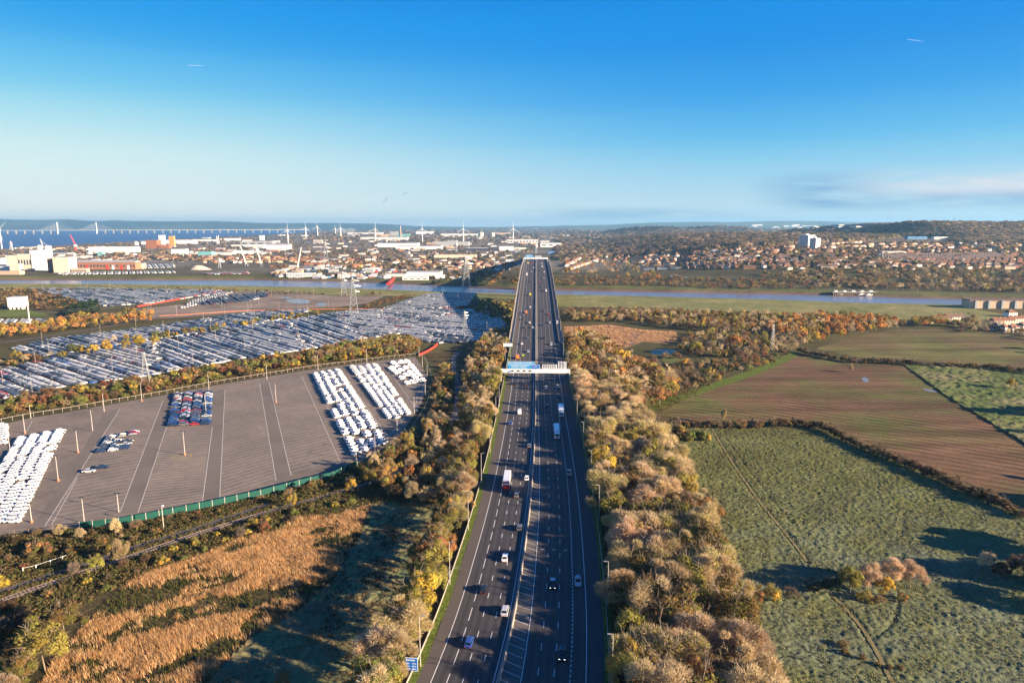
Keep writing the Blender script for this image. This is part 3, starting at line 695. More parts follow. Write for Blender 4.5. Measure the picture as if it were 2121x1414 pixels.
# ================================================================== storage car park (near)
sheet('car_park', [(-60, 905), (0, 880), (70, 864), (130, 855), (213, 840), (330, 820), (450, 797), (560, 779), (640, 766), (760, 750), (860, 739), (884, 775), (884, 800), (874, 835), (850, 872), (826, 905), (800, 925), (745, 957), (690, 985), (620, 1003), (540, 1024), (440, 1046), (330, 1068), (248, 1084), (100, 1097), (0, 1107), (-120, 1112)], 'car_park_asphalt', off=.06)
CP = [o for o in COL.objects if o.name == 'car_park'][0]
t = NT('lane_asphalt'); f = t.noise(.04, 6); t.color(t.ramp(f, [(.3, (.140, .120, .102)), (.7, (.19, .163, .138))])); t.set(.85, 0, .2)
for lane in ([(338, 829), (248, 1062), (287, 1062), (344, 886), (362, 815)], [(443, 811), (418, 1043), (455, 1036), (466, 807)], [(538, 795), (573, 1003), (604, 990), (557, 791)], [(218, 852), (130, 1000), (66, 1092), (95, 1088), (249, 846)]):
    sheet('aisle', lane, 'lane_asphalt', off=.075, parent=CP)
def Lq(a, b, t): return np.array(a) * (1 - t) + np.array(b) * t
def line_piece(p, q, w, mat='faded_paint', name='bay_line', z=GZ + .095):
    p = np.array(p); q = np.array(q); d = q - p; L = np.hypot(*d); d /= L; n = np.array((-d[1], d[0])) * w / 2
    me = bpy.data.meshes.new(name); me.from_pydata([(*(p - n), z), (*(q - n), z), (*(q + n), z), (*(p + n), z)], [], [(0, 1, 2, 3)]); me.materials.append(M(mat))
    return O(name, me, CP)
BL = {
 1: [(249, 846), (93, 1089), (338, 829), (249, 1060)],
 2: [(345, 884), (286, 1061), (440, 884), (419, 1042)],
 3: [(466, 807), (455, 1034), (538, 795), (572, 996)],
 4: [(557, 791), (603, 985), (625, 779), (705, 957)],
}
BG = {k: [np.array(G(*q)) for q in v] for k, v in BL.items()}
for k, (a, b, c, d) in BG.items():
    line_piece(a, b, .30); line_piece(c, d, .30)
    n = {1: 38, 2: 36, 3: 46, 4: 42}[k]
    for i in range(1, n):
        line_piece(Lq(a, b, i / n), Lq(c, d, i / n), .20)
for a, b in (((705, 764), (805, 907)), ((795, 752), (866, 852)), ((648, 790), (735, 945)), ((856, 745), (869, 800)), ((869, 800), (862, 835)), ((862, 835), (800, 912)), ((878, 790), (870, 835)), ((67, 872), (22, 952)), ((107, 1087), (160, 990))):
    line_piece(G(*a), G(*b), .28)
for pth in ([(358, 944), (396, 941), (395, 946), (357, 949), (358, 944)], [(573, 833), (594, 832)]):
    for a, b in zip(pth[:-1], pth[1:]): line_piece(G(*a), G(*b), .25, 'yellow_paint', 'box_line')

# ------------------------------------------------------------------ car building blocks
def car_body(kind='suv', wrap=False):
    """x forward, wheels on z=0; returns body MB, window MB, key dims"""
    P = dict(suv=(4.6, .95, .95, 1.68, .62), hatch=(4.2, .89, .86, 1.48, .50), saloon=(4.7, .91, .84, 1.42, .95), van=(5.4, 1.0, 1.15, 2.25, .15), mpv=(4.6, .93, .98, 1.75, .35))[kind]
    L, w, belt, roof, boot = P; h = L / 2
    b = MB(); g = MB()
    hood = belt - .06; nose = .58
    cabf = h - {'suv': 1.15, 'hatch': 1.0, 'saloon': 1.35, 'van': .75, 'mpv': .85}[kind]   # base of windscreen
    st = [(-h, .80, .42, belt - .18), (-h + .12, .95, .26, belt), (-h + .9, 1., .22, belt), (0, 1., .20, belt), (cabf, 1., .22, belt - .01), (h - .55, .97, .24, hood - .06), (h - .1, .86, .28, nose + .12), (h, .72, .42, nose)]
    rings = []
    for x, k, zb, zt in st:
        ww = w * k; zm = (zb + zt) / 2 + .04
        rings.append([(x, -ww * .93, zb), (x, -ww, zm), (x, -ww * .94, zt), (x, -ww * .55, zt + .03), (x, ww * .55, zt + .03), (x, ww * .94, zt), (x, ww, zm), (x, ww * .93, zb)])
    vs = [q for r in rings for q in r]; fs = []
    for i in range(len(rings) - 1):
        for k in range(8): a = i * 8 + k; c = i * 8 + (k + 1) % 8; fs.append((a, a + 8, c + 8, c))
    fs += [tuple(range(7, -1, -1))[::-1], tuple(range((len(rings) - 1) * 8, len(rings) * 8))]
    b.add(vs, fs)
    # cabin: base ring and roof ring
    rake = {'suv': .75, 'hatch': .75, 'saloon': .85, 'van': .55, 'mpv': .85}[kind]
    xb0 = -h + boot * .55; xr0 = xb0 + {'saloon': .75, 'van': .06}.get(kind, .42); xr1 = cabf - rake; xb1 = cabf + .05
    iw = w * .90; rw = w * (.74 if kind != 'van' else .84)
    base = [(xb0, -iw, belt - .02), (xb1, -iw, belt - .02), (xb1, iw, belt - .02), (xb0, iw, belt - .02)]
    mid = [(xr0, -rw, roof - .07), (xr1, -rw, roof - .07), (xr1, rw, roof - .07), (xr0, rw, roof - .07)]
    top = [(xr0 + .15, -rw * .85, roof), (xr1 - .12, -rw * .85, roof), (xr1 - .12, rw * .85, roof), (xr0 + .15, rw * .85, roof)]
    vs = base + mid + top; fs = []
    for lv in (0, 4):
        for k in range(4): a = lv + k; c = lv + (k + 1) % 4; fs.append((a, c, c + 4, a + 4))
    fs.append((8, 9, 10, 11)); b.add(vs, fs)
    # windows sit a little proud of the cabin faces
    def pane(a, c, c2, a2, u0, u1, v0, v1, off):
        a, c, c2, a2 = [np.array(q) for q in (a, c, c2, a2)]
        def at(u, v): return (a * (1 - u) + c * u) * (1 - v) + (a2 * (1 - u) + c2 * u) * v
        n = np.cross(c - a, a2 - a); n = n / np.linalg.norm(n) * off
        g.add([at(u0, v0) + n, at(u1, v0) + n, at(u1, v1) + n, at(u0, v1) + n], [(0, 1, 2, 3)])
    o = .015
    def side(s):
        a, c, c2, a2 = (base[0], base[1], mid[1], mid[0]) if s < 0 else (base[2], base[3], mid[3], mid[2])
        if kind == 'van':
            if s < 0: pane(a, c, c2, a2, .74, .97, .15, .75, o)
            else: pane(a, c, c2, a2, .03, .26, .15, .75, o)
        else: pane(a, c, c2, a2, .05, .50, .12, .9, o); pane(a, c, c2, a2, .53, .95, .12, .9, o)
    side(-1); side(1)
    pane(base[1], base[2], mid[2], mid[1], .06, .94, .08, .94, o)
    if kind != 'van': pane(base[3], base[0], mid[0], mid[3], .08, .92, .15, .9, o)
    return b, g, dict(L=L, w=w, h=h, wx=(h * .63, -h * .62), nose=nose, belt=belt)
def wheel_mesh(r=.34, w=.24):
    b = MB(); n = 10; vs = []
    for y in (-w / 2, w / 2):
        for k in range(n): a = 2 * math.pi * k / n; vs.append((math.cos(a) * r, y, math.sin(a) * r))
    b.add(vs, [(k, (k + 1) % n, n + (k + 1) % n, n + k) for k in range(n)] + [tuple(range(n - 1, -1, -1)), tuple(range(n, 2 * n))]); return b.build('wheel', 'rubber')
WHEEL = wheel_mesh(); BIGWHEEL = wheel_mesh(.5, .34)
_cm = {}
def car_meshes(kind, paint, glass='car_glass'):
    k = (kind, paint, glass)
    if k not in _cm:
        b, g, d = car_body(kind); _cm[k] = (b.build('body', paint), g.build('window', glass), d)
    return _cm[k]
_lm = {}
def light_mesh(mat):
    if mat not in _lm: b = MB(); b.box(-.06, .06, -.16, .16, -.08, .08); _lm[mat] = b.build('light', mat)
    return _lm[mat]
MIR = None
def make_car(kind, paint, label, group, loc, rz, scale=1., glass='car_glass', lights=True, lit=False, cat='car', tilt=0.):
    b, g, d = car_meshes(kind, paint, glass)
    e = E('car' if cat == 'car' else cat.replace(' ', '_'), label, cat, group, loc, rz, scale)
    if tilt: e.rotation_euler = (0, tilt, rz)
    O('body', b, e); O('window', g, e)
    for x in d['wx']:
        for s in (-1, 1): O('wheel', WHEEL, e, loc=(x, s * (d['w'] - .12), .34))
    if lights:
        for s in (-1, 1):
            O('headlight', light_mesh('headlight_lit' if lit else 'headlight_glass'), e, loc=(d['h'] - .12, s * d['w'] * .60, d['nose'] + .06))
            O('tail_light', light_mesh('tail_light'), e, loc=(-d['h'] + .02, s * d['w'] * .66, d['belt'] - .24))
            m = light_mesh('paint_black' if paint == 'paint_white' else paint); O('mirror', m, e, loc=(d['h'] - 1.55, s * (d['w'] + .10), d['belt'] + .06), s=(1, .6, .9))
    return e

# ------------------------------------------------------------------ parked cars, stuff version (joined)
def lowcar(kind):
    b, g, d = car_body(kind); vs = np.array(b.v + [tuple(q) for q in g.v]); nb = len(b.v)
    tr = []
    for f in b.f + [tuple(i + nb for i in q) for q in g.f]:
        for k in range(1, len(f) - 1): tr.append((f[0], f[k], f[k + 1]))
    iswin = np.r_[np.zeros(nb, bool), np.ones(len(vs) - nb, bool)]
    return vs, np.array(tr), iswin
def tinycar():
    b = MB(); L, w = 2.25, .92
    lo = [(-L, -w, .25), (L * .98, -w * .9, .25), (L * .98, w * .9, .25), (-L, w, .25)]; md = [(-L, -w, .85), (L * .95, -w * .88, .68), (L * .95, w * .88, .68), (-L, w, .85)]
    b.add(lo + md, [(0, 1, 5, 4), (1, 2, 6, 5), (2, 3, 7, 6), (3, 0, 4, 7), (4, 5, 6, 7)])
    n1 = len(b.v)
    b.add([(-2.0, -.85, .80), (1.1, -.82, .80), (1.1, .82, .80), (-2.0, .85, .80), (-1.6, -.68, 1.45), (.25, -.68, 1.45), (.25, .68, 1.45), (-1.6, .68, 1.45)], [(0, 1, 5, 4), (1, 2, 6, 5), (2, 3, 7, 6), (3, 0, 4, 7)])
    n2 = len(b.v)
    b.add([(-1.6, -.68, 1.46), (.25, -.68, 1.46), (.25, .68, 1.46), (-1.6, .68, 1.46)], [(0, 1, 2, 3)])
    tr = []
    for f in b.f:
        for k in range(1, len(f) - 1): tr.append((f[0], f[k], f[k + 1]))
    w_ = np.zeros(len(b.v), bool); w_[n1:n2] = True
    return np.array(b.v), np.array(tr), w_
LOW = {k: lowcar(k) for k in ('suv', 'hatch', 'saloon')}; TINY = tinycar()
PAL = dict(white=(.83, .83, .83), silver=(.52, .53, .55), grey=(.12, .13, .14), black=(.02, .02, .024), navy=(.02, .035, .10), blue=(.03, .10, .34), red=(.42, .03, .03), maroon=(.10, .015, .02), orange=(.6, .2, .03))
def pick(rg, w):
    k = list(w); p = np.array([w[q] for q in k], float); return k[rg.choice(len(k), p=p / p.sum())]
def cars_mass(name, items, label=None):
    """items: list of (x,y,z,rz,scale,colour,proto)"""
    Vs, Fs, Cs = [], [], []; n = 0
    for x, y, z, rz, s, c, pr in items:
        v, f, w = pr; cr, sr = math.cos(rz), math.sin(rz)
        q = np.stack((v[:, 0] * cr - v[:, 1] * sr, v[:, 0] * sr + v[:, 1] * cr, v[:, 2]), 1) * s + (x, y, z)
        cc = np.tile(np.array(c), (len(v), 1)); cc[w] = np.array((.035, .042, .05)) + .12 * np.array(c)
        Vs.append(q); Fs.append(f + n); Cs.append(cc); n += len(v)
    return O(name, npmesh(name, np.concatenate(Vs), np.concatenate(Fs), 'car_paint_mass', np.concatenate(Cs)), None, label, 'cars', None, 'stuff')

# ------------------------------------------------------------------ near lot: individually placed
cand = []      # (apparent size, args)
rg = np.random.default_rng(21)
ords = ['left', 'second', 'third', 'right']
_o1 = 'zeroth first second third fourth fifth sixth seventh eighth ninth tenth eleventh twelfth thirteenth fourteenth fifteenth sixteenth seventeenth eighteenth nineteenth'.split()
def ordw(n): return _o1[n] if n < 20 else ({20: 'twentieth', 30: 'thirtieth', 40: 'fortieth'}[n] if n % 10 == 0 else {2: 'twenty', 3: 'thirty', 4: 'forty'}[n // 10] + '-' + _o1[n % 10])
def block_cars(edge, rows, cols, occ, weights, kinds, where, wrap, jit=.25, row_gap=None, holes=()):
    a, b, c, d = [np.array(G(*q)) for q in edge]
    for r in range(rows):
        tt = (r + .5) / rows
        l = Lq(a, b, tt); rr_ = Lq(c, d, tt); dv = (rr_ - l); W = np.hypot(*dv); dv /= W
        rz = math.atan2(dv[1], dv[0])
        for k in range(cols):
            if rg.random() > occ or (r, k) in holes: continue
            s = W / cols
            p = l + dv * (s * (k + .5) + rg.normal(0, jit * .5))
            cl = pick(rg, weights); kd = kinds[rg.integers(len(kinds))]
            sc = min(1.12, s / 4.75) * {'suv': 1., 'hatch': 1.04, 'saloon': .98}[kd]
            lab = f"{cl + ' ' + dict(saloon='saloon', hatch='hatchback', suv='tall car')[kd] if not wrap else 'white wrapped car'}, {where}, {ordw(r + 1)} row from far end, {['first','second','third','fourth','fifth'][k]} from left"
            cand.append((p[0], p[1], rz + (math.pi if rg.random() < .12 else 0) + rg.normal(0, .012), sc, cl, kd, lab, where, wrap))
hol = {(11, 3), (12, 2), (19, 0), (19, 1), (20, 0), (25, 3), (26, 0), (26, 1), (27, 2), (33, 0), (34, 1)}
block_cars([(646, 776), (730, 948), (704, 765), (806, 918)], 40, 4, .93, dict(white=1), ['suv', 'suv', 'hatch'], 'widest white block', True, holes=hol)
block_cars([(722, 760), (807, 874), (782, 755), (853, 858)], 36, 4, .90, dict(white=1), ['suv', 'suv', 'hatch'], 'block right of widest', True)
block_cars([(791, 753), (842, 799), (848, 746), (884, 790)], 14, 4, .72, dict(white=1), ['suv', 'hatch'], 'small far corner block', True)
block_cars([(34, 911), (-75, 1085), (137, 890), (42, 1086)], 31, 4, .95, dict(white=1), ['suv'], 'left edge block', True)
block_cars([(-45, 884), (-60, 920), (17, 878), (18, 922)], 9, 3, .95, dict(white=1), ['suv'], 'upper left block', True)
block_cars([(360, 816), (346, 884), (443, 812), (437, 880)], 24, 4, .93, dict(navy=4, grey=2, silver=2, blue=2.5, red=1, maroon=.8, white=.5, black=1), ['hatch', 'suv', 'saloon'], 'dark coloured block', False)
block_cars([(222, 906), (196, 940), (290, 892), (268, 931)], 8, 3, .88, dict(navy=3, silver=3, black=2, white=1), ['hatch', 'saloon'], 'small mixed block', False)
cand.append((*G(184.5, 977.5), R(12), 1.1, 'silver', 'saloon', 'silver car parked alone with a dark car beside it in the open bays', 'pair of cars in the open bays', False))
cand.append((*G(212, 969.5), R(10), 1.1, 'navy', 'saloon', 'dark blue car parked alone ahead of a silver car in the open bays', 'pair of cars in the open bays', False))
cand.append((*G(277, 898), R(10), 1.1, 'red', 'hatch', 'bright red car at the corner of the small mixed block in the near car park', 'parked cars in the near car park', False))
# only cars in the frame, nearest first
def vis(x, y, m=30):
    zc = y * cp + (CAMZ + 3) * sp_; px = CX + x / zc * FPX; return -m < px < PW + m
cand = [c for c in cand if vis(c[0], c[1], 25)]
cand.sort(key=lambda c: c[1])
mass = []
# ------------------------------------------------------------------ far lots
def lot(px, head, row_pitch, gap_rows, weights, rg, occ=.96, lanes=0, clen=5.1, kind='tiny'):
    """rows of cars run along `head`; cars stand side by side across it"""
    P = gpoly(px); c = P.mean(0); ca, sa = math.cos(head), math.sin(head)
    u = np.array((ca, sa)); v = np.array((-sa, ca)); U = (P - c) @ u; Vv = (P - c) @ v; out = []
    iv = 0; y = Vv.min()
    while y < Vv.max():
        cl_row = pick(rg, weights)
        xs = np.arange(U.min(), U.max(), row_pitch); k = 0
        pts = c + xs[:, None] * u + y * v; m = inside(P, pts[:, 0], pts[:, 1])
        for q in pts[m]:
            if rg.random() > occ: continue
            k += 1
            if k % 9 == 0: cl_row = pick(rg, weights)
            cl = cl_row if rg.random() < .72 else pick(rg, weights)
            j = rg.normal(0, .12, 2); bright = rg.uniform(.8, 1.1)
            mass.append((q[0] + j[0], q[1] + j[1], GZ + .05, head + math.pi / 2 + rg.normal(0, .03), rg.uniform(1.18, 1.3), tuple(np.clip(np.array(PAL[cl]) * bright, 0, .82)), TINY))
        iv += 1; y += clen * rg.uniform(.98, 1.02)
        if gap_rows and iv % gap_rows == 0: y += 3.6
def lotsheet(px, mat='car_park_asphalt', off=.05): return sheet('storage_yard', px, mat, off=off)
rg2 = np.random.default_rng(5)
LB1 = [(-60, 790), (0, 768), (120, 741), (250, 716), (400, 694), (540, 672), (690, 649), (760, 690), (835, 692), (740, 704), (640, 724), (480, 748), (300, 780), (140, 800), (0, 828), (-60, 838)]
lotsheet(LB1); W1 = dict(white=8, silver=2, navy=2.5, grey=1.3, black=1.2, blue=1, red=.35)
lot([(-60, 790), (0, 768), (120, 741), (250, 716), (320, 706), (340, 772), (300, 780), (140, 800), (0, 828), (-60, 838)], R(-38), 2.75, 3, W1, rg2)
lot([(322, 706), (400, 694), (540, 672), (600, 663), (640, 724), (480, 748), (342, 772)], R(-46), 2.75, 3, W1, rg2)
lot([(602, 663), (690, 649), (758, 690), (830, 692), (740, 704), (642, 724)], R(-54), 2.75, 2, W1, rg2)
LB2 = [(690, 649), (740, 643), (860, 640), (990, 642), (1040, 655), (1052, 672), (1035, 690), (990, 708), (900, 712), (850, 698), (835, 692), (760, 690)]
lotsheet(LB2); lot(LB2, R(-34), 2.8, 2, dict(white=9, silver=3, navy=1.2, grey=1, black=.8, red=.2), rg2)
LC = [(30, 722), (90, 705), (200, 692), (330, 676), (420, 662), (520, 648), (650, 641), (610, 655), (560, 668), (420, 690), (300, 705), (200, 722), (110, 738), (40, 732)]
lotsheet(LC); lot(LC, R(-38), 3.0, 3, dict(white=6, silver=2, navy=3, grey=1.5, black=1.5, blue=1.4), rg2)
LD = [(60, 598), (200, 597), (330, 600), (450, 601), (470, 606), (400, 616), (320, 628), (230, 634), (190, 633), (150, 618), (90, 610)]
lotsheet(LD); lot(LD, R(-40), 3.0, 4, dict(white=6, silver=3, navy=2, grey=2, black=1), rg2)
LD2 = [(405, 628), (470, 612), (550, 606), (560, 614), (500, 626), (430, 632)]
LSAND = [(280, 640), (400, 628), (480, 604), (560, 604), (700, 613), (800, 612), (760, 628), (700, 636), (560, 642), (420, 655), (320, 660)]
t = NT('bare_yard'); f = t.noise(.02, 6, .6); t.color(t.ramp(f, [(.3, (.15, .115, .09)), (.5, (.22, .175, .14)), (.7, (.29, .23, .185))])); t.set(.9, 0, .1)
lotsheet(LSAND, 'bare_yard'); lot(LD2, R(-60), 3.0, 3, dict(black=3, navy=2, maroon=2, grey=1, white=.6), rg2)
for pp in ([(590, 620), (630, 619), (648, 626), (625, 630), (598, 627)], [(655, 628), (678, 627), (676, 634), (655, 633)], [(580, 616), (600, 615), (602, 618), (585, 619)]): sheet('puddle', pp, 'puddle', off=.09, smooth=2)
LE = [(795, 640), (835, 626), (880, 611), (905, 608), (985, 608), (972, 628), (960, 637), (880, 640)]
lotsheet(LE); lot(LE, R(-30), 2.9, 2, dict(white=8, silver=2, black=.5, grey=.7), rg2)
LF = [(370, 640), (400, 622), (460, 607), (485, 604), (470, 610), (420, 625), (400, 634)]; lot(LF, R(25), 3.2, 2, dict(white=8, silver=1, black=.6), rg2)
LG = [(-40, 663), (90, 662), (95, 668), (-40, 672)]; lot(LG, R(-60), 3.2, 2, dict(white=4, silver=2, navy=2), rg2)
for c in cand[300:]:
    mass.append((c[0], c[1], GZ + .07, c[2], c[3], PAL[c[4]], LOW[c[5]]))
for c in cand[:300]:
    make_car(c[5], 'wrapped_white' if c[8] else 'paint_' + c[4], c[6], 'parked cars: ' + c[7], (c[0], c[1], GZ + .065), c[2], c[3], 'wrap_glass' if c[8] else 'car_glass', lights=False)
# bright rows beyond the river and by the houses
for px, hd, w in (([(120, 565), (210, 564), (360, 562), (362, 565), (210, 568), (125, 569)], R(-60), dict(white=1)), ([(290, 548), (360, 547), (362, 554), (300, 556)], R(-60), dict(white=3, silver=2)), ([(420, 566), (510, 563), (515, 567), (430, 569)], R(-40), dict(red=2, white=2, silver=1)),
                  ([(1385, 571), (1445, 569), (1450, 577), (1390, 578)], R(10), dict(white=2, silver=2, navy=1, red=.3)), ([(600, 552), (690, 550), (700, 556), (610, 559)], R(30), dict(white=3, red=1, navy=1))):
    lot(px, hd, 3.0, 2, w, rg2)
cars_mass('parked_cars', mass, 'thousands of parked cars filling the storage yards behind the near car park')

# red and orange plastic barrier runs between the yards
def barrier_run(px, h, mat, lab, z=GZ, w=.6):
    P = [np.array(G(*q)) for q in px]; b = MB(); e = E('barrier_run', lab, 'barrier')
    L = []
    for a, c in zip(P[:-1], P[1:]):
        n = max(1, int(np.hypot(*(c - a)) / 6)); 
        for k in range(n): L.append((Lq(a, c, k / n), Lq(a, c, (k + 1) / n)))
    for k, (p, q) in enumerate(L):
        d = q - p; ln = np.hypot(*d); m = MB(); m.box(0, ln * .97, -w / 2, w / 2, 0, h)
        O('barrier_panel', m.build('barrier_panel', mat), e, loc=(p[0], p[1], z + .05), rz=math.atan2(d[1], d[0]))
barrier_run([(868, 737), (885, 729), (898, 721), (906, 714)], 1.6, 'red_plastic', 'bright red barrier panels along the slip lane at the corner of the near car park')
barrier_run([(285, 636), (340, 626), (400, 615), (462, 602)], 1.7, 'red_plastic', 'long red barrier line dividing the two most distant car yards on the left')
barrier_run([(915, 640), (940, 641), (960, 637)], 2.0, 'red_plastic', 'short red barrier at the corner of the yard of white cars by the river')
barrier_run([(990, 645), (1030, 654), (1058, 668), (1057, 690)], 1.8, 'red_plastic', 'red barrier bending round the end of the crowded yard beside the motorway')
barrier_run([(330, 655), (520, 643), (700, 640), (880, 640)], .5, 'orange_base', 'low orange kerb line between the sandy yard and the crowded yards')

# ------------------------------------------------------------------ floodlight columns
def flood_mesh(h):
    b = MB(); b.tube((0, 0, 0), (0, 0, h), .17, .10, 6); return b.build('pole', 'pole_paint')
POLE = flood_mesh(11.); _b = MB(); _b.box(-.75, .75, -.05, .05, 0, .1); ARM = _b.build('cross_arm', 'pole_paint')
_b = MB(); _b.box(-.28, .28, -.35, .2, -.10, .12); FLOOD = _b.build('flood_lamp', 'black_plastic')
_b = MB(); _b.tube((0, 0, 0), (0, 0, .9), .42, .40, 8); PBASE = _b.build('base', 'orange_base')
def flood(px, py, top, lab, base=False, z=GZ, grp='floodlight columns of the near car park'):
    x, y = G(px, py, z); h = max(7, (py - top) * mpp(y) * 1.02); e = E('floodlight_column', lab, 'floodlight', grp, (x, y, z + .05), rnd.uniform(-.3, .3))
    O('pole', POLE, e, s=(1, 1, h / 11.)); O('cross_arm', ARM, e, loc=(0, 0, h))
    for s in (-1, 1): O('flood_lamp', FLOOD, e, loc=(s * .6, 0, h + .2))
    if base: O('base', PBASE, e)
FL = [(52, 897, 855, 1, 'orange footed pole at the head of the left white block'), (64, 866, 838, 0, 'pole behind the fence at the upper left corner'), (192, 892, 847, 0, 'pole in the middle of the brown open tarmac at the left'), (216, 852, 813, 0, 'pole by the fence above the open brown tarmac'),
      (294, 831, 792, 1, 'pole at the foot of the small pylon'), (433, 809, 771, 0, 'pole by the fence behind the dark block of cars'), (427, 856, 815, 1, 'pole rising out of the dark block of cars'), (383, 942, 891, 1, 'lone pole standing among the empty bays beside a yellow box'),
      (162, 937, 889, 1, 'red footed pole right of the left white block'), (121, 996, 941, 1, 'orange footed pole halfway down the left white block'), (66, 1082, 1040, 1, 'orange footed pole at the near end of the left white block'), (175, 1083, 1027, 0, 'pole at the near edge behind the bushes, left of two'),
      (246, 1060, 1020, 0, 'pole at the near edge behind the bushes, right of two'), (22, 942, 905, 0, 'pole among the first column of the left white block'), (553, 786, 752, 0, 'pole by the far fence above the empty bays'), (659, 767, 735, 0, 'pole by the far fence above the widest white block'),
      (760, 751, 721, 0, 'pole by the far fence above the narrow white block'), (572, 834, 794, 1, 'orange footed pole among the empty bays in the middle'), (868, 738, 716, 0, 'pole at the far right corner beside the red barriers'), (875, 760, 734, 0, 'pole just below the far right corner'),
      (885, 784, 756, 0, 'rightmost pole on the curved perimeter road'), (881, 821, 786, 0, 'pole on the curved perimeter road, below the rightmost one'), (858, 856, 821, 0, 'pole on the inner edge of the curved perimeter road'), (823, 900, 860, 0, 'pole where the curved perimeter road meets the near fence'),
      (777, 935, 900, 0, 'pole behind the autumn trees at the near end of the widest white block'), (738, 953, 930, 0, 'short pole at the near corner of the widest white block')]
for px, py, tp, bs, lb in FL: flood(px, py, tp, 'pale floodlight ' + lb, bool(bs))
x, y = G(339, 1094); b = MB(); b.tube((0, 0, 0), (0, 0, 8.5), .15, .12, 6)
e = E('camera_pole', 'grey camera pole in front of the green fence beside the car park', 'pole', None, (x, y, GZ)); O('pole', b.build('pole', 'pole_paint'), e); b = MB(); b.box(-.3, .3, -.2, .2, 0, .5); O('camera_housing', b.build('camera_housing', 'white_steel'), e, loc=(.4, 0, 8.))
# many more poles over the far yards
far_poles = []
_r = np.random.default_rng(3)
for poly, n, zone in ((LB1, 22, 'long yard behind the hedge'), (LB2, 12, 'crowded white yard by the motorway'), (LC, 14, 'yard behind the golden trees'), (LD, 12, 'farthest yard by the river'), (LSAND, 16, 'sandy yard'), (LE, 5, 'small white yard by the river')):
    P = gpoly(poly); k = 0; pts = []
    while k < n and len(pts) < 4000:
        q = P.min(0) + _r.random(2) * (P.max(0) - P.min(0)); pts.append(q)
        if inside(P, q[0:1], q[1:2])[0] and vis(q[0], q[1], 0) and all(np.hypot(*(q - np.array(f[:2]))) > 38 for f in far_poles): far_poles.append((q[0], q[1], zone)); k += 1
for x, y, zone in far_poles:
    e = E('floodlight_column', f'slim pale light pole among the cars of the {zone}', 'floodlight', f'light poles of the {zone}', (x, y, GZ + .05))
    O('pole', POLE, e, s=(.6, .6, 1.15)); O('cross_arm', ARM, e, loc=(0, 0, 12.6))

# ------------------------------------------------------------------ fences
def fence(px, h, pitch, post_r, post_mat, lab, panel_mat=None, z=GZ, rails=True):
    P = [np.array(G(*q)) for q in px]; e = E('fence', lab, 'fence')
    pts = []
    for a, c in zip(P[:-1], P[1:]):
        n = max(1, int(round(np.hypot(*(c - a)) / pitch))); pts += [Lq(a, c, k / n) for k in range(n)]
    pts.append(P[-1])
    b = MB(); b.tube((0, 0, 0), (0, 0, h + .15), post_r, None, 5); pm = b.build('post', post_mat)
    for p in pts: O('post', pm, e, loc=(p[0], p[1], z))
    for a, c in zip(pts[:-1], pts[1:]):
        d = c - a; ln = np.hypot(*d); rz = math.atan2(d[1], d[0])
        if panel_mat:
            m = MB(); m.box(.05, ln - .05, -.04, .04, .05, h); O('panel', m.build('panel', panel_mat), e, loc=(a[0], a[1], z), rz=rz)
        elif rails:
            m = MB(); m.box(0, ln, -.02, .02, h * .95, h); O('rail', m.build('rail', post_mat), e, loc=(a[0], a[1], z), rz=rz)
fence([(165, 1094), (246, 1086), (330, 1070), (440, 1048), (540, 1026), (620, 1005), (690, 988), (740, 964)], 2.4, 4.6, .12, 'pole_paint', 'green screened fence along the near edge of the car park', 'green_mesh')
fence([(-20, 880), (70, 862), (130, 853), (213, 838), (330, 818), (450, 795), (560, 777), (640, 764), (760, 748), (860, 737)], 2.2, 4.5, .07, 'pole_paint', 'pale post and rail fence along the far edge of the near car park')
fence([(0, 1112), (60, 1106), (110, 1100), (165, 1094)], 1.8, 3.5, .10, 'timber', 'weathered fence at the lower left corner of the car park')
fence([(48, 1184), (75, 1178), (105, 1168), (130, 1160), (150, 1152)], 1.3, 2.6, .12, 'white_steel', 'white picket posts beside the grass at the lower left')
sheet('lawn', [(44, 1198), (48, 1186), (95, 1172), (135, 1160), (130, 1176), (80, 1192)], 'verge_grass', off=.09)
fence([(880, 742), (893, 775), (893, 805), (882, 840), (858, 880), (832, 908)], .9, 5, .12, 'galvanised_steel', 'curved metal guard rail round the perimeter road of the car park')
# ================================================================== trees
def rdir(rg, n):
    v = rg.normal(size=(n, 3)); return v / np.linalg.norm(v, axis=1)[:, None]
def leaf_tris(rg, P, N, size):
    """one small triangle per point, facing roughly N"""
    n = len(P); a = np.cross(N, rdir(rg, n)); a /= np.linalg.norm(a, axis=1)[:, None] + 1e-9; b = np.cross(N, a)
    s = size * rg.uniform(.6, 1.4, n)[:, None]
    V = np.stack((P + a * s * .7, P - a * s * .5 + b * s * .6, P - a * s * .5 - b * s * .6), 1).reshape(-1, 3)
    return V, np.arange(3 * n).reshape(-1, 3)
def tubes(segs, n=3):
    V = []; F = []; k = 0
    for p, q, r0, r1 in segs:
        p = np.array(p); q = np.array(q); d = q - p; L = np.linalg.norm(d)
        if L < 1e-6: continue
        d /= L; a = np.cross(d, (0.31, .87, .39)); a /= np.linalg.norm(a); b = np.cross(d, a)
        for o, r in ((p, r0), (q, r1)):
            for j in range(n): w = 2 * math.pi * j / n; V.append(o + (a * math.cos(w) + b * math.sin(w)) * r)
        for j in range(n): jj = (j + 1) % n; F.append((k + j, k + jj, k + n + jj)); F.append((k + j, k + n + jj, k + n + j))
        k += 2 * n
    return np.array(V), np.array(F)
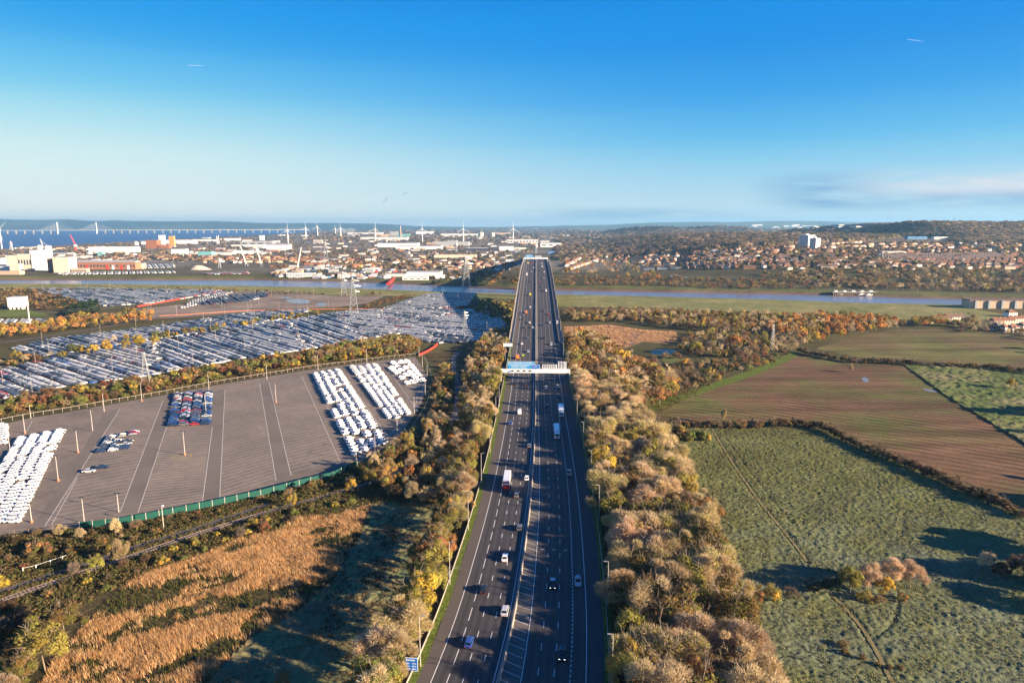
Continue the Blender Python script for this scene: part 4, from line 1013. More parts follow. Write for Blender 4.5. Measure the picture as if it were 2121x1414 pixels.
def skeleton(rg, rx, h, zc, shrub=False):
    """tree of unit design: returns woody segments and twig bases"""
    segs = []; tips = []
    zt = h * (.12 if shrub else .30)
    lean = rg.normal(0, .03, 2) * h
    segs.append(((0, 0, -.8), (lean[0] * .4, lean[1] * .4, zt), .03 * h * .6, .022 * h * .6))
    top = np.array((lean[0], lean[1], h * .72)); segs.append(((lean[0] * .4, lean[1] * .4, zt), top, .022 * h * .6, .008 * h))
    npr = 9
    for i in range(npr):
        az = 2.4 * i + rg.normal(0, .3); t = .15 + .8 * i / npr; base = np.array((lean[0] * .4, lean[1] * .4, zt)) * (1 - t) + top * t
        el = R(18 + 55 * t + rg.normal(0, 8)); L = (rx * (1.05 - .45 * t)) / max(.35, math.cos(el)) * .8; L = min(L, h * .5)
        d = np.array((math.cos(az) * math.cos(el), math.sin(az) * math.cos(el), math.sin(el)))
        mid = base + d * L * .5 + np.array((0, 0, .04 * L)); end = base + d * L + np.array((0, 0, .12 * L))
        segs += [(base, mid, .010 * h, .006 * h), (mid, end, .006 * h, .0025 * h)]
        for j in range(9):
            s = .25 + .75 * rg.random(); p = base + (end - base) * s; dd = d + rdir(rg, 1)[0] * .85 + np.array((0, 0, .25)); dd /= np.linalg.norm(dd)
            l2 = rx * rg.uniform(.22, .48); q = p + dd * l2; segs.append((p, q, .0035 * h, .0015 * h)); tips.append((p, q))
    return segs, tips
def tree_proto(seed, kind, col, h=10., rx=4., leaves=2600, twigs=1800, leaf=.34, shrub=False, mixcol=None, tw=None, clumps=26, tall=1.):
    rg = np.random.default_rng(seed); segs, tips = skeleton(rg, rx, h, h * .6, shrub)
    Vt, Ft = tubes(segs, 4 if not shrub else 3)
    trunk = npmesh(kind + '_trunk', Vt, Ft, 'bark')
    Vs, Fs, Cs = [], [], []; n = 0; twc = np.array(tw if tw else (.40, .30, .175))
    # lumpy dome: foliage lumps spread evenly over an ellipsoid
    nl = int(rg.integers(12, 19)); g_ = np.arange(nl) + .5; ph = g_ * 2.39996 + rg.random() * 6; zz_ = 1 - 1.45 * g_ / nl; rr_ = np.sqrt(np.maximum(0, 1 - zz_ ** 2)); nk = np.stack((rr_ * np.cos(ph), rr_ * np.sin(ph), zz_), 1) + rg.normal(0, .25, (nl, 3))
    cz = h * (.60 if not shrub else .46); ax = np.array((rx, rx, h * (.42 if not shrub else .54))); C = np.array((0, 0, cz)) + nk * ax * rg.uniform(.42, .76, nl)[:, None]; rc = np.array((rx, rx, min(rx, h * .42))) * rg.uniform(.26, .52, nl)[:, None]
    def shell(m, lo_, hi_, bias):
        ci = rg.integers(nl, size=m); dn = rdir(rg, m) * 1.0 + nk[ci] * bias; dn /= np.linalg.norm(dn, axis=1)[:, None]
        return C[ci] + dn * rc[ci] * rg.uniform(lo_, hi_, m)[:, None], dn, ci
    if twigs:
        P, dn, ci = shell(twigs, .35, .9, .7)
        d = dn + rdir(rg, twigs) * .55 + np.array((0, 0, .25)); d /= np.linalg.norm(d, axis=1)[:, None]
        L = rg.uniform(.10, .22, twigs)[:, None] * rx; w = np.cross(d, rdir(rg, twigs)); w /= np.linalg.norm(w, axis=1)[:, None]
        wd = rg.uniform(.026, .055, twigs)[:, None]
        V = np.stack((P - w * wd, P + w * wd, P + d * L), 1).reshape(-1, 3); Vs.append(V); Fs.append(np.arange(3 * twigs).reshape(-1, 3)); n += 3 * twigs
        c = np.repeat(twc * rg.uniform(.72, 1.28, twigs)[:, None], 3, 0); Cs.append(c)
    if leaves:
        P, dn, ci = shell(leaves, .62, 1.0, .7); N = dn + rdir(rg, leaves) * .42; N /= np.linalg.norm(N, axis=1)[:, None]
        V, F = leaf_tris(rg, P, N, leaf); Vs.append(V); Fs.append(F + n); n += len(V)
        base = np.array(col) * np.ones((leaves, 1)); clv = rg.uniform(.85, 1.15, nl)[ci][:, None]
        if mixcol is not None:
            mk = rg.random(nl) < .32; base = np.where(mk[ci][:, None], np.array(mixcol), base)
        c = base * clv * rg.uniform(.75, 1.28, leaves)[:, None]; Cs.append(np.repeat(c, 3, 0))
    V = np.concatenate(Vs) * np.array((1, 1, tall)); F = np.concatenate(Fs); Cc = np.concatenate(Cs)
    crown = npmesh(kind + '_crown', V, F, 'foliage', Cc)
    return dict(trunk=trunk, crown=crown, V=V, F=F, C=Cc, TV=Vt * np.array((1, 1, tall)), TF=Ft, h=h * tall, rx=rx)
def lite(p, seed, n, grow):
    """thinned copy of a crown for the mass versions: fewer, larger faces"""
    rg = np.random.default_rng(seed); k = rg.choice(len(p['F']), min(n, len(p['F'])), replace=False); T_ = p['V'][p['F'][k]]; c = T_.mean(1, keepdims=True)
    V = (c + (T_ - c) * grow).reshape(-1, 3)
    # twigs are thin: widen them
    C = p['C'][p['F'][k]].reshape(-1, 3)
    return dict(V=V, F=np.arange(len(V)).reshape(-1, 3), C=C, h=p['h'], rx=p['rx'])
SPEC = {}
def spec(name, word, *protos): SPEC[name] = dict(word=word, protos=list(protos))
BARE, RUST, OLIVE, GOLD, GREEN, EVER, ORANGE, GREYB, RED = (.38, .28, .15), (.36, .19, .065), (.27, .25, .055), (.50, .33, .055), (.15, .18, .045), (.026, .05, .028), (.56, .26, .075), (.25, .19, .13), (.24, .09, .05)
spec('bare', 'bare tan', tree_proto(1, 'bare', BARE, 10, 3.9, 300, 6500, .24, tw=(.60, .47, .285)), tree_proto(2, 'bare', BARE, 10, 4.2, 900, 11000, .26, mixcol=OLIVE, tw=(.55, .43, .245)), tree_proto(3, 'bare', RUST, 10, 4.0, 800, 11500, .24, tw=(.60, .475, .31)), tree_proto(31, 'bare', OLIVE, 10, 4.2, 1400, 8000, .26, mixcol=GOLD, tw=(.54, .44, .25)))
spec('rust', 'rust brown', tree_proto(4, 'rust', RUST, 10, 4., 3000, 1500, .30), tree_proto(5, 'rust', (.22, .12, .045), 10, 3.8, 2600, 1800, .30, mixcol=OLIVE))
spec('olive', 'olive green', tree_proto(6, 'olive', OLIVE, 10, 3.8, 3000, 1300, .30, mixcol=(.24, .20, .04)), tree_proto(7, 'olive', (.15, .15, .035), 10, 3.9, 2600, 1600, .30, mixcol=(.20, .13, .04)))
spec('gold', 'golden yellow', tree_proto(8, 'gold', GOLD, 10, 3.7, 3000, 900, .30, mixcol=(.30, .22, .04)), tree_proto(9, 'gold', (.34, .22, .04), 10, 3.6, 2400, 1400, .28, mixcol=OLIVE))
spec('green', 'mid green', tree_proto(10, 'green', GREEN, 10, 3.8, 3200, 600, .30, mixcol=OLIVE))
spec('ever', 'dark evergreen', tree_proto(12, 'ever', EVER, 10, 3.8, 3600, 200, .32))
spec('orange', 'bright orange', tree_proto(13, 'orange', ORANGE, 10, 3.8, 3200, 900, .30, mixcol=(.36, .19, .05)))
spec('poplar', 'slim upright golden', tree_proto(14, 'poplar', (.34, .22, .05), 10, 1.7, 2200, 900, .26, tall=1.25))
spec('scrub', 'low brown', tree_proto(15, 'scrub', (.13, .085, .045), 5, 3.2, 1500, 1500, .26, shrub=True), tree_proto(16, 'scrub', (.10, .10, .03), 5, 3.2, 2000, 800, .26, shrub=True, mixcol=RUST))
spec('redscrub', 'low reddish', tree_proto(17, 'redscrub', RED, 5, 3.2, 1900, 900, .26, shrub=True, mixcol=(.20, .10, .04)))
spec('oliscrub', 'low olive', tree_proto(18, 'oliscrub', OLIVE, 5, 3.2, 2100, 700, .26, shrub=True, mixcol=GOLD), tree_proto(19, 'oliscrub', GREEN, 5, 3.2, 2100, 700, .26, shrub=True))
spec('greyscrub', 'low grey-brown', tree_proto(20, 'greyscrub', GREYB, 5, 3.2, 400, 2600, .24, shrub=True, tw=(.20, .16, .125)), tree_proto(22, 'greyscrub', (.19, .12, .06), 5, 3.2, 900, 2000, .24, shrub=True, tw=(.26, .19, .125)))
spec('hedge', 'dark brown hedge', tree_proto(21, 'hedge', (.075, .05, .028), 5, 3.0, 1800, 1400, .26, shrub=True, tw=(.20, .14, .09)))
SHRUBS = {'scrub', 'redscrub', 'oliscrub', 'greyscrub', 'hedge'}
CLEARWAYS = [smooth_poly(rp, 2, False), smooth_poly([G(a, b) for a, b in [(-60, 1238), (25, 1218), (90, 1196), (140, 1181), (205, 1160), (245, 1144), (300, 1126), (365, 1107), (430, 1086), (490, 1066), (560, 1042)]], 2, False), smooth_poly([G(a, b) for a, b in [(950, 728), (938, 742), (940, 770), (950, 800), (948, 840), (940, 880)]], 2, False)]
def on_way(X, Y, m=2.3):
    r = np.zeros(np.shape(X), bool)
    for Q in CLEARWAYS:
        for p, q in zip(Q[:-1], Q[1:]):
            d = q - p; t_ = np.clip(((X - p[0]) * d[0] + (Y - p[1]) * d[1]) / (d @ d), 0, 1); r |= np.hypot(X - p[0] - t_ * d[0], Y - p[1] - t_ * d[1]) < m
    return r
trees = []      # dicts: x y z species proto h label zone
def scatter(P, spacing, rg, n_try=None):
    lo, hi = P.min(0), P.max(0); area = abs(np.sum(P[:, 0] * np.roll(P[:, 1], -1) - np.roll(P[:, 0], -1) * P[:, 1])) / 2
    tries = int(area / spacing ** 2 * 9) + 50; q = lo + rg.random((tries, 2)) * (hi - lo)
    q = q[inside(P, q[:, 0], q[:, 1])]; cell = {}; out = []
    for p in q:
        c = (int(p[0] // spacing), int(p[1] // spacing)); ok = True
        for a in (-1, 0, 1):
            for b in (-1, 0, 1):
                for o in cell.get((c[0] + a, c[1] + b), ()):
                    if (o[0] - p[0]) ** 2 + (o[1] - p[1]) ** 2 < spacing ** 2: ok = False
        if ok: cell.setdefault(c, []).append(p); out.append(p)
    return out
trg = np.random.default_rng(77)
def add_tree(x, y, sp, h, zone, label=None, rz=None, wide=1.):
    s = SPEC[sp]; p = int(trg.integers(len(s['protos'])))
    trees.append(dict(x=x, y=y, z=float(ground_z(x, y)), sp=sp, p=p, h=h, wide=wide, zone=zone, label=label, rz=trg.random() * 6.28 if rz is None else rz))
def wood(px, spacing, w, hr, zone, clear=True, wide=(.85, 1.2)):
    P = gpoly(px); 
    for q in scatter(P, spacing, trg):
        u = float(lateral(q[0], q[1]))
        if clear and q[1] < 1900 and -24.5 < u < 25.5: continue
        if q[1] < 420 and q[0] < -30 and on_way(q[0], q[1], 1.9): continue
        add_tree(q[0], q[1], pick(trg, w), trg.uniform(*hr), zone, None, None, trg.uniform(*wide))
def one(px, py, sp, h, label, wide=1.): x, y = G(px, py); add_tree(x, y, sp, h, label, label, None, wide)

# right of the motorway
wood([(1258, 1700), (1262, 1414), (1258, 1250), (1245, 1120), (1225, 985), (1205, 885), (1190, 815), (1262, 800), (1335, 880), (1360, 940), (1400, 1005), (1455, 1100), (1500, 1215), (1528, 1330), (1565, 1480), (1590, 1700)], 5.3, dict(bare=6.4, rust=1.0, olive=2.4, gold=.5), (8.5, 15), 'the thick belt right of the motorway', wide=(1.05, 1.4))
wood([(1182, 812), (1185, 745), (1178, 700), (1225, 700), (1290, 742), (1345, 775), (1400, 805), (1400, 832), (1330, 862), (1262, 846)], 6.2, dict(rust=4.5, bare=1.8, olive=2.2, gold=.6, orange=.3), (8, 11.5), 'the autumn wood right of the gantry', wide=(1.1, 1.4))
wood([(1345, 772), (1310, 748), (1400, 758), (1480, 755), (1560, 742), (1640, 726), (1600, 752), (1500, 786), (1400, 820)], 6, dict(greyscrub=2, scrub=2, oliscrub=1.6, rust=1, bare=1, redscrub=.7), (3.5, 6), 'the scrub above the ploughed field')
wood([(1405, 730), (1420, 700), (1500, 690), (1560, 700), (1640, 705), (1690, 700), (1660, 722), (1600, 738), (1500, 745)], 7, dict(olive=2, bare=2, rust=1.5, greyscrub=2, scrub=1), (5, 8), 'the loose trees around the pond')
wood([(1185, 668), (1180, 655), (1300, 650), (1450, 652), (1600, 655), (1650, 662), (1640, 695), (1500, 688), (1420, 684), (1300, 668)], 7, dict(rust=2.5, bare=2, olive=2, scrub=2, gold=.6), (5, 9), 'the dark wood behind the reed marsh')
wood([(1590, 690), (1600, 662), (1700, 657), (1800, 660), (1860, 672), (1880, 678), (1800, 690), (1740, 702), (1670, 715)], 7, dict(orange=4.5, gold=1.6, olive=1.5, bare=1.5, rust=1), (6, 9.5), 'the orange stand above the stubble field')
wood([(1165, 655), (1170, 640), (1350, 641), (1600, 651), (1800, 660), (1790, 665), (1500, 658), (1300, 654)], 7, dict(greyscrub=3, scrub=3, redscrub=.8, oliscrub=.8), (3, 4.5), 'the scrub edging the salt marsh')
wood([(1890, 678), (1890, 668), (1960, 664), (1965, 676)], 5, dict(gold=2, olive=1, orange=1), (6, 8), 'the golden clump by the riverside houses')
for px_ in (1895, 1915, 1930, 1942, 1952): one(px_, 668, 'poplar', 9, 'slim golden poplars in the clump by the riverside houses')
wood([(1985, 690), (1960, 672), (2050, 668), (2130, 690), (2130, 705), (2060, 688)], 8, dict(greyscrub=2, bare=2, scrub=1), (4, 7), 'the riverside hedgerow')
one(2010, 678, 'bare', 13, 'broad bare tree in front of the riverside terrace', 1.2)
one(1520, 722, 'orange', 12, 'large orange topped tree beyond the pond', 1.35)
one(1440, 735, 'olive', 11, 'broad olive tree beside the pond', 1.5)
one(1352, 748, 'scrub', 5, 'dark bush left of the pond', 1.); one(1378, 742, 'greyscrub', 5, 'grey bush in front of the pond', 1.); one(1402, 742, 'scrub', 5.5, 'brown bush right of the pond', 1.)
one(1418, 762, 'gold', 7, 'round yellow-green tree on the near bank of the pond', 1.2)
one(1300, 848, 'orange', 5, 'small round orange-brown tree at the tip of the ploughed field', 1.2)
one(2092, 806, 'gold', 7, 'round yellowish tree alone in the green crop field', 1.15)
one(1762, 772, 'bare', 6, 'thin bare tree at the corner of the ploughed field', .6)
one(1498, 878, 'bare', 8, 'slender bare sapling in the hedge below the ploughed field', .4)
one(1640, 1240, 'greyscrub', 3.5, 'shaded bush at the left end of the pasture thicket', 1.)
# hedges on the fields
def hedge(pts, zone, spacing=1.7, h=(2.8, 5.0), w=dict(hedge=4, scrub=2, greyscrub=2), jit=1.6):
    P = [np.array(G(*q)) for q in pts]
    for a, c in zip(P[:-1], P[1:]):
        L = np.hypot(*(c - a))
        for k in np.arange(0, L, spacing):
            p = a + (c - a) / L * k + trg.normal(0, jit, 2) * .6; add_tree(p[0], p[1], pick(trg, w), trg.uniform(*h), zone, None, None, trg.uniform(.7, 1.1))
hedge([(1395, 884), (1470, 886), (1560, 886), (1640, 882), (1690, 886), (1740, 908), (1800, 934), (1900, 976), (2000, 1020), (2130, 1078)], 'the hedge below the ploughed field')
hedge([(1655, 730), (1700, 740), (1760, 750), (1870, 755), (1960, 760), (2050, 765), (2150, 778)], 'the hedge below the stubble field', 2.2)
hedge([(1380, 890), (1420, 905), (1460, 912), (1380, 915), (1400, 925)], 'the bushy corner of the pasture', 2.4, (3, 5.5), dict(oliscrub=3, gold=.8, scrub=2, hedge=1))
hedge([(1870, 1400), (1740, 1345)], 'the lone bramble patch in the pasture', 3.0, (1.2, 1.9), dict(scrub=1))
trees[:] = [t_ for t_ in trees if not (t_['zone'] == 'the lone bramble patch in the pasture' and not (-1e9 < t_['x'] < 1e9))]
# clump in the pasture
for a, b, sp, h, lb in ((1760, 1235, 'olive', 8.5, 'round olive tree at the front of the pasture thicket'), (1800, 1225, 'bare', 8, 'bare tree in the middle of the pasture thicket'), (1845, 1215, 'bare', 8.5, 'pale bare tree at the back of the pasture thicket'), (1885, 1220, 'bare', 8, 'bare tree at the right end of the pasture thicket'),
                        (1720, 1232, 'ever', 5.5, 'dark bush at the left of the pasture thicket'), (1830, 1235, 'gold', 6, 'thin golden tree in the pasture thicket'), (1790, 1245, 'oliscrub', 3, 'low green bush under the pasture thicket'), (1820, 1250, 'scrub', 2.5, 'brown bush under the pasture thicket'), (1870, 1245, 'scrub', 2.6, 'brown bush under the right end of the pasture thicket'), (1690, 1225, 'hedge', 3.5, 'dark brown bush beside the pasture thicket'),
                        (2040, 1185, 'bare', 6, 'pale bare bush standing in shade at the right of the pasture'), (2075, 1190, 'hedge', 4.5, 'dark shaded bush at the right edge of the pasture'), (2110, 1185, 'hedge', 5, 'dark shaded bush at the extreme right of the pasture'), (1600, 1240, 'oliscrub', 4, 'green bush between the tree belt and the pasture thicket'), (1565, 1245, 'scrub', 4, 'brown bush against the edge of the tree belt'), (1748, 1340, 'scrub', 2.0, 'small brown bush alone in the near pasture')):
    one(a, b, sp, h, lb, 1.1)
# trees just outside the right edge whose shade crosses the fields
for a, b, h in ((2190, 865, 14), (2230, 868, 15), (2270, 862, 14), (2210, 905, 9), (2240, 1060, 12), (2290, 1065, 13), (2330, 1060, 13), (2250, 1175, 14), (2300, 1180, 15), (2350, 1185, 14), (2390, 1190, 14), (2280, 1285, 11), (2190, 1215, 12), (2230, 1225, 13), (2260, 1235, 12), (2200, 1255, 9), (2240, 1150, 13), (2200, 1140, 12), (2320, 1240, 14), (2200, 1000, 6), (2170, 725, 10), (2200, 735, 10), (2240, 715, 11), (2190, 700, 10), (2160, 705, 9)):
    one(a, b, 'ever', h, 'tall dark trees at the right edge of the fields', 1.2)

# left of the motorway
wood([(700, 1700), (810, 1470), (845, 1414), (880, 1320), (912, 1220), (950, 1120), (982, 1030), (1006, 950), (1030, 860), (1042, 800), (1018, 795), (998, 860), (968, 950), (930, 1040), (895, 1120), (855, 1225), (805, 1330), (752, 1430), (620, 1700)], 4.5, dict(olive=6.5, green=1.2, bare=1.8, gold=.6, rust=.9), (7.5, 12), 'the belt left of the motorway', wide=(.95, 1.25))
wood([(1044, 782), (1052, 705), (1040, 690), (1005, 705), (985, 735), (965, 790), (950, 850), (955, 930), (985, 910), (1012, 830)], 5.0, dict(rust=3.6, bare=3, olive=1.3, gold=.5), (6.5, 9), 'the brown belt left of the gantry')
wood([(745, 1000), (800, 955), (850, 905), (905, 880), (960, 905), (950, 1000), (905, 1060), (830, 1040), (760, 1015)], 5.6, dict(olive=2, bare=3, rust=1.6, gold=1, green=1.2, orange=.5), (5, 9), 'the wood beside the motorway')
wood([(892, 870), (905, 800), (925, 760), (936, 790), (934, 850), (900, 880)], 6, dict(scrub=2, olive=1, bare=1, oliscrub=1), (3, 6), 'the valley beside the gravel track')
wood([(-30, 868), (70, 856), (213, 832), (330, 812), (450, 790), (560, 772), (640, 758), (760, 743), (855, 733), (875, 712), (845, 706), (750, 712), (640, 732), (480, 758), (300, 790), (140, 812), (-30, 842)], 5.4, dict(oliscrub=3, redscrub=2, scrub=2, olive=1.8, rust=1.4, gold=.8, bare=.5), (3.0, 6.5), 'the hedge belt behind the car park')
wood([(640, 735), (700, 722), (800, 706), (860, 706), (868, 728), (760, 740), (650, 756)], 5.5, dict(olive=2, rust=2.5, bare=1, scrub=1.2, oliscrub=1.5), (5, 8), 'the wood behind the car park')
wood([(-40, 770), (0, 755), (130, 735), (250, 706), (420, 684), (560, 662), (640, 650), (680, 646), (640, 656), (540, 672), (400, 694), (250, 716), (120, 741), (-40, 775)], 7.5, dict(oliscrub=2.5, gold=1.4, olive=1.6, bare=1.2, scrub=1.4), (3.5, 7), 'the hedgerow between the two long yards')
for a, b, h, wd in ((195, 738, 10, 1.2), (222, 734, 11, 1.2), (262, 727, 10, 1.1), (290, 724, 12, 1.1), (322, 720, 11, 1.1)): one(a, b, 'gold', h, 'round golden trees standing together in front of the middle yards', wd)
one(152, 735, 'green', 9, 'round green tree left of the golden trees between the yards', 1.2); one(36, 748, 'gold', 9, 'yellow tree at the left edge between the yards', 1.2)
wood([(-20, 705), (-20, 680), (60, 680), (120, 672), (150, 660), (240, 658), (318, 652), (312, 668), (220, 676), (120, 690)], 6.5, dict(gold=2.5, orange=2, rust=1.5, olive=.8), (5, 9), 'the golden wood beside the sandy yard')
wood([(140, 660), (150, 640), (200, 632), (205, 655)], 6, dict(ever=1), (7, 10), 'the group among golden trees')
for px_ in (262, 268, 274, 280, 300): one(px_, 655, 'poplar', 11, 'slim golden poplars at the end of the red barrier')
wood([(-40, 640), (-40, 600), (70, 600), (140, 620), (180, 636), (140, 648), (60, 640)], 8, dict(scrub=3, ever=1.2, hedge=2, rust=1), (3, 6), 'the dark scrub at the far left by the river')
wood([(985, 648), (1000, 622), (1060, 628), (1075, 660), (1062, 690), (1045, 668)], 6, dict(scrub=2, oliscrub=2, olive=1, rust=.6), (3, 6), 'the scrub left of the bridge')
wood([(760, 640), (800, 628), (860, 612), (840, 612), (770, 628), (740, 640)], 6, dict(redscrub=3, scrub=2), (2, 3.5), 'the scrub beside the riverside yard')
wood([(60, 600), (400, 598), (560, 604), (700, 610), (790, 609), (790, 613), (560, 609), (350, 602), (60, 604)], 12, dict(scrub=2, hedge=2, rust=.6), (2.5, 4.5), 'the thin scrub along the river meadow')
# bottom left scrub
wood([(-80, 1125), (0, 1114), (100, 1103), (200, 1096), (300, 1082), (420, 1060), (520, 1038), (620, 1012), (700, 992), (790, 945), (820, 960), (790, 985), (700, 1010), (620, 1030), (540, 1040), (430, 1078), (330, 1108), (230, 1138), (130, 1168), (60, 1178), (-80, 1215)], 5.0, dict(scrub=3, oliscrub=2.2, greyscrub=2, redscrub=1.1, hedge=1), (1.4, 3.2), 'the scrub above the railway')
wood([(60, 1235), (160, 1205), (260, 1172), (380, 1130), (480, 1098), (580, 1070), (680, 1048), (760, 1030), (700, 1060), (560, 1100), (420, 1150), (300, 1190), (190, 1240), (110, 1280)], 5.0, dict(oliscrub=4, scrub=1.5, greyscrub=.8), (1.5, 3.0), 'the bushes below the railway')
wood([(-200, 1480), (-120, 1290), (0, 1260), (60, 1250), (50, 1330), (20, 1420), (0, 1560)], 5.5, dict(hedge=2, greyscrub=2, oliscrub=1, scrub=1), (2, 4), 'the lower left corner')
one(-8, 1245, 'gold', 8.5, 'golden orange tree at the left edge of the picture by the lane', 1.2)
one(605, 1052, 'gold', 5.8, 'small golden yellow tree beside the railway', .95)
one(728, 1022, 'gold', 6.2, 'round yellow-green tree behind the footbridge', .9)
one(648, 1018, 'olive', 5, 'small olive tree at the green fence', .9)
one(250, 1168, 'bare', 8, 'bare pale tree beside the lane with a forked trunk', .75)
one(240, 1110, 'bare', 6, 'bare tree in front of the green fence', .9)
one(125, 1112, 'bare', 4.0, 'bare tree at the lower left corner of the car park', 1.); one(168, 1118, 'bare', 4.0, 'second bare tree at the lower left corner of the car park', 1.)
one(200, 1190, 'olive', 6, 'olive yellow tree beside the railway at the lower left', 1.); one(155, 1192, 'greyscrub', 4.5, 'twiggy grey bush beside the railway at the lower left', .8)
one(75, 1148, 'scrub', 4.5, 'wide brown bush above the lawn at the lower left', 1.3); one(30, 1310, 'hedge', 4, 'dark bush below the golden tree', 1.)
one(95, 1390, 'olive', 11, 'large yellow-green willow at the edge of the reed field', 1.2); one(135, 1325, 'olive', 9.5, 'second yellow-green willow behind the large one', 1.15); one(50, 1425, 'olive', 8, 'leaning green willow at the lower left corner', 1.1); one(75, 1345, 'olive', 8, 'green willow left of the large yellow-green one', 1.1); one(20, 1450, 'bare', 6, 'grey bare tree in the lower left corner', 1.1)
one(500, 1112, 'greyscrub', 4, 'bare twiggy bush by the railway in the middle of the bushes', .9); one(548, 1100, 'redscrub', 4, 'reddish bush by the railway', .9)
one(885, 905, 'gold', 8, 'yellow and green tree at the corner of the perimeter road', 1.0); one(905, 932, 'bare', 6.5, 'bare spreading tree beside the yellow and green tree', 1.3)
one(812, 962, 'rust', 7, 'rust and green tree over the near end of the white cars', 1.1); one(775, 978, 'bare', 7.5, 'tall bare tree at the near end of the white cars', 1.0); one(852, 990, 'orange', 5.5, 'small orange tree left of two in the wood', .9); one(895, 985, 'orange', 5.5, 'small orange tree right of two in the wood', .9)
one(585, 1425, 'rust', 4, 'brown bush at the bottom edge of the shaded grass', 1.3)

# beyond the river
def farwood(px, n, w, hr, zone, rg=trg, minh=None):
    P = np.array(px, float); lo, hi = P.min(0), P.max(0); k = 0; pts = []
    q = lo + rg.random((n * 6, 2)) * (hi - lo); q = q[inside(P, q[:, 0], q[:, 1])][:n]
    p, ok = T(q[:, 0], q[:, 1]); p = p[ok]
    for a in p:
        u = float(lateral(a[0], a[1]))
        if a[1] < 1900 and -27 < u < 28: continue
        s = SPEC[(sp := pick(rg, w))]
        trees.append(dict(x=a[0], y=a[1], z=a[2], sp=sp, p=int(rg.integers(len(s['protos']))), h=rg.uniform(*hr), wide=rg.uniform(.9, 1.4), zone=zone, label=None, rz=rg.random() * 6.28))
farwood([(1152, 592), (1152, 575), (1300, 570), (1480, 578), (1600, 580), (1700, 588), (1700, 600), (1500, 598), (1300, 592)], 330, dict(scrub=3, rust=1.5, greyscrub=3, olive=.8, gold=.5, redscrub=1), (3.5, 7), 'the scrub on the far bank')
farwood([(1640, 585), (1560, 572), (1700, 560), (1900, 556), (2160, 562), (2160, 606), (2000, 605), (1850, 600), (1720, 598)], 620, dict(bare=2.2, greyscrub=3, scrub=2.5, rust=1.4, olive=1.5, gold=.5, ever=.3), (5, 10), 'the riverside wood below the far houses')
farwood([(1158, 572), (1160, 545), (1240, 540), (1330, 548), (1330, 566), (1230, 568)], 90, dict(rust=2, bare=2, olive=1, ever=.6, orange=.5), (6, 11), 'the trees by the far end of the bridge')
for a, b, sp, h in ((1300, 575, 'gold', 10), (1340, 578, 'rust', 15), (1362, 580, 'orange', 12), (1350, 574, 'olive', 15), (1600, 590, 'olive', 9), (1280, 578, 'rust', 8)):
    x, y, z = T1(a, b); trees.append(dict(x=x, y=y, z=z, sp=sp, p=0, h=h, wide=1.2, zone='the tall autumn trees on the far bank', label=None, rz=1.))
farwood([(1160, 545), (1160, 525), (1450, 522), (1480, 510), (1700, 505), (2130, 500), (2130, 552), (1700, 556), (1400, 560), (1250, 555)], 820, dict(bare=2, rust=1.6, ever=1.3, olive=1.2, greyscrub=1.6), (5, 10), 'the gardens between the far houses')
farwood([(560, 575), (560, 535), (900, 530), (1075, 536), (1070, 570), (900, 578), (820, 565)], 230, dict(rust=2, bare=1.5, olive=1.5, ever=1.2), (5, 9), 'the trees between the sheds across the river')
farwood([(880, 590), (985, 592), (1075, 592), (1075, 560), (960, 562)], 70, dict(rust=2, gold=1, olive=1.5, ever=1, hedge=1), (5, 10), 'the trees below the far end of the bridge')
farwood([(150, 548), (300, 540), (560, 545), (560, 530), (300, 525), (160, 530)], 150, dict(rust=2, bare=2, greyscrub=1, ever=.6), (5, 9), 'the trees among the docks')

for t_ in trees: t_['ov'] = trg.uniform(.82, 1.22)
_zr = {}
for t_ in trees: _zr.setdefault(t_['zone'], []).append(t_)
_zq = {}
for z_, L_ in _zr.items():
    ky = [CX + q['x'] / q['y'] * FPX for q in L_]; _zq[z_] = ([q['y'] for q in L_], ky)
LAMPS_R = [G(1267, 1424, 0)[1], G(1258, 1256, 0)[1], G(1240, 1078, 0)[1], G(1224, 997, 0)[1], G(1208, 931, 0)[1], G(1195, 877, 0)[1]]
LAMPS_L = [G(871, 1382, 0)[1], G(932, 1211, 0)[1], G(970, 1098, 0)[1], G(997, 1004, 0)[1], G(1015, 938, 0)[1], G(1027, 871, 0)[1], G(1034, 843, 0)[1]]
def where_in(t_):
    if t_['zone'] in ('the thick belt right of the motorway', 'the belt left of the motorway'):
        L_ = LAMPS_R if 'right' in t_['zone'] else LAMPS_L; k_ = int(np.argmin([abs(l - t_['y']) for l in L_])); u_ = abs(float(lateral(t_['x'], t_['y']))); 
        return f", level with {['first', 'second', 'third', 'fourth', 'fifth', 'sixth', 'seventh'][k_]} lamp, " + ('roadside' if u_ < 30 else 'inner' if u_ < 37 else 'outer' if u_ < 45 else 'edge')
    Y, Xp = _zq[t_['zone']]; n = 5; b1 = int(np.clip(np.searchsorted(np.quantile(Y, np.linspace(0, 1, n + 1)[1:-1]), t_['y']), 0, n - 1))
    near = [abs(a - t_['y']) for a in Y]; loc = [Xp[i] for i in range(len(Y)) if near[i] < .12 * (max(Y) - min(Y)) + 4]; px_ = CX + t_['x'] / t_['y'] * FPX
    b2 = int(np.clip(np.searchsorted(np.quantile(loc, [.34, .67]), px_), 0, 2))
    return ', ' + ['nearest', 'nearer', 'middle', 'farther', 'farthest'][b1] + ' part, ' + ['left', 'centre', 'right'][b2]
def size_px(t_): return t_['h'] / (t_['y'] * cp + 18)
def invis(t_): zc = t_['y'] * cp + 17; px = CX + t_['x'] / zc * FPX; py = 466 + (CAMZ - t_['z'] - t_['h']) / zc * FPX; return not (-40 < px < PW + 40 and py < PH + 5)
allv = [t_ for t_ in trees if not invis(t_)]; hid = [t_ for t_ in trees if invis(t_)]
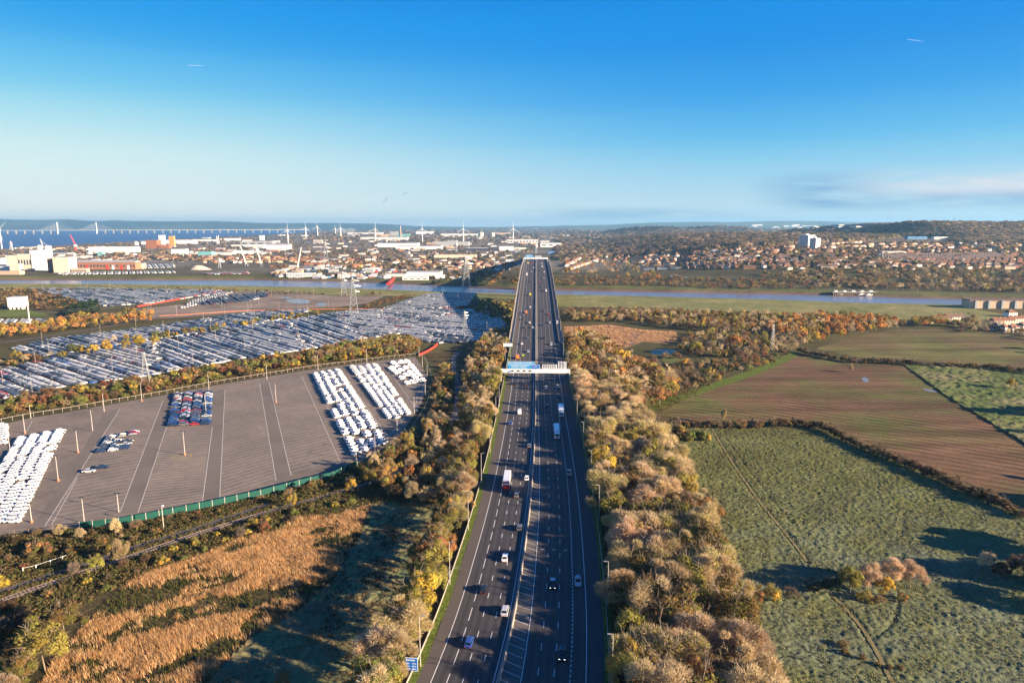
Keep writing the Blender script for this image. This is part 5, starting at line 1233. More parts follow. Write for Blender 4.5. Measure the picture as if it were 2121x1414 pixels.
for shrub, nm, cat in ((False, 'tree', 'tree'), (True, 'bush', 'bush')):
    L = sorted([t_ for t_ in allv if (t_['sp'] in SHRUBS) == shrub], key=lambda t_: (-(t_['label'] is not None), -size_px(t_)))
    top, rest_ = L[:300], L[300:]
    # name each by its place in its wood: nearest lamp, fence or place, and order
    byz = {}
    for t_ in top:
        s = SPEC[t_['sp']]; pr = s['protos'][t_['p']]; k = t_['h'] / pr['h']
        if t_['label']: lb = t_['label']; gp = None; 
        else:
            lb = f"{s['word']} {nm} in {t_['zone']}{where_in(t_)}"; gp = f"{s['word']} {nm}s: {t_['zone']}"
        e = E(nm, lb, cat, gp or 'named ' + lb, (t_['x'], t_['y'], t_['z']), t_['rz'], (k * t_['wide'] * t_['ov'], k * t_['wide'] / t_['ov'], k))
        if not gp: 
            if sum(1 for q in top if q['label'] == lb) < 2: del e['group']
        O('trunk', pr['trunk'], e); O('crown', pr['crown'], e)
    hid += [t_ for t_ in rest_]
# the rest as masses: thinner copies
LITE = {}
def lite_of(t_, lod):
    k = (t_['sp'], t_['p'], lod)
    if k not in LITE:
        pr = SPEC[t_['sp']]['protos'][t_['p']]; n, g = {0: (750, 2.1), 1: (280, 3.2), 2: (95, 5.1)}[lod]; LITE[k] = lite(pr, 5 + lod, n, g)
    return LITE[k]
def mass_trees(name, L, label):
    Vs, Fs, Cs = [], [], []; n = 0
    for t_ in L:
        lod = 0 if t_['y'] < 420 else (1 if t_['y'] < 800 else 2); p = lite_of(t_, lod); k = t_['h'] / p['h']; c, s = math.cos(t_['rz']), math.sin(t_['rz'])
        V = p['V'] * np.array((k * t_['wide'] * t_['ov'], k * t_['wide'] / t_['ov'], k)); V = np.stack((V[:, 0] * c - V[:, 1] * s + t_['x'], V[:, 0] * s + V[:, 1] * c + t_['y'], V[:, 2] + t_['z']), 1)
        Vs.append(V); Fs.append(p['F'] + n); Cs.append(p['C'] * trg.uniform(.75, 1.25)); n += len(V)
    return O(name, npmesh(name, np.concatenate(Vs), np.concatenate(Fs), 'foliage_mass', np.concatenate(Cs)), None, label, 'trees', None, 'stuff')
mass_trees('woodland', hid, 'autumn trees and scrub filling the woods and hedges in the middle distance')
NTREES = len(trees)

# ---------------------------------------------------------------- far woods: low clumps out to the hills
def clump_proto(seed):
    rg = np.random.default_rng(seed); n = 26; d = rdir(rg, n); d[:, 2] = np.abs(d[:, 2]); P = d * rg.uniform(.75, 1.1, n)[:, None] * np.array((1, 1, .8)); return leaf_tris(rg, P, d + rdir(rg, n) * .35, .62)
CL = [clump_proto(k) for k in range(6)]
cv, cf, cc = [], [], []; cn = 0
def clumps(px, n, size, cols, maxd=1e9):
    global cn
    P = np.array(px, float); lo, hi = P.min(0), P.max(0); q = lo + trg.random((n * 5, 2)) * (hi - lo); q = q[inside(P, q[:, 0], q[:, 1])][:n]
    p, ok = T(q[:, 0], q[:, 1]); p = p[ok]
    for a in p:
        if a[1] < 2000 and -30 < float(lateral(a[0], a[1])) < 30: continue
        if a[0] < shore_x(a[1]) + 60 and a[1] > 2300: continue
        s = trg.uniform(*size) * (1 + max(0, a[1] - 3000) / 5000); V, F = CL[trg.integers(6)]
        cv.append(V * np.array((s * 1.25, s * 1.25, s)) + a); cf.append(F + cn); cc.append(np.tile(np.array(cols[trg.integers(len(cols))]) * trg.uniform(.82, 1.18), (len(V), 1))); cn += len(V)
BRN = [(.25, .185, .135), (.28, .205, .135), (.23, .17, .125), (.30, .21, .125), (.20, .17, .095), (.13, .12, .075)]
clumps([(1150, 540), (1150, 500), (1250, 492), (1400, 490), (1500, 488), (1560, 500), (1450, 520), (1300, 530)], 1300, (8, 14), BRN)
clumps([(1150, 500), (1150, 477), (1250, 482), (1400, 478), (1480, 476), (1500, 490)], 1000, (9, 15), BRN)
clumps([(1480, 512), (1480, 470), (1640, 476), (1800, 480), (1810, 498), (1650, 506)], 1900, (9, 15), BRN)
clumps([(1780, 500), (1800, 480), (1815, 468), (1900, 462), (2130, 464), (2130, 505), (1990, 505), (1960, 492), (1880, 490)], 2200, (9, 15), BRN)
clumps([(1230, 489), (1260, 478), (1320, 472), (1440, 471), (1560, 472), (1560, 487), (1330, 492)], 900, (8, 13), [(.08, .07, .06), (.11, .085, .07), (.07, .07, .055)])
clumps([(1400, 552), (1480, 515), (1700, 505), (2130, 498), (2130, 548), (1700, 556)], 1300, (3.5, 7), BRN + [(.04, .06, .03)])
clumps([(0, 545), (0, 520), (300, 500), (640, 482), (1080, 474), (1150, 480), (1150, 500), (1085, 530), (900, 560), (560, 545), (300, 540)], 2600, (3.5, 7.5), BRN)
clumps([(640, 500), (640, 480), (1100, 472), (1180, 480), (1100, 500)], 1200, (6, 10), BRN)
O('far_woodland', npmesh('far_woodland', np.concatenate(cv), np.concatenate(cf), 'foliage_mass', np.concatenate(cc)), None, 'brown winter woods and hedgerows spreading to the horizon', 'woods', None, 'stuff')

# ---------------------------------------------------------------- reeds, brambles
def blades(px, n, h, lean, cols, name, label, w=.10, zoff=0., patch=None, per=5):
    P = gpoly(px); lo, hi = P.min(0), P.max(0); rg = np.random.default_rng(hash(name) % 1000 if False else len(name) * 7 + n % 97); q = lo + rg.random((int(n * 5), 2)) * (hi - lo); q = q[inside(P, q[:, 0], q[:, 1])]
    if patch:   # wind laid drifts with wet gaps between them
        a_ = q[:, 0] * .86 + q[:, 1] * .5; b_ = -q[:, 0] * .5 + q[:, 1] * .86
        q = q[vnoise(a_ / 2.6, b_, patch * .55, 6) + .45 * vnoise(a_ / 1.5, b_, patch * .22, 7) + .5 * vnoise(a_, b_, patch * 2.2, 8) > rg.uniform(.72, 1.12, len(q))]
    q = q[:n]; n = len(q); tz = ground_z(q[:, 0], q[:, 1]) + zoff
    hh = rg.uniform(.6, 1.15, n) * h * (.5 + .9 * vnoise(q[:, 0], q[:, 1], 7, 2))
    B = np.repeat(np.c_[q, tz], per, 0); m = len(B); B[:, :2] += rg.normal(0, .28, (m, 2)); H = np.repeat(hh, per) * rg.uniform(.7, 1.15, m)
    az = rg.uniform(0, 6.28, m); wv = np.stack((np.cos(az), np.sin(az), np.zeros(m)), 1) * (w * rg.uniform(.7, 1.4, m))[:, None]
    tip = B + np.stack((lean[0] * H + rg.normal(0, .22, m) * H, lean[1] * H + rg.normal(0, .22, m) * H, H * .9), 1)
    V = np.stack((B - wv, B + wv, tip), 1).reshape(-1, 3); c = np.array(cols)[rg.integers(len(cols), size=n)]; c = c * rg.uniform(.75, 1.25, n)[:, None]; c = np.repeat(np.repeat(c, per, 0), 3, 0)
    return O(name, npmesh(name, V, np.arange(3 * m).reshape(-1, 3), 'foliage_mass', c), None, label, 'reeds', None, 'stuff')
blades(RB, 22000, 1.6, (-.36, .24), [(.60, .38, .18), (.50, .29, .125), (.70, .50, .28), (.35, .19, .085), (.56, .33, .15)], 'reeds', 'tall dry orange reeds leaning over the lower left field', .062, 0, 9)
blades(RG, 8000, 1.2, (-.2, .1), [(.40, .25, .13), (.26, .17, .09), (.20, .18, .09)], 'reed_remnants', 'sparse brown reeds in the shaded meadow', .085, 0, 16)
blades(RB, 7000, 1.0, (0, 0), [(.09, .10, .03), (.12, .11, .035), (.07, .08, .03)], 'sedge', 'green sedge tufts between the dry reeds', .11)
blades([(1168, 678), (1260, 674), (1330, 684), (1400, 688), (1403, 705), (1330, 707), (1296, 716), (1262, 720), (1245, 702), (1168, 690)], 3500, 1.6, (-.2, .1), [(.50, .30, .16), (.42, .25, .13), (.56, .38, .22)], 'marsh_reeds', 'pale orange reeds around the winding stream beside the bridge', .16, 0, None, 4)
def brambles(px, n, s, cols, name, label):
    P = gpoly(px); lo, hi = P.min(0), P.max(0); rg = np.random.default_rng(n); q = lo + rg.random((n * 4, 2)) * (hi - lo); q = q[inside(P, q[:, 0], q[:, 1])]; q = q[~on_way(q[:, 0], q[:, 1], 1.7)][:n]; n = len(q); per = 7
    tz = ground_z(q[:, 0], q[:, 1]); hs = s * rg.uniform(.4, 1.2, n) * (.5 + vnoise(q[:, 0], q[:, 1], 8, 4))
    B = np.repeat(np.c_[q, tz], per, 0); d = rdir(rg, n * per); d[:, 2] = np.abs(d[:, 2]); B = B + d * np.repeat(hs, per)[:, None] * np.array((1.1, 1.1, .8))
    V, F = leaf_tris(rg, B, d + rdir(rg, len(d)) * .5, .42); c = np.array(cols)[rg.integers(len(cols), size=n)] * rg.uniform(.7, 1.3, n)[:, None]
    return O(name, npmesh(name, V, F, 'foliage_mass', np.repeat(np.repeat(c, per, 0), 3, 0)), None, label, 'undergrowth', None, 'stuff')
UG = [(.11, .10, .04), (.15, .11, .05), (.09, .10, .03), (.18, .12, .055), (.13, .135, .045)]
brambles([(-80, 1200), (60, 1185), (140, 1165), (250, 1130), (370, 1095), (490, 1055), (600, 1025), (700, 1000), (810, 975), (815, 1000), (700, 1030), (560, 1075), (380, 1135), (250, 1178), (140, 1215), (-80, 1280)], 3500, 1.2, UG, 'undergrowth', 'brambles crowding the lane and the railway')
brambles([(-80, 1122), (100, 1103), (260, 1086), (460, 1048), (620, 1010), (790, 945), (900, 880), (950, 900), (900, 1060), (760, 1040), (560, 1100), (420, 1150), (300, 1190), (190, 1240), (60, 1320), (-100, 1420)], 9000, 1.0, UG, 'undergrowth', 'brambles and rough grass between the car park and the reed field')
brambles([(-30, 868), (213, 836), (450, 793), (640, 762), (855, 736), (875, 712), (750, 712), (480, 758), (140, 812), (-30, 842)], 5000, 1.1, UG + [(.22, .12, .05), (.30, .18, .08)], 'undergrowth', 'rough brown undergrowth in the belt behind the near car park')
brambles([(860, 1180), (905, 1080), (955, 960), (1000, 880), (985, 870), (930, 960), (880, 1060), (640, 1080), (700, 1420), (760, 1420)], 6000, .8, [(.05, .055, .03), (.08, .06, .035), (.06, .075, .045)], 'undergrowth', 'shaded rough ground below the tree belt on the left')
brambles([(1262, 1500), (1245, 1120), (1225, 985), (1190, 815), (1180, 700), (1290, 740), (1400, 800), (1480, 790), (1400, 840), (1330, 870), (1460, 1100), (1600, 1480)], 6000, 1.0, UG, 'undergrowth', 'brambles under the trees right of the motorway')

blades(F1, 26000, .75, (-.1, .1), [(.18, .165, .065), (.225, .20, .09), (.13, .135, .05), (.22, .235, .17)], 'pasture_grass', 'rough frosted grass tufts over the large pasture', .22, .1, None, 2)
# ================================================================== text
def text_mesh(s, size, mat, align='LEFT', bold=.0):
    cu = bpy.data.curves.new('lettering', 'FONT'); cu.body = s; cu.size = size; cu.align_x = align; cu.align_y = 'CENTER'; cu.offset = bold; cu.resolution_u = 2
    o = bpy.data.objects.new('lettering', cu); me = o.to_mesh().copy(); o.to_mesh_clear()
    bpy.data.objects.remove(o); me.materials.clear(); me.materials.append(M(mat)); return me
def face_text(parent, s, size, x, y, z, mat='sign_white', align='LEFT', bold=.012):
    """lettering upright in the xz plane, facing -y"""
    o = O('lettering', text_mesh(s, size, mat, align, bold), parent, loc=(x, y, z)); o.rotation_euler = (math.pi / 2, 0, 0); return o
def box_obj(name, x0, x1, y0, y1, z0, z1, mat, parent, **k):
    b = MB(); b.box(x0, x1, y0, y1, z0, z1); return O(name, b.build(name, mat), parent, **k)
def oval(name, x, y, z, rx, rz, mat, parent):
    b = MB(); n = 14; vs = [(x + math.cos(2 * math.pi * k / n) * rx, y, z + math.sin(2 * math.pi * k / n) * rz) for k in range(n)]; vs += [(a, y + .12, c) for a, _, c in vs]
    b.add(vs, [tuple(range(n)), ] + [(k, n + k, n + (k + 1) % n, (k + 1) % n) for k in range(n)]); return O(name, b.build(name, mat), parent)

# ================================================================== gantries
def gantry(d, label, detail=True, xl=-22.3, xr=21.8, hb=5.6):
    p = RP(d, 0); q = RP(d + 5, 0); rz = math.atan2(-(q[0] - p[0]), q[1] - p[1]); e = E('sign_gantry', label, 'gantry', None, tuple(map(float, p)), rz)
    box_obj('beam', xl, xr, -.7, .7, hb, hb + 2.45, 'white_steel', e)
    for x in (xl + .35, xr - .35):
        box_obj('leg', x - .32, x + .32, -.45, .45, -1.5, hb, 'white_steel', e); 
        b = MB(); 
        for k in range(9): b.box(-.25, .25, -.95, -.88, k * .62, k * .62 + .06)
        b.box(-.27, -.22, -.97, -.87, -.5, hb); b.box(.22, .27, -.97, -.87, -.5, hb); O('ladder', b.build('ladder', 'galvanised_steel'), e, loc=(x, 0, 0))
    b = MB()
    for x in np.arange(xl + 1, xr, 2.2): b.box(x - .03, x + .03, .60, .66, hb + 2.45, hb + 3.4)
    b.box(xl + .5, xr - .5, .60, .65, hb + 3.36, hb + 3.42); b.box(xl + .5, xr - .5, .60, .65, hb + 2.9, hb + 2.95); O('handrail', b.build('handrail', 'galvanised_steel'), e)
    zt = hb + 2.45
    def panel(x0, x1, z0, z1, mat, rows, nm='sign_panel'):
        f = O(nm, None, e) if False else box_obj(nm, x0, x1, -.95, -.80, z0, z1, 'sign_white', e)
        box_obj('sign_face', x0 + .12, x1 - .12, -.99, -.952, z0 + .12, z1 - .12, mat, f)
        for s, sz, x, z in rows: face_text(f, s, sz, x, -1.0, z)
        return f
    w = xr - xl
    if detail:
        panel(xl + 4.4, xl + 21.6, zt + 3.05, zt + 4.95, 'sign_light_blue', [('A 4  (A 4018)  Avonmouth & Docks', .95, xl + 5.9, zt + 4.0)])
        f = panel(xl + 4.2, xl + 24.6, zt + .25, zt + 3.0, 'sign_light_blue', [('The Midlands, South Wales (M 4)', .82, xl + 6.6, zt + 2.1), ('London (M 4), Cardiff (M 49)', .82, xl + 6.6, zt + 1.05)])
        box_obj('route_patch', xl + 19.4, xl + 24.2, -1.02, -.992, zt + .5, zt + 2.75, 'sign_blue', f); face_text(f, 'M 5  (M 49)', .72, xl + 19.7, -1.03, zt + 1.6)
        b = MB(); b.add([(xl + 4.9, -1.0, zt + 4.6), (xl + 5.6, -1.0, zt + 4.5), (xl + 5.05, -1.0, zt + 3.95)], [(0, 2, 1)]); b.add([(xl + 5.15, -1.0, zt + 4.2), (xl + 5.3, -1.0, zt + 4.35), (xl + 5.75, -1.0, zt + 3.7), (xl + 5.6, -1.0, zt + 3.6)], [(0, 3, 2, 1)]); O('arrow', b.build('arrow', 'sign_white'), e)
        for k in range(4): oval('lane_signal', xl + 7.4 + k * 3.75, -.83, hb + 1.3, 1.05, .48, 'black_plastic', e)
        pl = box_obj('location_plate', xl + 4.3, xl + 6.2, -.78, -.702, hb + .35, hb + 1.2, 'sign_blue', e); face_text(pl, 'M5', .5, xl + 4.6, -.79, hb + .78)
    else:
        panel(xl + 4.2, xl + 15.5, zt + 2.7, zt + 4.6, 'sign_light_blue', [('A 4  Avonmouth', .9, xl + 5, zt + 3.6)])
        panel(xl + 2.6, xl + 17.2, zt + .2, zt + 2.65, 'sign_light_blue', [('The Midlands M 5', .95, xl + 3.6, zt + 1.4)])
        for k in range(4): oval('lane_signal', xl + 5.4 + k * 3.4, -.83, hb + 1.3, .95, .46, 'black_plastic', e)
    # the backs of the signs for oncoming traffic: ribbed boards
    def back(x0, x1, z0, z1, n, nm='sign_back'):
        f = box_obj(nm, x0, x1, .45, .56, z0, z1, 'white_steel', e)
        for k in range(n): x = x0 + (k + .5) * (x1 - x0) / n; box_obj('rib', x - .12, x + .12, .15, .449, z0 + .02, z1 - .02, 'grey_steel' if k % 2 else 'white_steel', f)
        return f
    if detail: back(xl + 26.2, xl + 35.6, zt + .15, zt + 2.9, 13); back(xl + 36.2, xl + 41.6, zt + .15, zt + 4.9, 6)
    else: back(xl + 20, xl + 31, zt + .2, zt + 3.1, 10)
    return e
gantry(421., 'white sign gantry across the motorway with blue direction signs and four lane signals')
gantry(1188., 'distant white sign gantry with light blue signs at the crest of the bridge', False, -21.5, 21.0)

# signs beside the road
x, y = G(1052, 749, 0.5); e = E('roadside_sign', 'blank pale sign back on two tall posts left of the motorway beyond the gantry', 'sign', None, (x, y, 0.3))
for s in (-1.9, 1.9): box_obj('post', s - .14, s + .14, -.14, .14, -1.5, 13.4, 'galvanised_steel', e)
box_obj('sign_board', -3.3, 3.3, -.22, -.142, 11.6, 13.9, 'white_steel', e)
x, y = G(853, 1391, 0.0); e = E('services_sign', 'blue services distance sign standing in the bushes beside the lamp column', 'sign', None, (x, y, 0.0), R(-4))
for s in (-1.0, 1.0): box_obj('post', s - .08, s + .08, -.08, .08, -2.5, 3.6, 'galvanised_steel', e)
f = box_obj('sign_board', -1.45, 1.45, -.16, -.085, .35, 3.65, 'sign_white', e); box_obj('sign_face', -1.37, 1.37, -.185, -.162, .43, 3.57, 'sign_blue', f)
face_text(f, 'Services', .62, -1.2, -.19, 3.12, bold=.015)
for k, (a, b_) in enumerate((('M 5', '14 m'), ('M 4', '23 m'), ('M 48', '38 m'))): face_text(f, a, .46, -1.2, -.19, 2.25 - k * .68); face_text(f, b_, .46, .12, -.19, 2.25 - k * .68)
# roadside cabinets
x, y = G(925, 1200, 0.0); e = E('equipment_cabinets', 'row of small grey equipment cabinets with a handrail beside the verge', 'cabinet', None, (x, y, -.2), R(-14))
for k, (w_, h_) in enumerate(((.9, 1.7), (.7, 1.3), (.9, 1.8), (.6, 1.2))): box_obj('cabinet', -.4, .4, k * 2.0 - 3, k * 2.0 - 3 + w_, -.8, h_, 'galvanised_steel', e)
b = MB(); 
for z in (.6, 1.1): b.box(-1.2, -1.15, -4, 6, z, z + .06); b.box(-1.2, 2.2, 5.95, 6.0, z, z + .06)
for yy in (-4, -1.5, 1, 3.5, 6): b.box(-1.21, -1.14, yy - .04, yy + .04, -.8, 1.15)
O('handrail', b.build('handrail', 'galvanised_steel'), e)

# lamp columns along the motorway
_b = MB(); _b.tube((0, 0, -1), (0, 0, 13), .12, .07, 6); LCOL = _b.build('column', 'pole_paint'); _b = MB(); _b.tube((0, 0, 12.95), (.7, 0, 13.05), .05, .045, 5); LARM = _b.build('bracket_arm', 'pole_paint'); _b = MB(); _b.box(.5, 1.25, -.14, .14, 13.0, 13.16); LLAN = _b.build('lantern', 'grey_steel')
def lamp(px, py, side, lab, h=13.):
    d = 300.
    for _ in range(40): x, y = G(px, py, float(road_z(d)) - .2); d = y
    z = max(float(ground_z(x, y)), float(road_z(d)) - .6); e = E('lamp_column', lab, 'street lamp', 'lamp columns along the motorway', (x, y, z), 0 if side < 0 else math.pi, h / 13.)
    O('column', LCOL, e); O('bracket_arm', LARM, e); O('lantern', LLAN, e)
LN = ['nearest', 'second nearest', 'third', 'fourth', 'fifth', 'sixth', 'seventh', 'eighth', 'ninth', 'tenth']
for k, (a, b_) in enumerate([(871, 1382), (932, 1211), (970, 1098), (997, 1004), (1015, 938), (1027, 871), (1034, 843)]): lamp(a, b_, -1, f'tall lamp column on the left of the motorway, {LN[k]} to the camera')
for k, (a, b_) in enumerate([(1267, 1424), (1258, 1256), (1240, 1078), (1224, 997), (1208, 931), (1195, 877), (1176, 771), (1167, 746)]): lamp(a, b_, 1, f'tall lamp column on the right of the motorway, {LN[k]} to the camera')
for s in (-1, 1):
    for d in np.arange(590, 1180, 52.):
        p = RP(d, 21.9 if s > 0 else -21.6, .3); e = E('lamp_column', f"thin lamp column on the {'right' if s > 0 else 'left'} parapet of the river bridge", 'street lamp', f"lamp columns on the {'right' if s > 0 else 'left'} side of the bridge", tuple(map(float, p)), 0 if s < 0 else math.pi, .85)
        O('column', LCOL, e); O('bracket_arm', LARM, e)

# ================================================================== traffic
def on_road(px, py):
    d = 300.
    for _ in range(60): x, y = G(px, py, float(road_z(d)) + .02); d = d * .4 + y * .6
    sl = float(road_z(d + 3) - road_z(d - 3)) / 6; hd = math.atan2(6.0, float(road_x(d + 3) - road_x(d - 3))); return x, y, float(road_z(d)) + .035, hd, math.atan(sl)
def drive(px, py, kind, paint, label, away=True, lit=False, scale=1., cat='car'):
    x, y, z, hd, tl = on_road(px, py)
    return make_car(kind, 'paint_' + paint, label, None, (x, y, z), hd if away else hd + math.pi, scale, lit=lit, cat=cat, tilt=-tl if away else tl)
TR = [
 (972, 1333, 'hatch', 'blue', 'blue hatchback nearest the camera in the left carriageway', 1), (1046, 1268, 'mpv', 'silver', 'silver people carrier hugging the central barrier near the camera', 1), (1002, 1223, 'hatch', 'black', 'black hatchback with red tail lights in the second lane near the camera', 1),
 (1046, 1157, 'saloon', 'white', 'white saloon in the third lane near the camera', 1), (1076, 1095, 'hatch', 'grey', 'grey hatchback beside the central barrier', 1), (1070, 1027, 'hatch', 'grey', 'dark grey hatchback passing the red and white lorry', 1),
 (1091, 992, 'hatch', 'white', 'white hatchback ahead of the red and white lorry by the barrier', 1), (1096, 925, 'hatch', 'grey', 'dark car beside the barrier level with the white lorry', 1), (1076, 856, 'van', 'white', 'white van in the second lane below the gantry', 1), (1057, 878, 'hatch', 'blue', 'blue car in the left lane below the gantry', 1),
 (1066, 796, 'hatch', 'black', 'dark car in the shadow of the gantry, left of two', 1), (1089, 798, 'hatch', 'black', 'dark car in the shadow of the gantry, right of two', 1), (1083, 737, 'hatch', 'lime', 'yellow-green car beside the orange van beyond the gantry', 1), (1081, 713, 'hatch', 'white', 'white car beyond the orange van in the left carriageway', 1),
 (1094, 729, 'hatch', 'silver', 'silver car by the barrier beyond the gantry', 1), (1094, 701, 'hatch', 'grey', 'grey car by the barrier at the foot of the bridge', 1), (1103, 679, 'hatch', 'silver', 'silver car close to the barrier on the bridge approach', 1), (1089, 679, 'hatch', 'grey', 'grey car in the second lane on the bridge approach', 1), (1097, 669, 'hatch', 'white', 'small white car in the third lane on the bridge approach', 1),
 (1082, 662, 'hatch', 'black', 'black car in the left lane on the bridge approach', 1), (1083, 652, 'hatch', 'grey', 'dark car in the left lane on the bridge', 1), (1090, 648, 'van', 'orange', 'orange van on the rise of the bridge', 1), (1098, 637, 'hatch', 'white', 'white car on the rise of the bridge', 1), (1098, 611, 'van', 'yellow', 'yellow van on the bridge over the river', 1),
 (1088, 597, 'hatch', 'grey', 'grey car on the bridge left carriageway', 1), (1097, 584, 'hatch', 'black', 'black car near the crest in the left carriageway', 1), (1091, 570, 'van', 'white', 'white van near the crest in the left carriageway', 1), (1092, 566, 'hatch', 'white', 'white car just ahead of the white van near the crest', 1), (1101, 564, 'hatch', 'silver', 'silver car near the crest beside the white van', 1), (1094, 546, 'van', 'yellow', 'yellow van at the crest under the far gantry', 1), (1102, 546, 'hatch', 'red', 'red car at the crest under the far gantry', 1), (1105, 555, 'hatch', 'white', 'white car by the barrier near the crest', 1),
 (1165, 1358, 'suv', 'black', 'black tall car with lit headlights nearest the camera in the right carriageway', 0), (1197, 1207, 'saloon', 'silver', 'silver estate with a roof box on the right edge of the right carriageway', 0), (1145, 1213, 'suv', 'black', 'black car with a pale roof and headlights in the right carriageway', 0), (1179, 982, 'suv', 'grey', 'dark grey car in the shaded outer lane below the two lorries', 0),
 (1131, 804, 'saloon', 'white', 'white car just below the gantry in the right carriageway', 0), (1155, 803, 'mpv', 'silver', 'silver car just below the gantry in the outer lane', 0), (1157, 822, 'suv', 'navy', 'dark blue car in front of the far white lorry', 0), (1133, 843, 'hatch', 'black', 'black car beside the far white lorry', 0), (1142, 714, 'suv', 'white', 'white car beyond the gantry in the right carriageway', 0), (1136, 737, 'saloon', 'black', 'black car with bright edges beyond the gantry', 0),
 (1126, 701, 'suv', 'black', 'black car in the inner lane at the foot of the bridge', 0), (1139, 669, 'hatch', 'silver', 'silver car on the bridge approach facing the camera', 0), (1154, 670, 'van', 'white', 'white van in the shaded edge lane of the bridge', 0), (1124, 674, 'hatch', 'navy', 'dark car in the inner lane of the bridge approach', 0), (1131, 603, 'van', 'white', 'tall white van in the outer lane over the river', 0), (1136, 652, 'hatch', 'red', 'red car low on the bridge facing the camera', 0), (1128, 645, 'hatch', 'grey', 'grey car low on the bridge facing the camera', 0),
 (1123, 596, 'hatch', 'grey', 'grey car on the bridge facing the camera', 0), (1126, 577, 'hatch', 'silver', 'silver car near the crest facing the camera', 0), (1119, 585, 'hatch', 'red', 'red car near the crest facing the camera', 0), (1127, 564, 'hatch', 'white', 'white car near the crest facing the camera', 0), (1123, 553, 'van', 'white', 'white van at the crest facing the camera', 0), (1122, 546, 'hatch', 'white', 'white car under the far gantry facing the camera', 0), (1117, 560, 'hatch', 'black', 'dark car near the crest facing the camera', 0)]
for a, b_, kd, pt, lb, aw in TR:
    e = drive(a, b_, kd, pt, lb, bool(aw), lit=(not aw and b_ > 1100 and pt == 'black'), scale=1.04, cat='van' if kd == 'van' else 'car')
    if lb.startswith('silver estate'): b = MB(); b.box(-1.1, .5, -.42, .42, 1.5, 1.88); b.box(-.9, .3, -.36, .36, 1.88, 1.95); O('roof_box', b.build('roof_box', 'paint_silver'), e)
    if 'pale roof' in lb: b = MB(); b.box(-1.3, .3, -.62, .62, 1.69, 1.72); O('roof_panel', b.build('roof_panel', 'paint_silver'), e)
# lorries
def lorry(px, py, label, away, rear='white', roof='white', tr=12.2, hh=3.9):
    x, y, z, hd, tl = on_road(px, py); e = E('lorry', label, 'lorry', None, (x, y, z), hd if away else hd + math.pi, 1.0)
    b = MB(); b.box(-tr - .2, -.2, -1.28, 1.28, 1.15, hh); t_ = O('trailer', b.build('trailer', 'paint_white'), e)
    box_obj('roof_panel', -tr - .1, -.3, -1.2, 1.2, hh + .003, hh + .05, 'paint_white' if roof == 'white' else 'paint_' + roof, t_)
    if rear != 'white':
        box_obj('rear_door', -tr - .26, -tr - .203, -1.26, 1.26, .95, hh - .05, 'paint_' + rear, t_)
        box_obj('rear_stripe', -tr - .275, -tr - .263, -1.2, 1.2, 2.6, 3.2, 'sign_white', t_)
    box_obj('chassis', -tr, .9, -.5, .5, .75, 1.12, 'black_plastic', e)
    b = MB(); b.box(.15, 2.2, -1.22, 1.22, .55, 2.6); b.add([(.15, -1.2, 2.6), (2.2, -1.2, 2.6), (2.2, 1.2, 2.6), (.15, 1.2, 2.6), (.15, -1.1, 3.7), (1.5, -1.05, 3.3), (1.5, 1.05, 3.3), (.15, 1.1, 3.7)], [(4, 5, 6, 7), (0, 1, 5, 4), (1, 2, 6, 5), (2, 3, 7, 6), (3, 0, 4, 7)]); c = O('cab', b.build('cab', 'paint_white'), e)
    box_obj('windscreen', 2.202, 2.23, -1.1, 1.1, 1.65, 2.55, 'car_glass', c)
    for s in (-1, 1): box_obj('side_window', 1.2, 2.1, s * 1.222 - .004, s * 1.222 + .004, 1.7, 2.45, 'car_glass', c); O('headlight', light_mesh('headlight_glass'), c, loc=(2.22, s * .95, .95))
    box_obj('grille', 2.202, 2.24, -.7, .7, .8, 1.45, 'grey_steel', c)
    for xx in (1.4, -.9, -tr + 1.2, -tr + 2.5, -tr + 3.8):
        for s in (-1, 1): O('wheel', BIGWHEEL, e, loc=(xx, s * 1.05, .5))
    return e
lorry(1052, 992, 'large articulated lorry with a white roof and red rear doors in the left lane', True, 'red'); lorry(1153.5, 907, 'white articulated lorry in the outer lane, the nearer of two coming towards the camera', False, tr=11); lorry(1162.5, 862, 'white articulated lorry in the outer lane, the farther of two coming towards the camera', False, tr=11)
x, y, z, hd, tl = on_road(1072, 742); e = make_car('van', 'paint_orange', 'orange van with a red surround in the left lane beyond the gantry', None, (x, y, z), hd, 1.25, lights=True, cat='van')

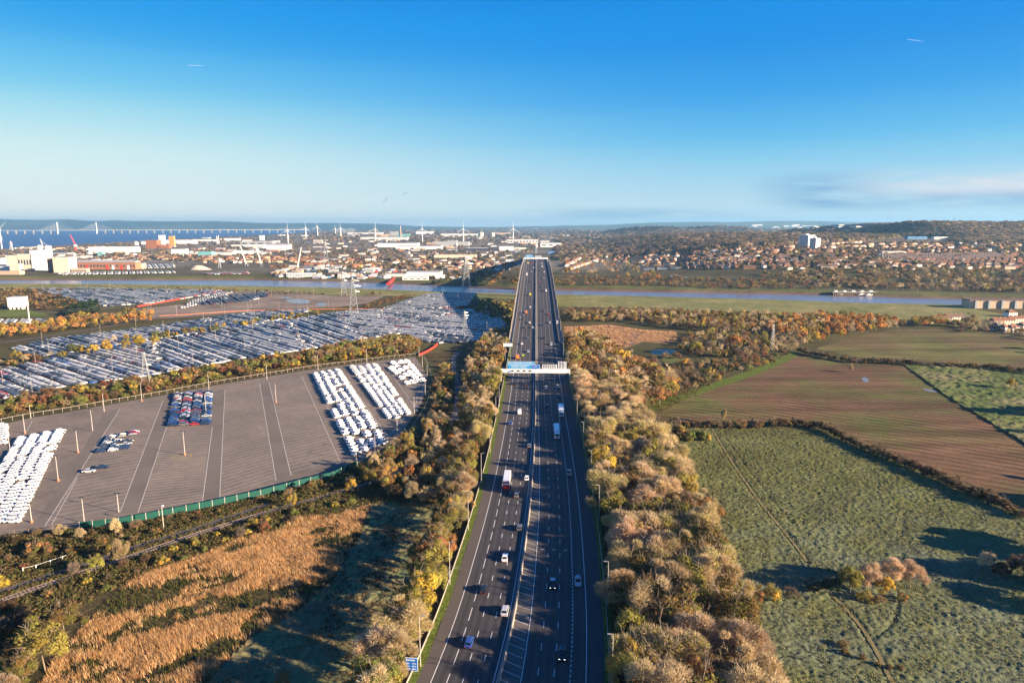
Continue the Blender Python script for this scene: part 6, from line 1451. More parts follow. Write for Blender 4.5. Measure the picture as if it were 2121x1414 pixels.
# ================================================================== pylons and wires
def pylon(px, py, top, label, narrow=False, arms=3, mat='galvanised_steel', z=None, cat='pylon'):
    x, y, gz = T1(px, py) if z is None else (*G(px, py, z), z); h = (py - top) * mpp(y) * 1.0; bw = h * (.105 if not narrow else .055); e = E('electricity_pylon', label, cat, None, (x, y, gz), R(18))
    th = max(.05, .00022 * y) * (.6 if narrow else 1)
    lv = [0, .18, .34, .47, .58, .67, .75, .83, .91, 1.0]
    def wd(t): return bw * (1 - t) ** 1.0 * (1 if t < .55 else 1) + bw * .13 if not narrow else bw * (1 - .5 * t)
    b = MB()
    for i in range(len(lv) - 1):
        a, c = lv[i], lv[i + 1]; wa, wc = wd(a), wd(c)
        cs = [(1, 1), (-1, 1), (-1, -1), (1, -1)]
        for k in range(4):
            p, q = cs[k], cs[(k + 1) % 4]
            b.tube((p[0] * wa, p[1] * wa, a * h), (p[0] * wc, p[1] * wc, c * h), th * 1.3, None, 4, cap=False)
            b.tube((p[0] * wa, p[1] * wa, a * h), (q[0] * wc, q[1] * wc, c * h), th * .8, None, 3, cap=False)
            b.tube((q[0] * wa, q[1] * wa, a * h), (p[0] * wc, p[1] * wc, c * h), th * .8, None, 3, cap=False)
    O('lattice_tower', b.build('lattice_tower', mat), e)
    for t_ in ([.62, .76, .90][:arms]):
        b = MB(); L = h * (.17 if t_ != .76 else .21); w_ = wd(t_)
        for s in (-1, 1):
            for f in (-1, 1): b.tube((s * w_, f * w_, t_ * h), (s * L, 0, t_ * h + .2), th, None, 3, cap=False); b.tube((s * w_, f * w_, (t_ + .05) * h), (s * L, 0, t_ * h + .2), th * .8, None, 3, cap=False)
        O('cross_arm', b.build('cross_arm', mat), e)
    return (x, y, gz, h)
P1 = pylon(304, 800, 727, 'small lattice pylon in the hedge belt behind the near car park')
P2 = pylon(963, 683, 644, 'small lattice pylon standing among the crowded cars beside the motorway')
P3 = pylon(733, 653, 575, 'large lattice pylon in front of the river, nearer of the pair')
P4 = pylon(712, 612, 563, 'large lattice pylon on the river bank, farther of the pair')
P5 = pylon(966, 603, 530, 'tall lattice pylon by the river left of the bridge')
P6 = pylon(676, 556, 502, 'tall lattice pylon across the river behind the sheds')
pylon(455, 555, 534, 'small lattice pylon across the river among terraced houses'); pylon(945, 522, 503, 'faint lattice pylon in front of the industrial sheds'); pylon(1110, 524, 506, 'faint lattice pylon behind the far gantry'); pylon(24, 519, 500, 'pale lattice pylon on the shore of the estuary')
def wires(p, q, label, hs=(.62, .76, .90), sag=6., r=.05):
    b = MB(); d = np.array(q[:2]) - np.array(p[:2]); n = np.array((-d[1], d[0])) / np.hypot(*d)
    for t_ in hs:
        for s in (-1, 1):
            A = np.array((*(np.array(p[:2]) + n * s * p[3] * .17), p[2] + p[3] * t_)); Bq = np.array((*(np.array(q[:2]) + n * s * q[3] * .17), q[2] + q[3] * t_)); pr = None
            for k in range(13):
                u = k / 12; c = A * (1 - u) + Bq * u - np.array((0, 0, sag * 4 * u * (1 - u)))
                if pr is not None: b.tube(pr, c, r, None, 3, cap=False)
                pr = c
    return O('power_line', b.build('power_line', 'galvanised_steel'), None, label, 'power line')
xl_, yl_ = G(-330, 790); PL = (xl_, yl_, GZ, P3[3])
wires(P3, PL, 'power lines sweeping left from the large nearer pylon over the car yards', r=.045)
wires(P3, P6, 'power lines crossing the river from the large nearer pylon', r=.06)
xa, ya = G(-260, 905); wires(P1, (xa, ya, GZ, P1[3]), 'power lines running left from the small pylon behind the car park', sag=2, r=.025); wires(P1, P2, 'power lines between the two small pylons over the long yard', sag=4, r=.03)
wires(P5, P4, 'power lines between the two pylons on the river bank', r=.05)
pylon(1599, 726, 670, 'slim lattice communications mast beside the ploughed field', True, 0, 'galvanised_steel', GZ, 'mast'); pylon(1976, 463, 451, 'dark lattice mast on the skyline of the wooded hill', True, 0, 'grey_steel', None, 'mast')
for a, b_, c, d in ((511, 551, 501, 511), (543, 552, 533, 512), (616, 555, 626, 513)):
    x, y, z = T1(a, b_); s = mpp(y); e = E('crane_jib', 'tall pale leaning dock jib ' + ('left of the pair' if a == 511 else 'right of the pair' if a == 543 else 'leaning the other way') + ' beside the terraced houses', 'crane', None, (x, y, z)); b = MB()
    for o in ((0, -1.1), (0, 1.1)): b.tube((o[1], 0, 0), ((c - a) * s + o[1] * .5, 0, (b_ - d) * s), .7, .4, 4)
    for k in range(8): u = k / 8; b.tube((-1.1 + (c - a) * s * u, 0, (b_ - d) * s * u), (1.1 + (c - a) * s * (u + .12), 0, (b_ - d) * s * (u + .12)), .3, None, 3)
    O('jib', b.build('jib', 'white_steel'), e); box_obj('crane_base', -3, 3, -3, 3, 0, 6, 'grey_steel', e)

# ================================================================== wind turbines
def turbine(px, base, hub, label, rot):
    x, y, z = T1(px, base); s = mpp(y); H = (base - hub) * s; L = H * .62; e = E('wind_turbine', label, 'wind turbine', 'wind turbines', (x, y, z)); k = max(1., y / 2600.)
    b = MB(); b.tube((0, 0, 0), (0, 0, H), 2.1 * k, 1.2 * k, 8); O('tower', b.build('tower', 'white_steel'), e)
    b = MB(); b.box(-1.6 * k, 1.6 * k, -4 * k, 4 * k, -1.5 * k, 1.7 * k); O('nacelle', b.build('nacelle', 'white_steel'), e, loc=(0, 0, H))
    for j in range(3):
        a = rot + j * 2.0944; b = MB(); b.add([(-.7 * k, -4.4 * k, 0), (.9 * k, -4.4 * k, 2), (.25 * k, -4.4 * k, L), (-.2 * k, -4.4 * k, L), (-.7 * k, -4.0 * k, 0), (.9 * k, -4.0 * k, 2), (.25 * k, -4.2 * k, L), (-.2 * k, -4.2 * k, L)], [(0, 1, 2, 3), (7, 6, 5, 4), (0, 4, 5, 1), (1, 5, 6, 2), (2, 6, 7, 3), (3, 7, 4, 0)])
        o = O('blade', b.build('blade', 'white_steel'), e, loc=(0, 0, H)); o.rotation_euler = (0, a, 0)
for a, b_, c, lb, r in ((4, 515, 477, 'large white wind turbine at the left edge of the picture', .8), (597, 503, 478, 'tall white wind turbine right of the end of the long estuary bridge', .05), (634, 491, 473, 'white wind turbine, first right of the tall one', .1), (658, 489, 471, 'white wind turbine, second right of the tall one', .05),
                       (695, 486, 474, 'white wind turbine half lost in the smoke', 0), (706, 490, 473, 'white wind turbine at the right edge of the smoke', .0), (778, 501, 475, 'white wind turbine above the long white shed', .1), (875, 501, 475, 'white wind turbine right of the tall chimney', .0), (960, 501, 475, 'white wind turbine left of the cream tanks', .02), (1063, 502, 475, 'white wind turbine left of the far gantry', -.02)): turbine(a, b_, c, lb, r)

# ================================================================== long bridge over the estuary
sb = E('estuary_bridge', 'long white cable stayed bridge across the estuary on the horizon', 'bridge', None, (0, 0, 0)); WE = WZ + .5
def wpt(px, py): return np.array(G(px, py, WE))
A = wpt(-260, 486.2); Bq = wpt(640, 481.6); D = Bq - A; Ld = np.hypot(*D); u = D / Ld; rz = math.atan2(u[1], u[0])
b = MB(); b.box(0, Ld, -17, 17, 40, 46); O('deck', b.build('deck', 'galvanised_steel'), sb, loc=(A[0], A[1], WE), rz=rz)
def along(px):   # chainage on the bridge seen at photo column px
    a_, b_ = 0., Ld
    for _ in range(40):
        m = (a_ + b_) / 2; q = A + u * m; 
        if CX + q[0] / (q[1] * cp) * FPX < px: a_ = m
        else: b_ = m
    return m
for px in (118, 199):
    m = along(px); q = A + u * m; b = MB()
    for s in (-1, 1): b.tube((0, s * 19, -4), (0, s * 12, 141), 6.5, 4.5, 4)
    b.box(-4, 4, -16, 16, 60, 67); b.box(-4, 4, -13, 13, 125, 131); O('pylon_tower', b.build('pylon_tower', 'white_steel'), sb, loc=(q[0], q[1], WE), rz=rz); b = MB()
    for k in range(1, 9):
        for s in (-1, 1): b.tube((s * k * 24, 0, 44), (0, 0, 60 + k * 9.5), .55, None, 3)
    O('stay_cables', b.build('stay_cables', 'white_steel'), sb, loc=(q[0], q[1], WE), rz=rz)
PI_ = MB(); PI_.box(-6, 6, -13, 13, -4, 38); PIM = PI_.build('pier', 'concrete')
for px in list(range(-40, 110, 18)) + list(range(217, 620, 17)):
    q = A + u * along(px); O('pier', PIM, sb, loc=(q[0], q[1], WE), rz=rz)
# ================================================================== buildings
for nm, c in dict(cream=(.66, .58, .46), white=(.80, .78, .74), tan=(.50, .38, .27), brick=(.34, .17, .105), grey=(.36, .37, .38), pale=(.60, .60, .58), blue=(.12, .24, .42), teal=(.18, .42, .44), dark=(.06, .07, .10), yellow=(.62, .46, .18), rust=(.32, .13, .07), orange=(.68, .30, .10), redroof=(.21, .10, .068), brownroof=(.155, .105, .082), slate=(.105, .10, .11), roofgrey=(.34, .34, .35), roofpale=(.55, .55, .53), roofdark=(.17, .17, .18)).items():
    plain('bld_' + nm, c, .8, 0, .25, .12, .12)
plain('window_glass', (.05, .07, .10), .2, 0, .6, .1, .3); plain('door_red', (.60, .06, .05), .6, 0, .3, .1, .3)
rb = np.random.default_rng(99)
def shed(px0, px1, base, top, label, wall='white', roof='roofpale', depth=None, gable=False, cat='warehouse', windows=0, doors=None, flat=False, group=None, rz=0.):
    x, y, z = T1((px0 + px1) / 2, base); s = mpp(y); w = (px1 - px0) * s; h = (base - top) * s; depth = depth or max(18, min(w * .5, 90))
    # part of the visible height is roof seen from above
    hz = max(3.0, h - depth * (CAMZ - z) / y * .85) if not flat else h
    e = E('building' if cat == 'building' else cat.replace(' ', '_'), label, cat, group, (x, y + depth / 2, z - .3), rz)
    box_obj('wall', -w / 2, w / 2, -depth / 2, depth / 2, 0, hz, 'bld_' + wall, e)
    b = MB()
    if gable:
        rg_ = min(depth * .18, 6); W2 = w / 2 + .4; D2 = depth / 2 + .5
        b.add([(-W2, -D2, hz - .05), (W2, -D2, hz - .05), (W2, D2, hz - .05), (-W2, D2, hz - .05), (-W2, 0, hz + rg_), (W2, 0, hz + rg_)], [(0, 1, 5, 4), (2, 3, 4, 5), (1, 2, 5), (3, 0, 4), (3, 2, 1, 0)])
    else: b.box(-w / 2 + .3, w / 2 - .3, -depth / 2 + .3, depth / 2 - .3, hz + .002, hz + .5)
    O('roof', b.build('roof', 'bld_' + roof), e)
    if windows:
        for k in range(windows): xx = -w / 2 + (k + .5) * w / windows; box_obj('window', xx - w / windows * .28, xx + w / windows * .28, -depth / 2 - .12, -depth / 2 - .003, hz * .35, hz * .65, 'window_glass', e)
    for k, (f, c) in enumerate(doors or ()): xx = -w / 2 + f * w; box_obj('door', xx - w * .022, xx + w * .022, -depth / 2 - .2, -depth / 2 - .004, 0, hz * .6, c, e)
    return e
S = shed
S(15, 39, 560, 530, 'cream mill block at the left, lowest of the stepped group by the river', 'cream', 'roofpale', 30, flat=True, cat='mill'); S(39, 67, 560, 527, 'tall cream mill block in the middle of the stepped group by the river', 'cream', 'roofpale', 34, flat=True, windows=5, cat='mill'); S(66, 94, 560, 519.5, 'tallest white mill block at the right of the stepped group by the river', 'white', 'roofpale', 30, flat=True, cat='mill')
S(21, 41, 562, 547, 'low cream annex in front of the stepped mill', 'cream', 'roofpale', 12, flat=True, cat='building')
S(100, 112, 564, 536, 'brick tower block joined to the smaller cream mill', 'brick', 'roofdark', 28, flat=True, cat='mill'); S(112, 144, 565, 534, 'smaller cream mill right of the brick tower', 'cream', 'roofpale', 28, flat=True, windows=0, cat='mill')
S(160, 280, 558, 542, 'long red brick shed with red doors across the river', 'brick', 'roofgrey', 24, True, 'shed', 18, [(.18, 'door_red'), (.52, 'door_red'), (.62, 'sign_white'), (.76, 'door_red'), (.88, 'sign_white')]); S(280, 294, 557, 545, 'tan block at the right end of the long brick shed', 'tan', 'roofgrey', 20, cat='building')
S(147, 180, 565, 556, 'low tan office with small windows by the cream mill', 'tan', 'roofpale', 10, cat='building', windows=9); S(148, 160, 553, 537, 'dark blue glazed block behind the small tan office', 'dark', 'roofdark', 14, flat=True, cat='building')
S(-10, 8, 547, 534, 'white shed cut by the left edge', 'white', 'roofpale', 20); S(-20, 20, 561, 551, 'low blue roofed shed at the left edge by the mill', 'pale', 'blue', 20); S(-30, 40, 569, 561, 'long tan roofed shed in front of the mill', 'tan', 'tan', 16)
S(185, 278, 524, 511, 'long white shed leading toward the estuary', 'white', 'roofpale', 40); S(202, 213, 530, 522, 'teal box like building', 'teal', 'teal', 16, flat=True, cat='building'); S(95, 140, 529, 523, 'flat blue roofed shed behind the mills', 'grey', 'blue', 40)
S(325, 402, 505, 497, 'long white shed on the shore behind the orange tower', 'white', 'roofpale', 40); S(400, 447, 500, 496, 'white shed on the shore', 'white', 'roofpale', 30); S(464, 495, 498, 493.5, 'pale shed near the two thin chimneys', 'white', 'roofpale', 30); S(303, 325, 515, 498, 'round brown industrial drum', 'rust', 'roofdark', 40, flat=True, cat='silo')
S(351, 361, 512, 490, 'orange and white process tower', 'orange', 'white', 14, flat=True, cat='tower'); S(330, 341, 510, 488, 'white leaning process tower joined to the orange one', 'white', 'white', 14, flat=True, cat='tower'); S(328, 350, 515, 507, 'red brick works at the foot of the process towers', 'rust', 'redroof', 26)
S(411, 438, 532, 521, 'teal roofed shed among the docks', 'teal', 'teal', 30); S(442, 480, 529, 522, 'grey shed beside the teal one', 'pale', 'roofgrey', 30); S(355, 384, 527, 516, 'white stepped building in front of the brown trees', 'white', 'roofpale', 24, cat='building'); S(484, 520, 527, 519, 'white shed between the dock jibs', 'white', 'roofpale', 24)
S(499, 564, 508, 500, 'glasshouse like green grey sheds with white ribs', 'grey', 'roofpale', 50, windows=4); S(480, 548, 511, 507, 'white shed with pale roof in front of the glasshouse sheds', 'white', 'roofpale', 30); S(552, 598, 517, 507, 'white saw toothed sheds below the tall turbine', 'white', 'roofgrey', 40, True); S(538, 546, 498, 488, 'pale block on the estuary shore', 'white', 'roofpale', 20, flat=True, cat='building')
S(783, 862, 512, 503, 'very large white warehouse with pale blue roof', 'white', 'roofgrey', 110); S(820, 912, 516, 509, 'second very large white warehouse in front of the first', 'white', 'roofgrey', 90); S(748, 842, 498, 491, 'long grey warehouse behind the turbines', 'pale', 'roofpale', 90); S(720, 790, 486, 481.5, 'long pale warehouse near the horizon', 'pale', 'roofpale', 90); S(776, 808, 491, 485, 'tan warehouse left of the grey works', 'tan', 'roofpale', 60)
S(808, 823, 491, 480, 'grey works block beside the tall chimney', 'grey', 'grey', 40, flat=True, cat='building'); S(823, 848, 491, 485, 'green grey works right of the tall chimney', 'teal', 'grey', 40, flat=True, cat='building'); S(862, 896, 485, 479.5, 'white warehouse right of the chimney near the horizon', 'white', 'roofpale', 80)
S(694, 748, 554, 549, 'long yellow roofed shed among the trees', 'yellow', 'yellow', 14); S(842, 912, 572, 561, 'big grey roofed shed by the river', 'white', 'roofgrey', 42); S(798, 842, 573, 565, 'second grey roofed shed by the river', 'pale', 'roofdark', 30); S(834, 886, 580, 573, 'row of white units on the river bank', 'white', 'roofpale', 12, windows=4); S(902, 920, 577, 569, 'white works yard building on the river bank', 'white', 'roofpale', 14); S(932, 955, 578, 572, 'low white and blue shed by the tall pylon', 'pale', 'blue', 12)
S(594, 650, 573, 565, 'long white glazed block on the river bank', 'white', 'roofpale', 14, windows=10, cat='building'); S(560, 600, 553, 549, 'long red shed by the dock jib', 'rust', 'redroof', 14); S(630, 690, 549, 544, 'dark red shed behind the cars across the river', 'rust', 'redroof', 14)
S(900, 970, 509, 500, 'long blue grey warehouse below the turbine', 'grey', 'roofgrey', 90); S(900, 985, 534, 527, 'long cream roofed works', 'cream', 'tan', 40); S(965, 1010, 521, 513, 'dark works with pale roof', 'dark', 'roofpale', 50); S(1015, 1034, 519, 511, 'dark blue end of a warehouse', 'dark', 'roofdark', 50); S(1034, 1064, 519, 510, 'white warehouse joined to the dark blue one', 'white', 'roofpale', 50); S(1050, 1114, 504, 496, 'pale warehouse right of the turbine', 'pale', 'roofpale', 80, windows=10)
S(1120, 1162, 512, 503, 'white and grey warehouse right of the far gantry', 'white', 'roofgrey', 50, windows=3); S(1136, 1149, 527, 521, 'blue clad building right of the far gantry', 'blue', 'blue', 20, flat=True, cat='building'); S(1160, 1195, 525, 520, 'tan shed with low roof right of the far gantry', 'tan', 'roofpale', 20); S(1156, 1178, 491, 487, 'white warehouse far right of the turbines', 'white', 'roofpale', 50); S(1187, 1211, 491, 489, 'thin white warehouse below the dark wooded hill', 'white', 'roofpale', 40); S(1018, 1058, 487, 482, 'tan sheds right of the cream tanks', 'tan', 'tan', 60); S(914, 990, 490, 484, 'long pale sheds left of the cream tanks', 'pale', 'roofpale', 60)
S(13, 47, 642, 616, 'white concrete hut on legs beside the lawn at the left', 'white', 'roofpale', 20, flat=True, cat='hut') if False else None
x, y = G(29, 641); s_ = mpp(y); e = E('control_building', 'square white control building on stilts at the far left beside the lawn', 'building', None, (x, y + 8, GZ), R(12)); box_obj('wall', -14 * s_, 14 * s_, -7, 7, 4 * s_, 24 * s_, 'bld_white', e); box_obj('roof', -14.4 * s_, 14.4 * s_, -7.3, 7.3, 24 * s_ + .01, 25 * s_, 'bld_roofpale', e)
for a in (-11, -4, 4, 11): box_obj('stilt', a * s_ - .6, a * s_ + .6, -6, 6, 0, 4 * s_ - .01, 'bld_white', e)
for k in (11, 17): box_obj('seam', -13.9 * s_, 13.9 * s_, -7.06, -7.002, k * s_, (k + .5) * s_, 'bld_pale', e)
sheet('lawn', [(-40, 652), (-40, 643), (50, 641), (100, 650), (95, 655), (20, 658)], 'verge_grass', off=.07)
ribbon('yard_road', [G(a, b) for a, b in [(-60, 712), (0, 710), (100, 696), (220, 677), (320, 658), (400, 648)]], 9, 'asphalt_worn', GZ + .09)
b = MB(); x, y = G(62, 672); b.tube((0, 0, 0), (0, 0, 54 * mpp(y)), .6, .35, 8); e = E('mast_pole', 'tall white pole beside the lawn at the far left', 'pole', None, (x, y, GZ)); O('pole', b.build('pole', 'white_steel'), e)
def tank(px, base, top, wpx, label, mat='white', cat='tank', dome=True):
    x, y, z = T1(px, base); s = mpp(y); r = wpx * s / 2; h = (base - top) * s; e = E('storage_tank', label, cat, None, (x, y + r, z)); b = MB(); b.tube((0, 0, 0), (0, 0, h * .85), r, r, 18); O('wall', b.build('wall', 'bld_' + mat), e); b = MB(); b.tube((0, 0, h * .85 + .01), (0, 0, h), r * .98, r * .25, 18); O('roof', b.build('roof', 'bld_' + mat), e)
tank(79, 518, 508, 10, 'round white tank behind the mill, left of two'); tank(94, 517, 509, 14, 'round pale tank behind the mill, right of two', 'pale'); tank(280, 508, 501, 8, 'round white tank on the shore, left of two'); tank(294, 506, 500, 9, 'round white tank on the shore, right of two'); tank(996, 491, 481, 11, 'cream domed tank below the horizon, left of two', 'cream'); tank(1020, 491, 481.5, 9, 'cream domed tank below the horizon, right of two', 'cream')
def chimney(px, base, top, w, label, mat='tan'):
    x, y, z = T1(px, base); s = mpp(y); e = E('chimney', label, 'chimney', None, (x, y, z)); b = MB(); b.tube((0, 0, 0), (0, 0, (base - top) * s), w * s / 2, w * s / 2.6, 8); O('stack', b.build('stack', 'bld_' + mat), e); b = MB(); b.tube((0, 0, (base - top) * s + .01), (0, 0, (base - top + .8) * s), w * s / 2.2, None, 8); O('cap', b.build('cap', 'bld_white'), e)
chimney(830, 491, 470, 2.4, 'tall tan chimney beside the grey works'); chimney(450, 505, 490, 1.4, 'thin white chimney on the shore, left of two', 'white'); chimney(453.5, 505, 489, 1.4, 'thin white chimney on the shore, right of two', 'white')
for a in (358, 373.5, 379): chimney(a, 556, 543, 1.4, {358: 'dark lamp mast by the sand heap, leftmost of three', 373.5: 'dark lamp mast by the sand heap, middle of three', 379: 'dark lamp mast by the sand heap, rightmost of three'}[a], 'dark')
# sand heap, red crane, red jetty
x, y, z = T1(410, 559); b = MB(); n = 16; vs = [(math.cos(2 * math.pi * k / n) * 26, math.sin(2 * math.pi * k / n) * 14, 0) for k in range(n)] + [(math.cos(2 * math.pi * k / n) * 9 - 4, math.sin(2 * math.pi * k / n) * 3, 9 + rb.normal(0, .5)) for k in range(n)]
b.add(vs, [(k, (k + 1) % n, n + (k + 1) % n, n + k) for k in range(n)] + [tuple(range(n, 2 * n))]); plain('sand', (.62, .52, .40), .95, 0, .1, .15, .2); O('sand_heap', b.build('sand_heap', 'sand'), None, 'pale sand heap on the quay across the river', 'heap', loc=(x, y + 14, z))
x, y, z = T1(157, 519); s_ = mpp(y); e = E('dock_crane', 'tall red dock crane standing against the estuary water', 'crane', None, (x, y, z)); b = MB(); b.tube((0, 0, 0), (0, 0, 12 * s_), 2 * s_, 1.3 * s_, 6); O('tower', b.build('tower', 'red_plastic'), e); b = MB(); b.tube((1 * s_, 0, 10 * s_), (-8 * s_, 0, 32 * s_), 1.3 * s_, .6 * s_, 4); O('jib', b.build('jib', 'red_plastic'), e); box_obj('cabin', -2 * s_, 2.5 * s_, -4, 4, 8 * s_, 12 * s_, 'white_steel', e)
x, y, z = T1(91, 516); e = E('dock_crane', 'faint grey dock crane left of the red one', 'crane', None, (x, y, z)); b = MB(); b.tube((0, 0, 0), (-6 * s_, 0, 22 * s_), 1.1 * s_, .5 * s_, 4); b.tube((-5 * s_, 0, 18 * s_), (16 * s_, 0, 1 * s_), .35 * s_, None, 4); O('jib', b.build('jib', 'bld_pale'), e)
barrier_run([(803, 588), (812, 580), (817, 576)], 4., 'red_plastic', 'bright red jetty leaning down the river bank', -6.5, 5)
# random sheds filling the industrial plain
WN = ['white', 'pale', 'pale', 'cream', 'tan', 'grey', 'brick', 'grey']; RN = ['roofpale', 'roofgrey', 'roofpale', 'roofdark', 'tan']
zones = [((300, 600), (512, 530), 26, 'the docks'), ((0, 300), (522, 545), 26, 'the docks'), ((600, 900), (512, 548), 40, 'the industrial plain'), ((640, 1100), (488, 512), 46, 'the far industrial plain'), ((900, 1080), (512, 560), 36, 'the industrial plain'), ((560, 830), (556, 578), 40, 'the river bank yards'), ((1100, 1160), (490, 512), 6, 'the far industrial plain'), ((380, 640), (487, 505), 16, 'the estuary shore'), ((0, 240), (511, 520), 22, 'the dock edge')]
for (xa, xb), (ya, yb), n, zn in zones:
    for k in range(n):
        px, py = rb.uniform(xa, xb), rb.uniform(ya, yb); w = rb.uniform(5, 20) * (1 if py > 500 else .9); h = rb.uniform(1.8, 4.2) * (py - 466) / 55
        wl, rf = WN[rb.integers(len(WN))], RN[rb.integers(len(RN))]
        pp, ok = T([px], [py]); 
        if pp[0][0] < shore_x(pp[0][1]) + 80 and pp[0][1] > 2300: continue
        if -40 < float(lateral(pp[0][0], pp[0][1])) < 45 and pp[0][1] < 2100: continue
        S(px - w / 2, px + w / 2, py, py - max(h, 2.5), f"{'long' if w > 13 else 'small'} {wl} walled shed with {'pale' if rf in ('roofpale','tan') else 'grey'} roof in {zn}", wl, rf, None, bool(rb.random() < .4), 'shed', group=f'sheds in {zn}', rz=rb.normal(0, .18))
# river bank parked trucks/containers as small boxes
for k in range(60):
    px, py = rb.uniform(600, 840), rb.uniform(560, 577); x, y, z = T1(px, py); b = MB(); c = ['bld_white', 'bld_white', 'bld_pale', 'door_red', 'bld_blue'][rb.integers(5)]; b.box(-5, 5, -1.3, 1.3, 0, 3.2)
    e = E('container', f"{ {'bld_white':'white','bld_pale':'pale grey','door_red':'red','bld_blue':'blue'}[c] } container in the river bank yards", 'container', f"{c[4:]} containers in the river bank yards", (x, y, z), rb.uniform(-.5, .5)); O('shell', b.build('shell', c), e)
# white sheds far on the right skyline
for k in range(22):
    px = rb.uniform(1545, 1790); py = rb.uniform(467, 472); S(px - rb.uniform(2, 9), px + rb.uniform(2, 9), py, py - rb.uniform(1.2, 2.6), 'bright white shed on the far plain below the right skyline', 'white', 'roofpale', 60, flat=True, cat='shed', group='white sheds on the far right plain')
S(1880, 1897, 496, 490, 'blue clad school block below the wooded hill, left of two', 'blue', 'blue', 20, flat=True, cat='school'); S(1898, 1920, 496, 490, 'blue clad school block below the wooded hill, right of two', 'blue', 'blue', 20, flat=True, cat='school'); S(1935, 1981, 496, 491, 'long white school wing below the wooded hill', 'white', 'white', 16, flat=True, cat='school', windows=12)
S(1828, 1876, 528, 521, 'low pale flat roofed hall among the terraces', 'cream', 'roofpale', 24, flat=True, cat='hall')

# tower block
def tower_block(px0, px1, base, top, label, lf):
    x, y, z = T1((px0 + px1) / 2, base); s = mpp(y); w = (px1 - px0) * s; h = (base - top) * s; e = E('tower_block', label, 'tower block', None, (x, y + 10, z), R(38)); a = w * .50
    box_obj('wall', -a, a, -a * .8, a * .8, 0, h, 'bld_' + lf, e); box_obj('roof', -a - .3, a + .3, -a * .8 - .3, a * .8 + .3, h + .005, h + .9, 'bld_white', e); box_obj('lift_housing', -a * .5, a * .2, -3, 3, h + .91, h + 4, 'bld_white', e)
    nf = 11
    for f in range(nf):
        z0 = h * (f + .3) / nf; z1 = h * (f + .75) / nf
        box_obj('window_band', -a - .06, -a - .004, -a * .7, a * .7, z0, z1, 'window_glass', e)
        for q in (-.5, 0, .5): box_obj('window', a * q - a * .10, a * q + a * .10, -a * .8 - .06, -a * .8 - .004, z0, z1, 'window_glass', e)
tower_block(1661, 1686, 513, 488.5, 'left white tower block rising above the houses', 'white'); tower_block(1682, 1699, 518, 495, 'right white tower block, nearer of the pair', 'white')

# ================================================================== houses
def house_meshes(kind, wall, roof):
    W, D, H, RH = dict(semi=(11.5, 7.5, 4.8, 2.7), terrace=(24, 7.5, 4.8, 2.5), detached=(8.5, 8, 4.8, 2.8))[kind]; b = MB(); b.box(-W / 2, W / 2, -D / 2, D / 2, -1.0, H); w_ = b.build('wall', wall)
    b = MB(); o = .4; a, c = W / 2 + o, D / 2 + o; hip = 0 if kind == 'terrace' else D * .42
    b.add([(-a, -c, H - .04), (a, -c, H - .04), (a, c, H - .04), (-a, c, H - .04), (-a + hip, 0, H + RH), (a - hip, 0, H + RH)], [(0, 1, 5, 4), (2, 3, 4, 5), (1, 2, 5), (3, 0, 4), (3, 2, 1, 0)]); r_ = b.build('roof', roof)
    b = MB(); 
    for k in range({'semi': 1, 'terrace': 4, 'detached': 1}[kind]): xx = 0 if kind != 'terrace' else -W / 2 + (k + .5) * W / 4; b.box(xx - .6, xx + .6, -.45, .45, H + RH - 1.0, H + RH + 1.1)
    ch = b.build('chimney', 'bld_brick'); b = MB(); n = {'semi': 4, 'terrace': 8, 'detached': 3}[kind]
    for k in range(n):
        xx = -W / 2 + (k + .5) * W / n
        for z0 in (.8, 3.3): 
            for s in (-1, 1): b.box(xx - .55, xx + .55, s * (D / 2 + .03) - .03, s * (D / 2 + .03) + .03, z0, z0 + 1.2)
    wi = b.build('window', 'window_glass'); return dict(wall=w_, roof=r_, chimney=ch, window=wi)
_hm = {}
WALLN = dict(bld_white='white walled', bld_cream='cream walled', bld_tan='tan walled', bld_brick='brick'); ROOFN = dict(bld_redroof='red tiled roof', bld_brownroof='brown tiled roof', bld_slate='dark slate roof')
houses = []
def place_houses(px, n, kinds, walls, roofs, rz, zone, rgh=rb):
    P = np.array(px, float); lo, hi = P.min(0), P.max(0); q = lo + rgh.random((n * 6, 2)) * (hi - lo); q = q[inside(P, q[:, 0], q[:, 1])][:n]; p, ok = T(q[:, 0], q[:, 1])
    for a in p[ok]:
        if any(abs(a[0] - h['x']) < 15 and abs(a[1] - h['y']) < 11 for h in houses[-400:]): continue
        if -40 < float(lateral(a[0], a[1])) < 45 and a[1] < 2100: continue
        houses.append(dict(x=a[0], y=a[1], z=a[2], k=kinds[rgh.integers(len(kinds))], w=pick(rgh, walls), r=pick(rgh, roofs), rz=rz + rgh.normal(0, .12) + (math.pi / 2 if rgh.random() < .15 else 0), zone=zone))
def street(p0, p1, kind, wall, roof, zone, pitch, rz=None):
    A_ = np.array(T1(*p0)); B_ = np.array(T1(*p1)); L = np.hypot(*(B_ - A_)[:2]); n = int(L / pitch); r = math.atan2(B_[1] - A_[1], B_[0] - A_[0])
    for k in range(n + 1):
        q = A_ + (B_ - A_) * (k / max(n, 1)); houses.append(dict(x=q[0], y=q[1], z=float(terr(q[0], q[1])), k=kind, w=wall if isinstance(wall, str) else pick(rb, wall), r=roof if isinstance(roof, str) else pick(rb, roof), rz=(r if rz is None else rz) + rb.normal(0, .02), zone=zone))
WW = dict(bld_white=2.2, bld_cream=3, bld_tan=3, bld_brick=4); RR = dict(bld_redroof=3, bld_brownroof=5, bld_slate=4)
street((1172, 552), (1205, 534), 'terrace', 'bld_white', 'bld_brownroof', 'the white row beyond the bridge', 27); street((1178, 560), (1222, 545), 'semi', WW, RR, 'the rows beyond the bridge', 16)
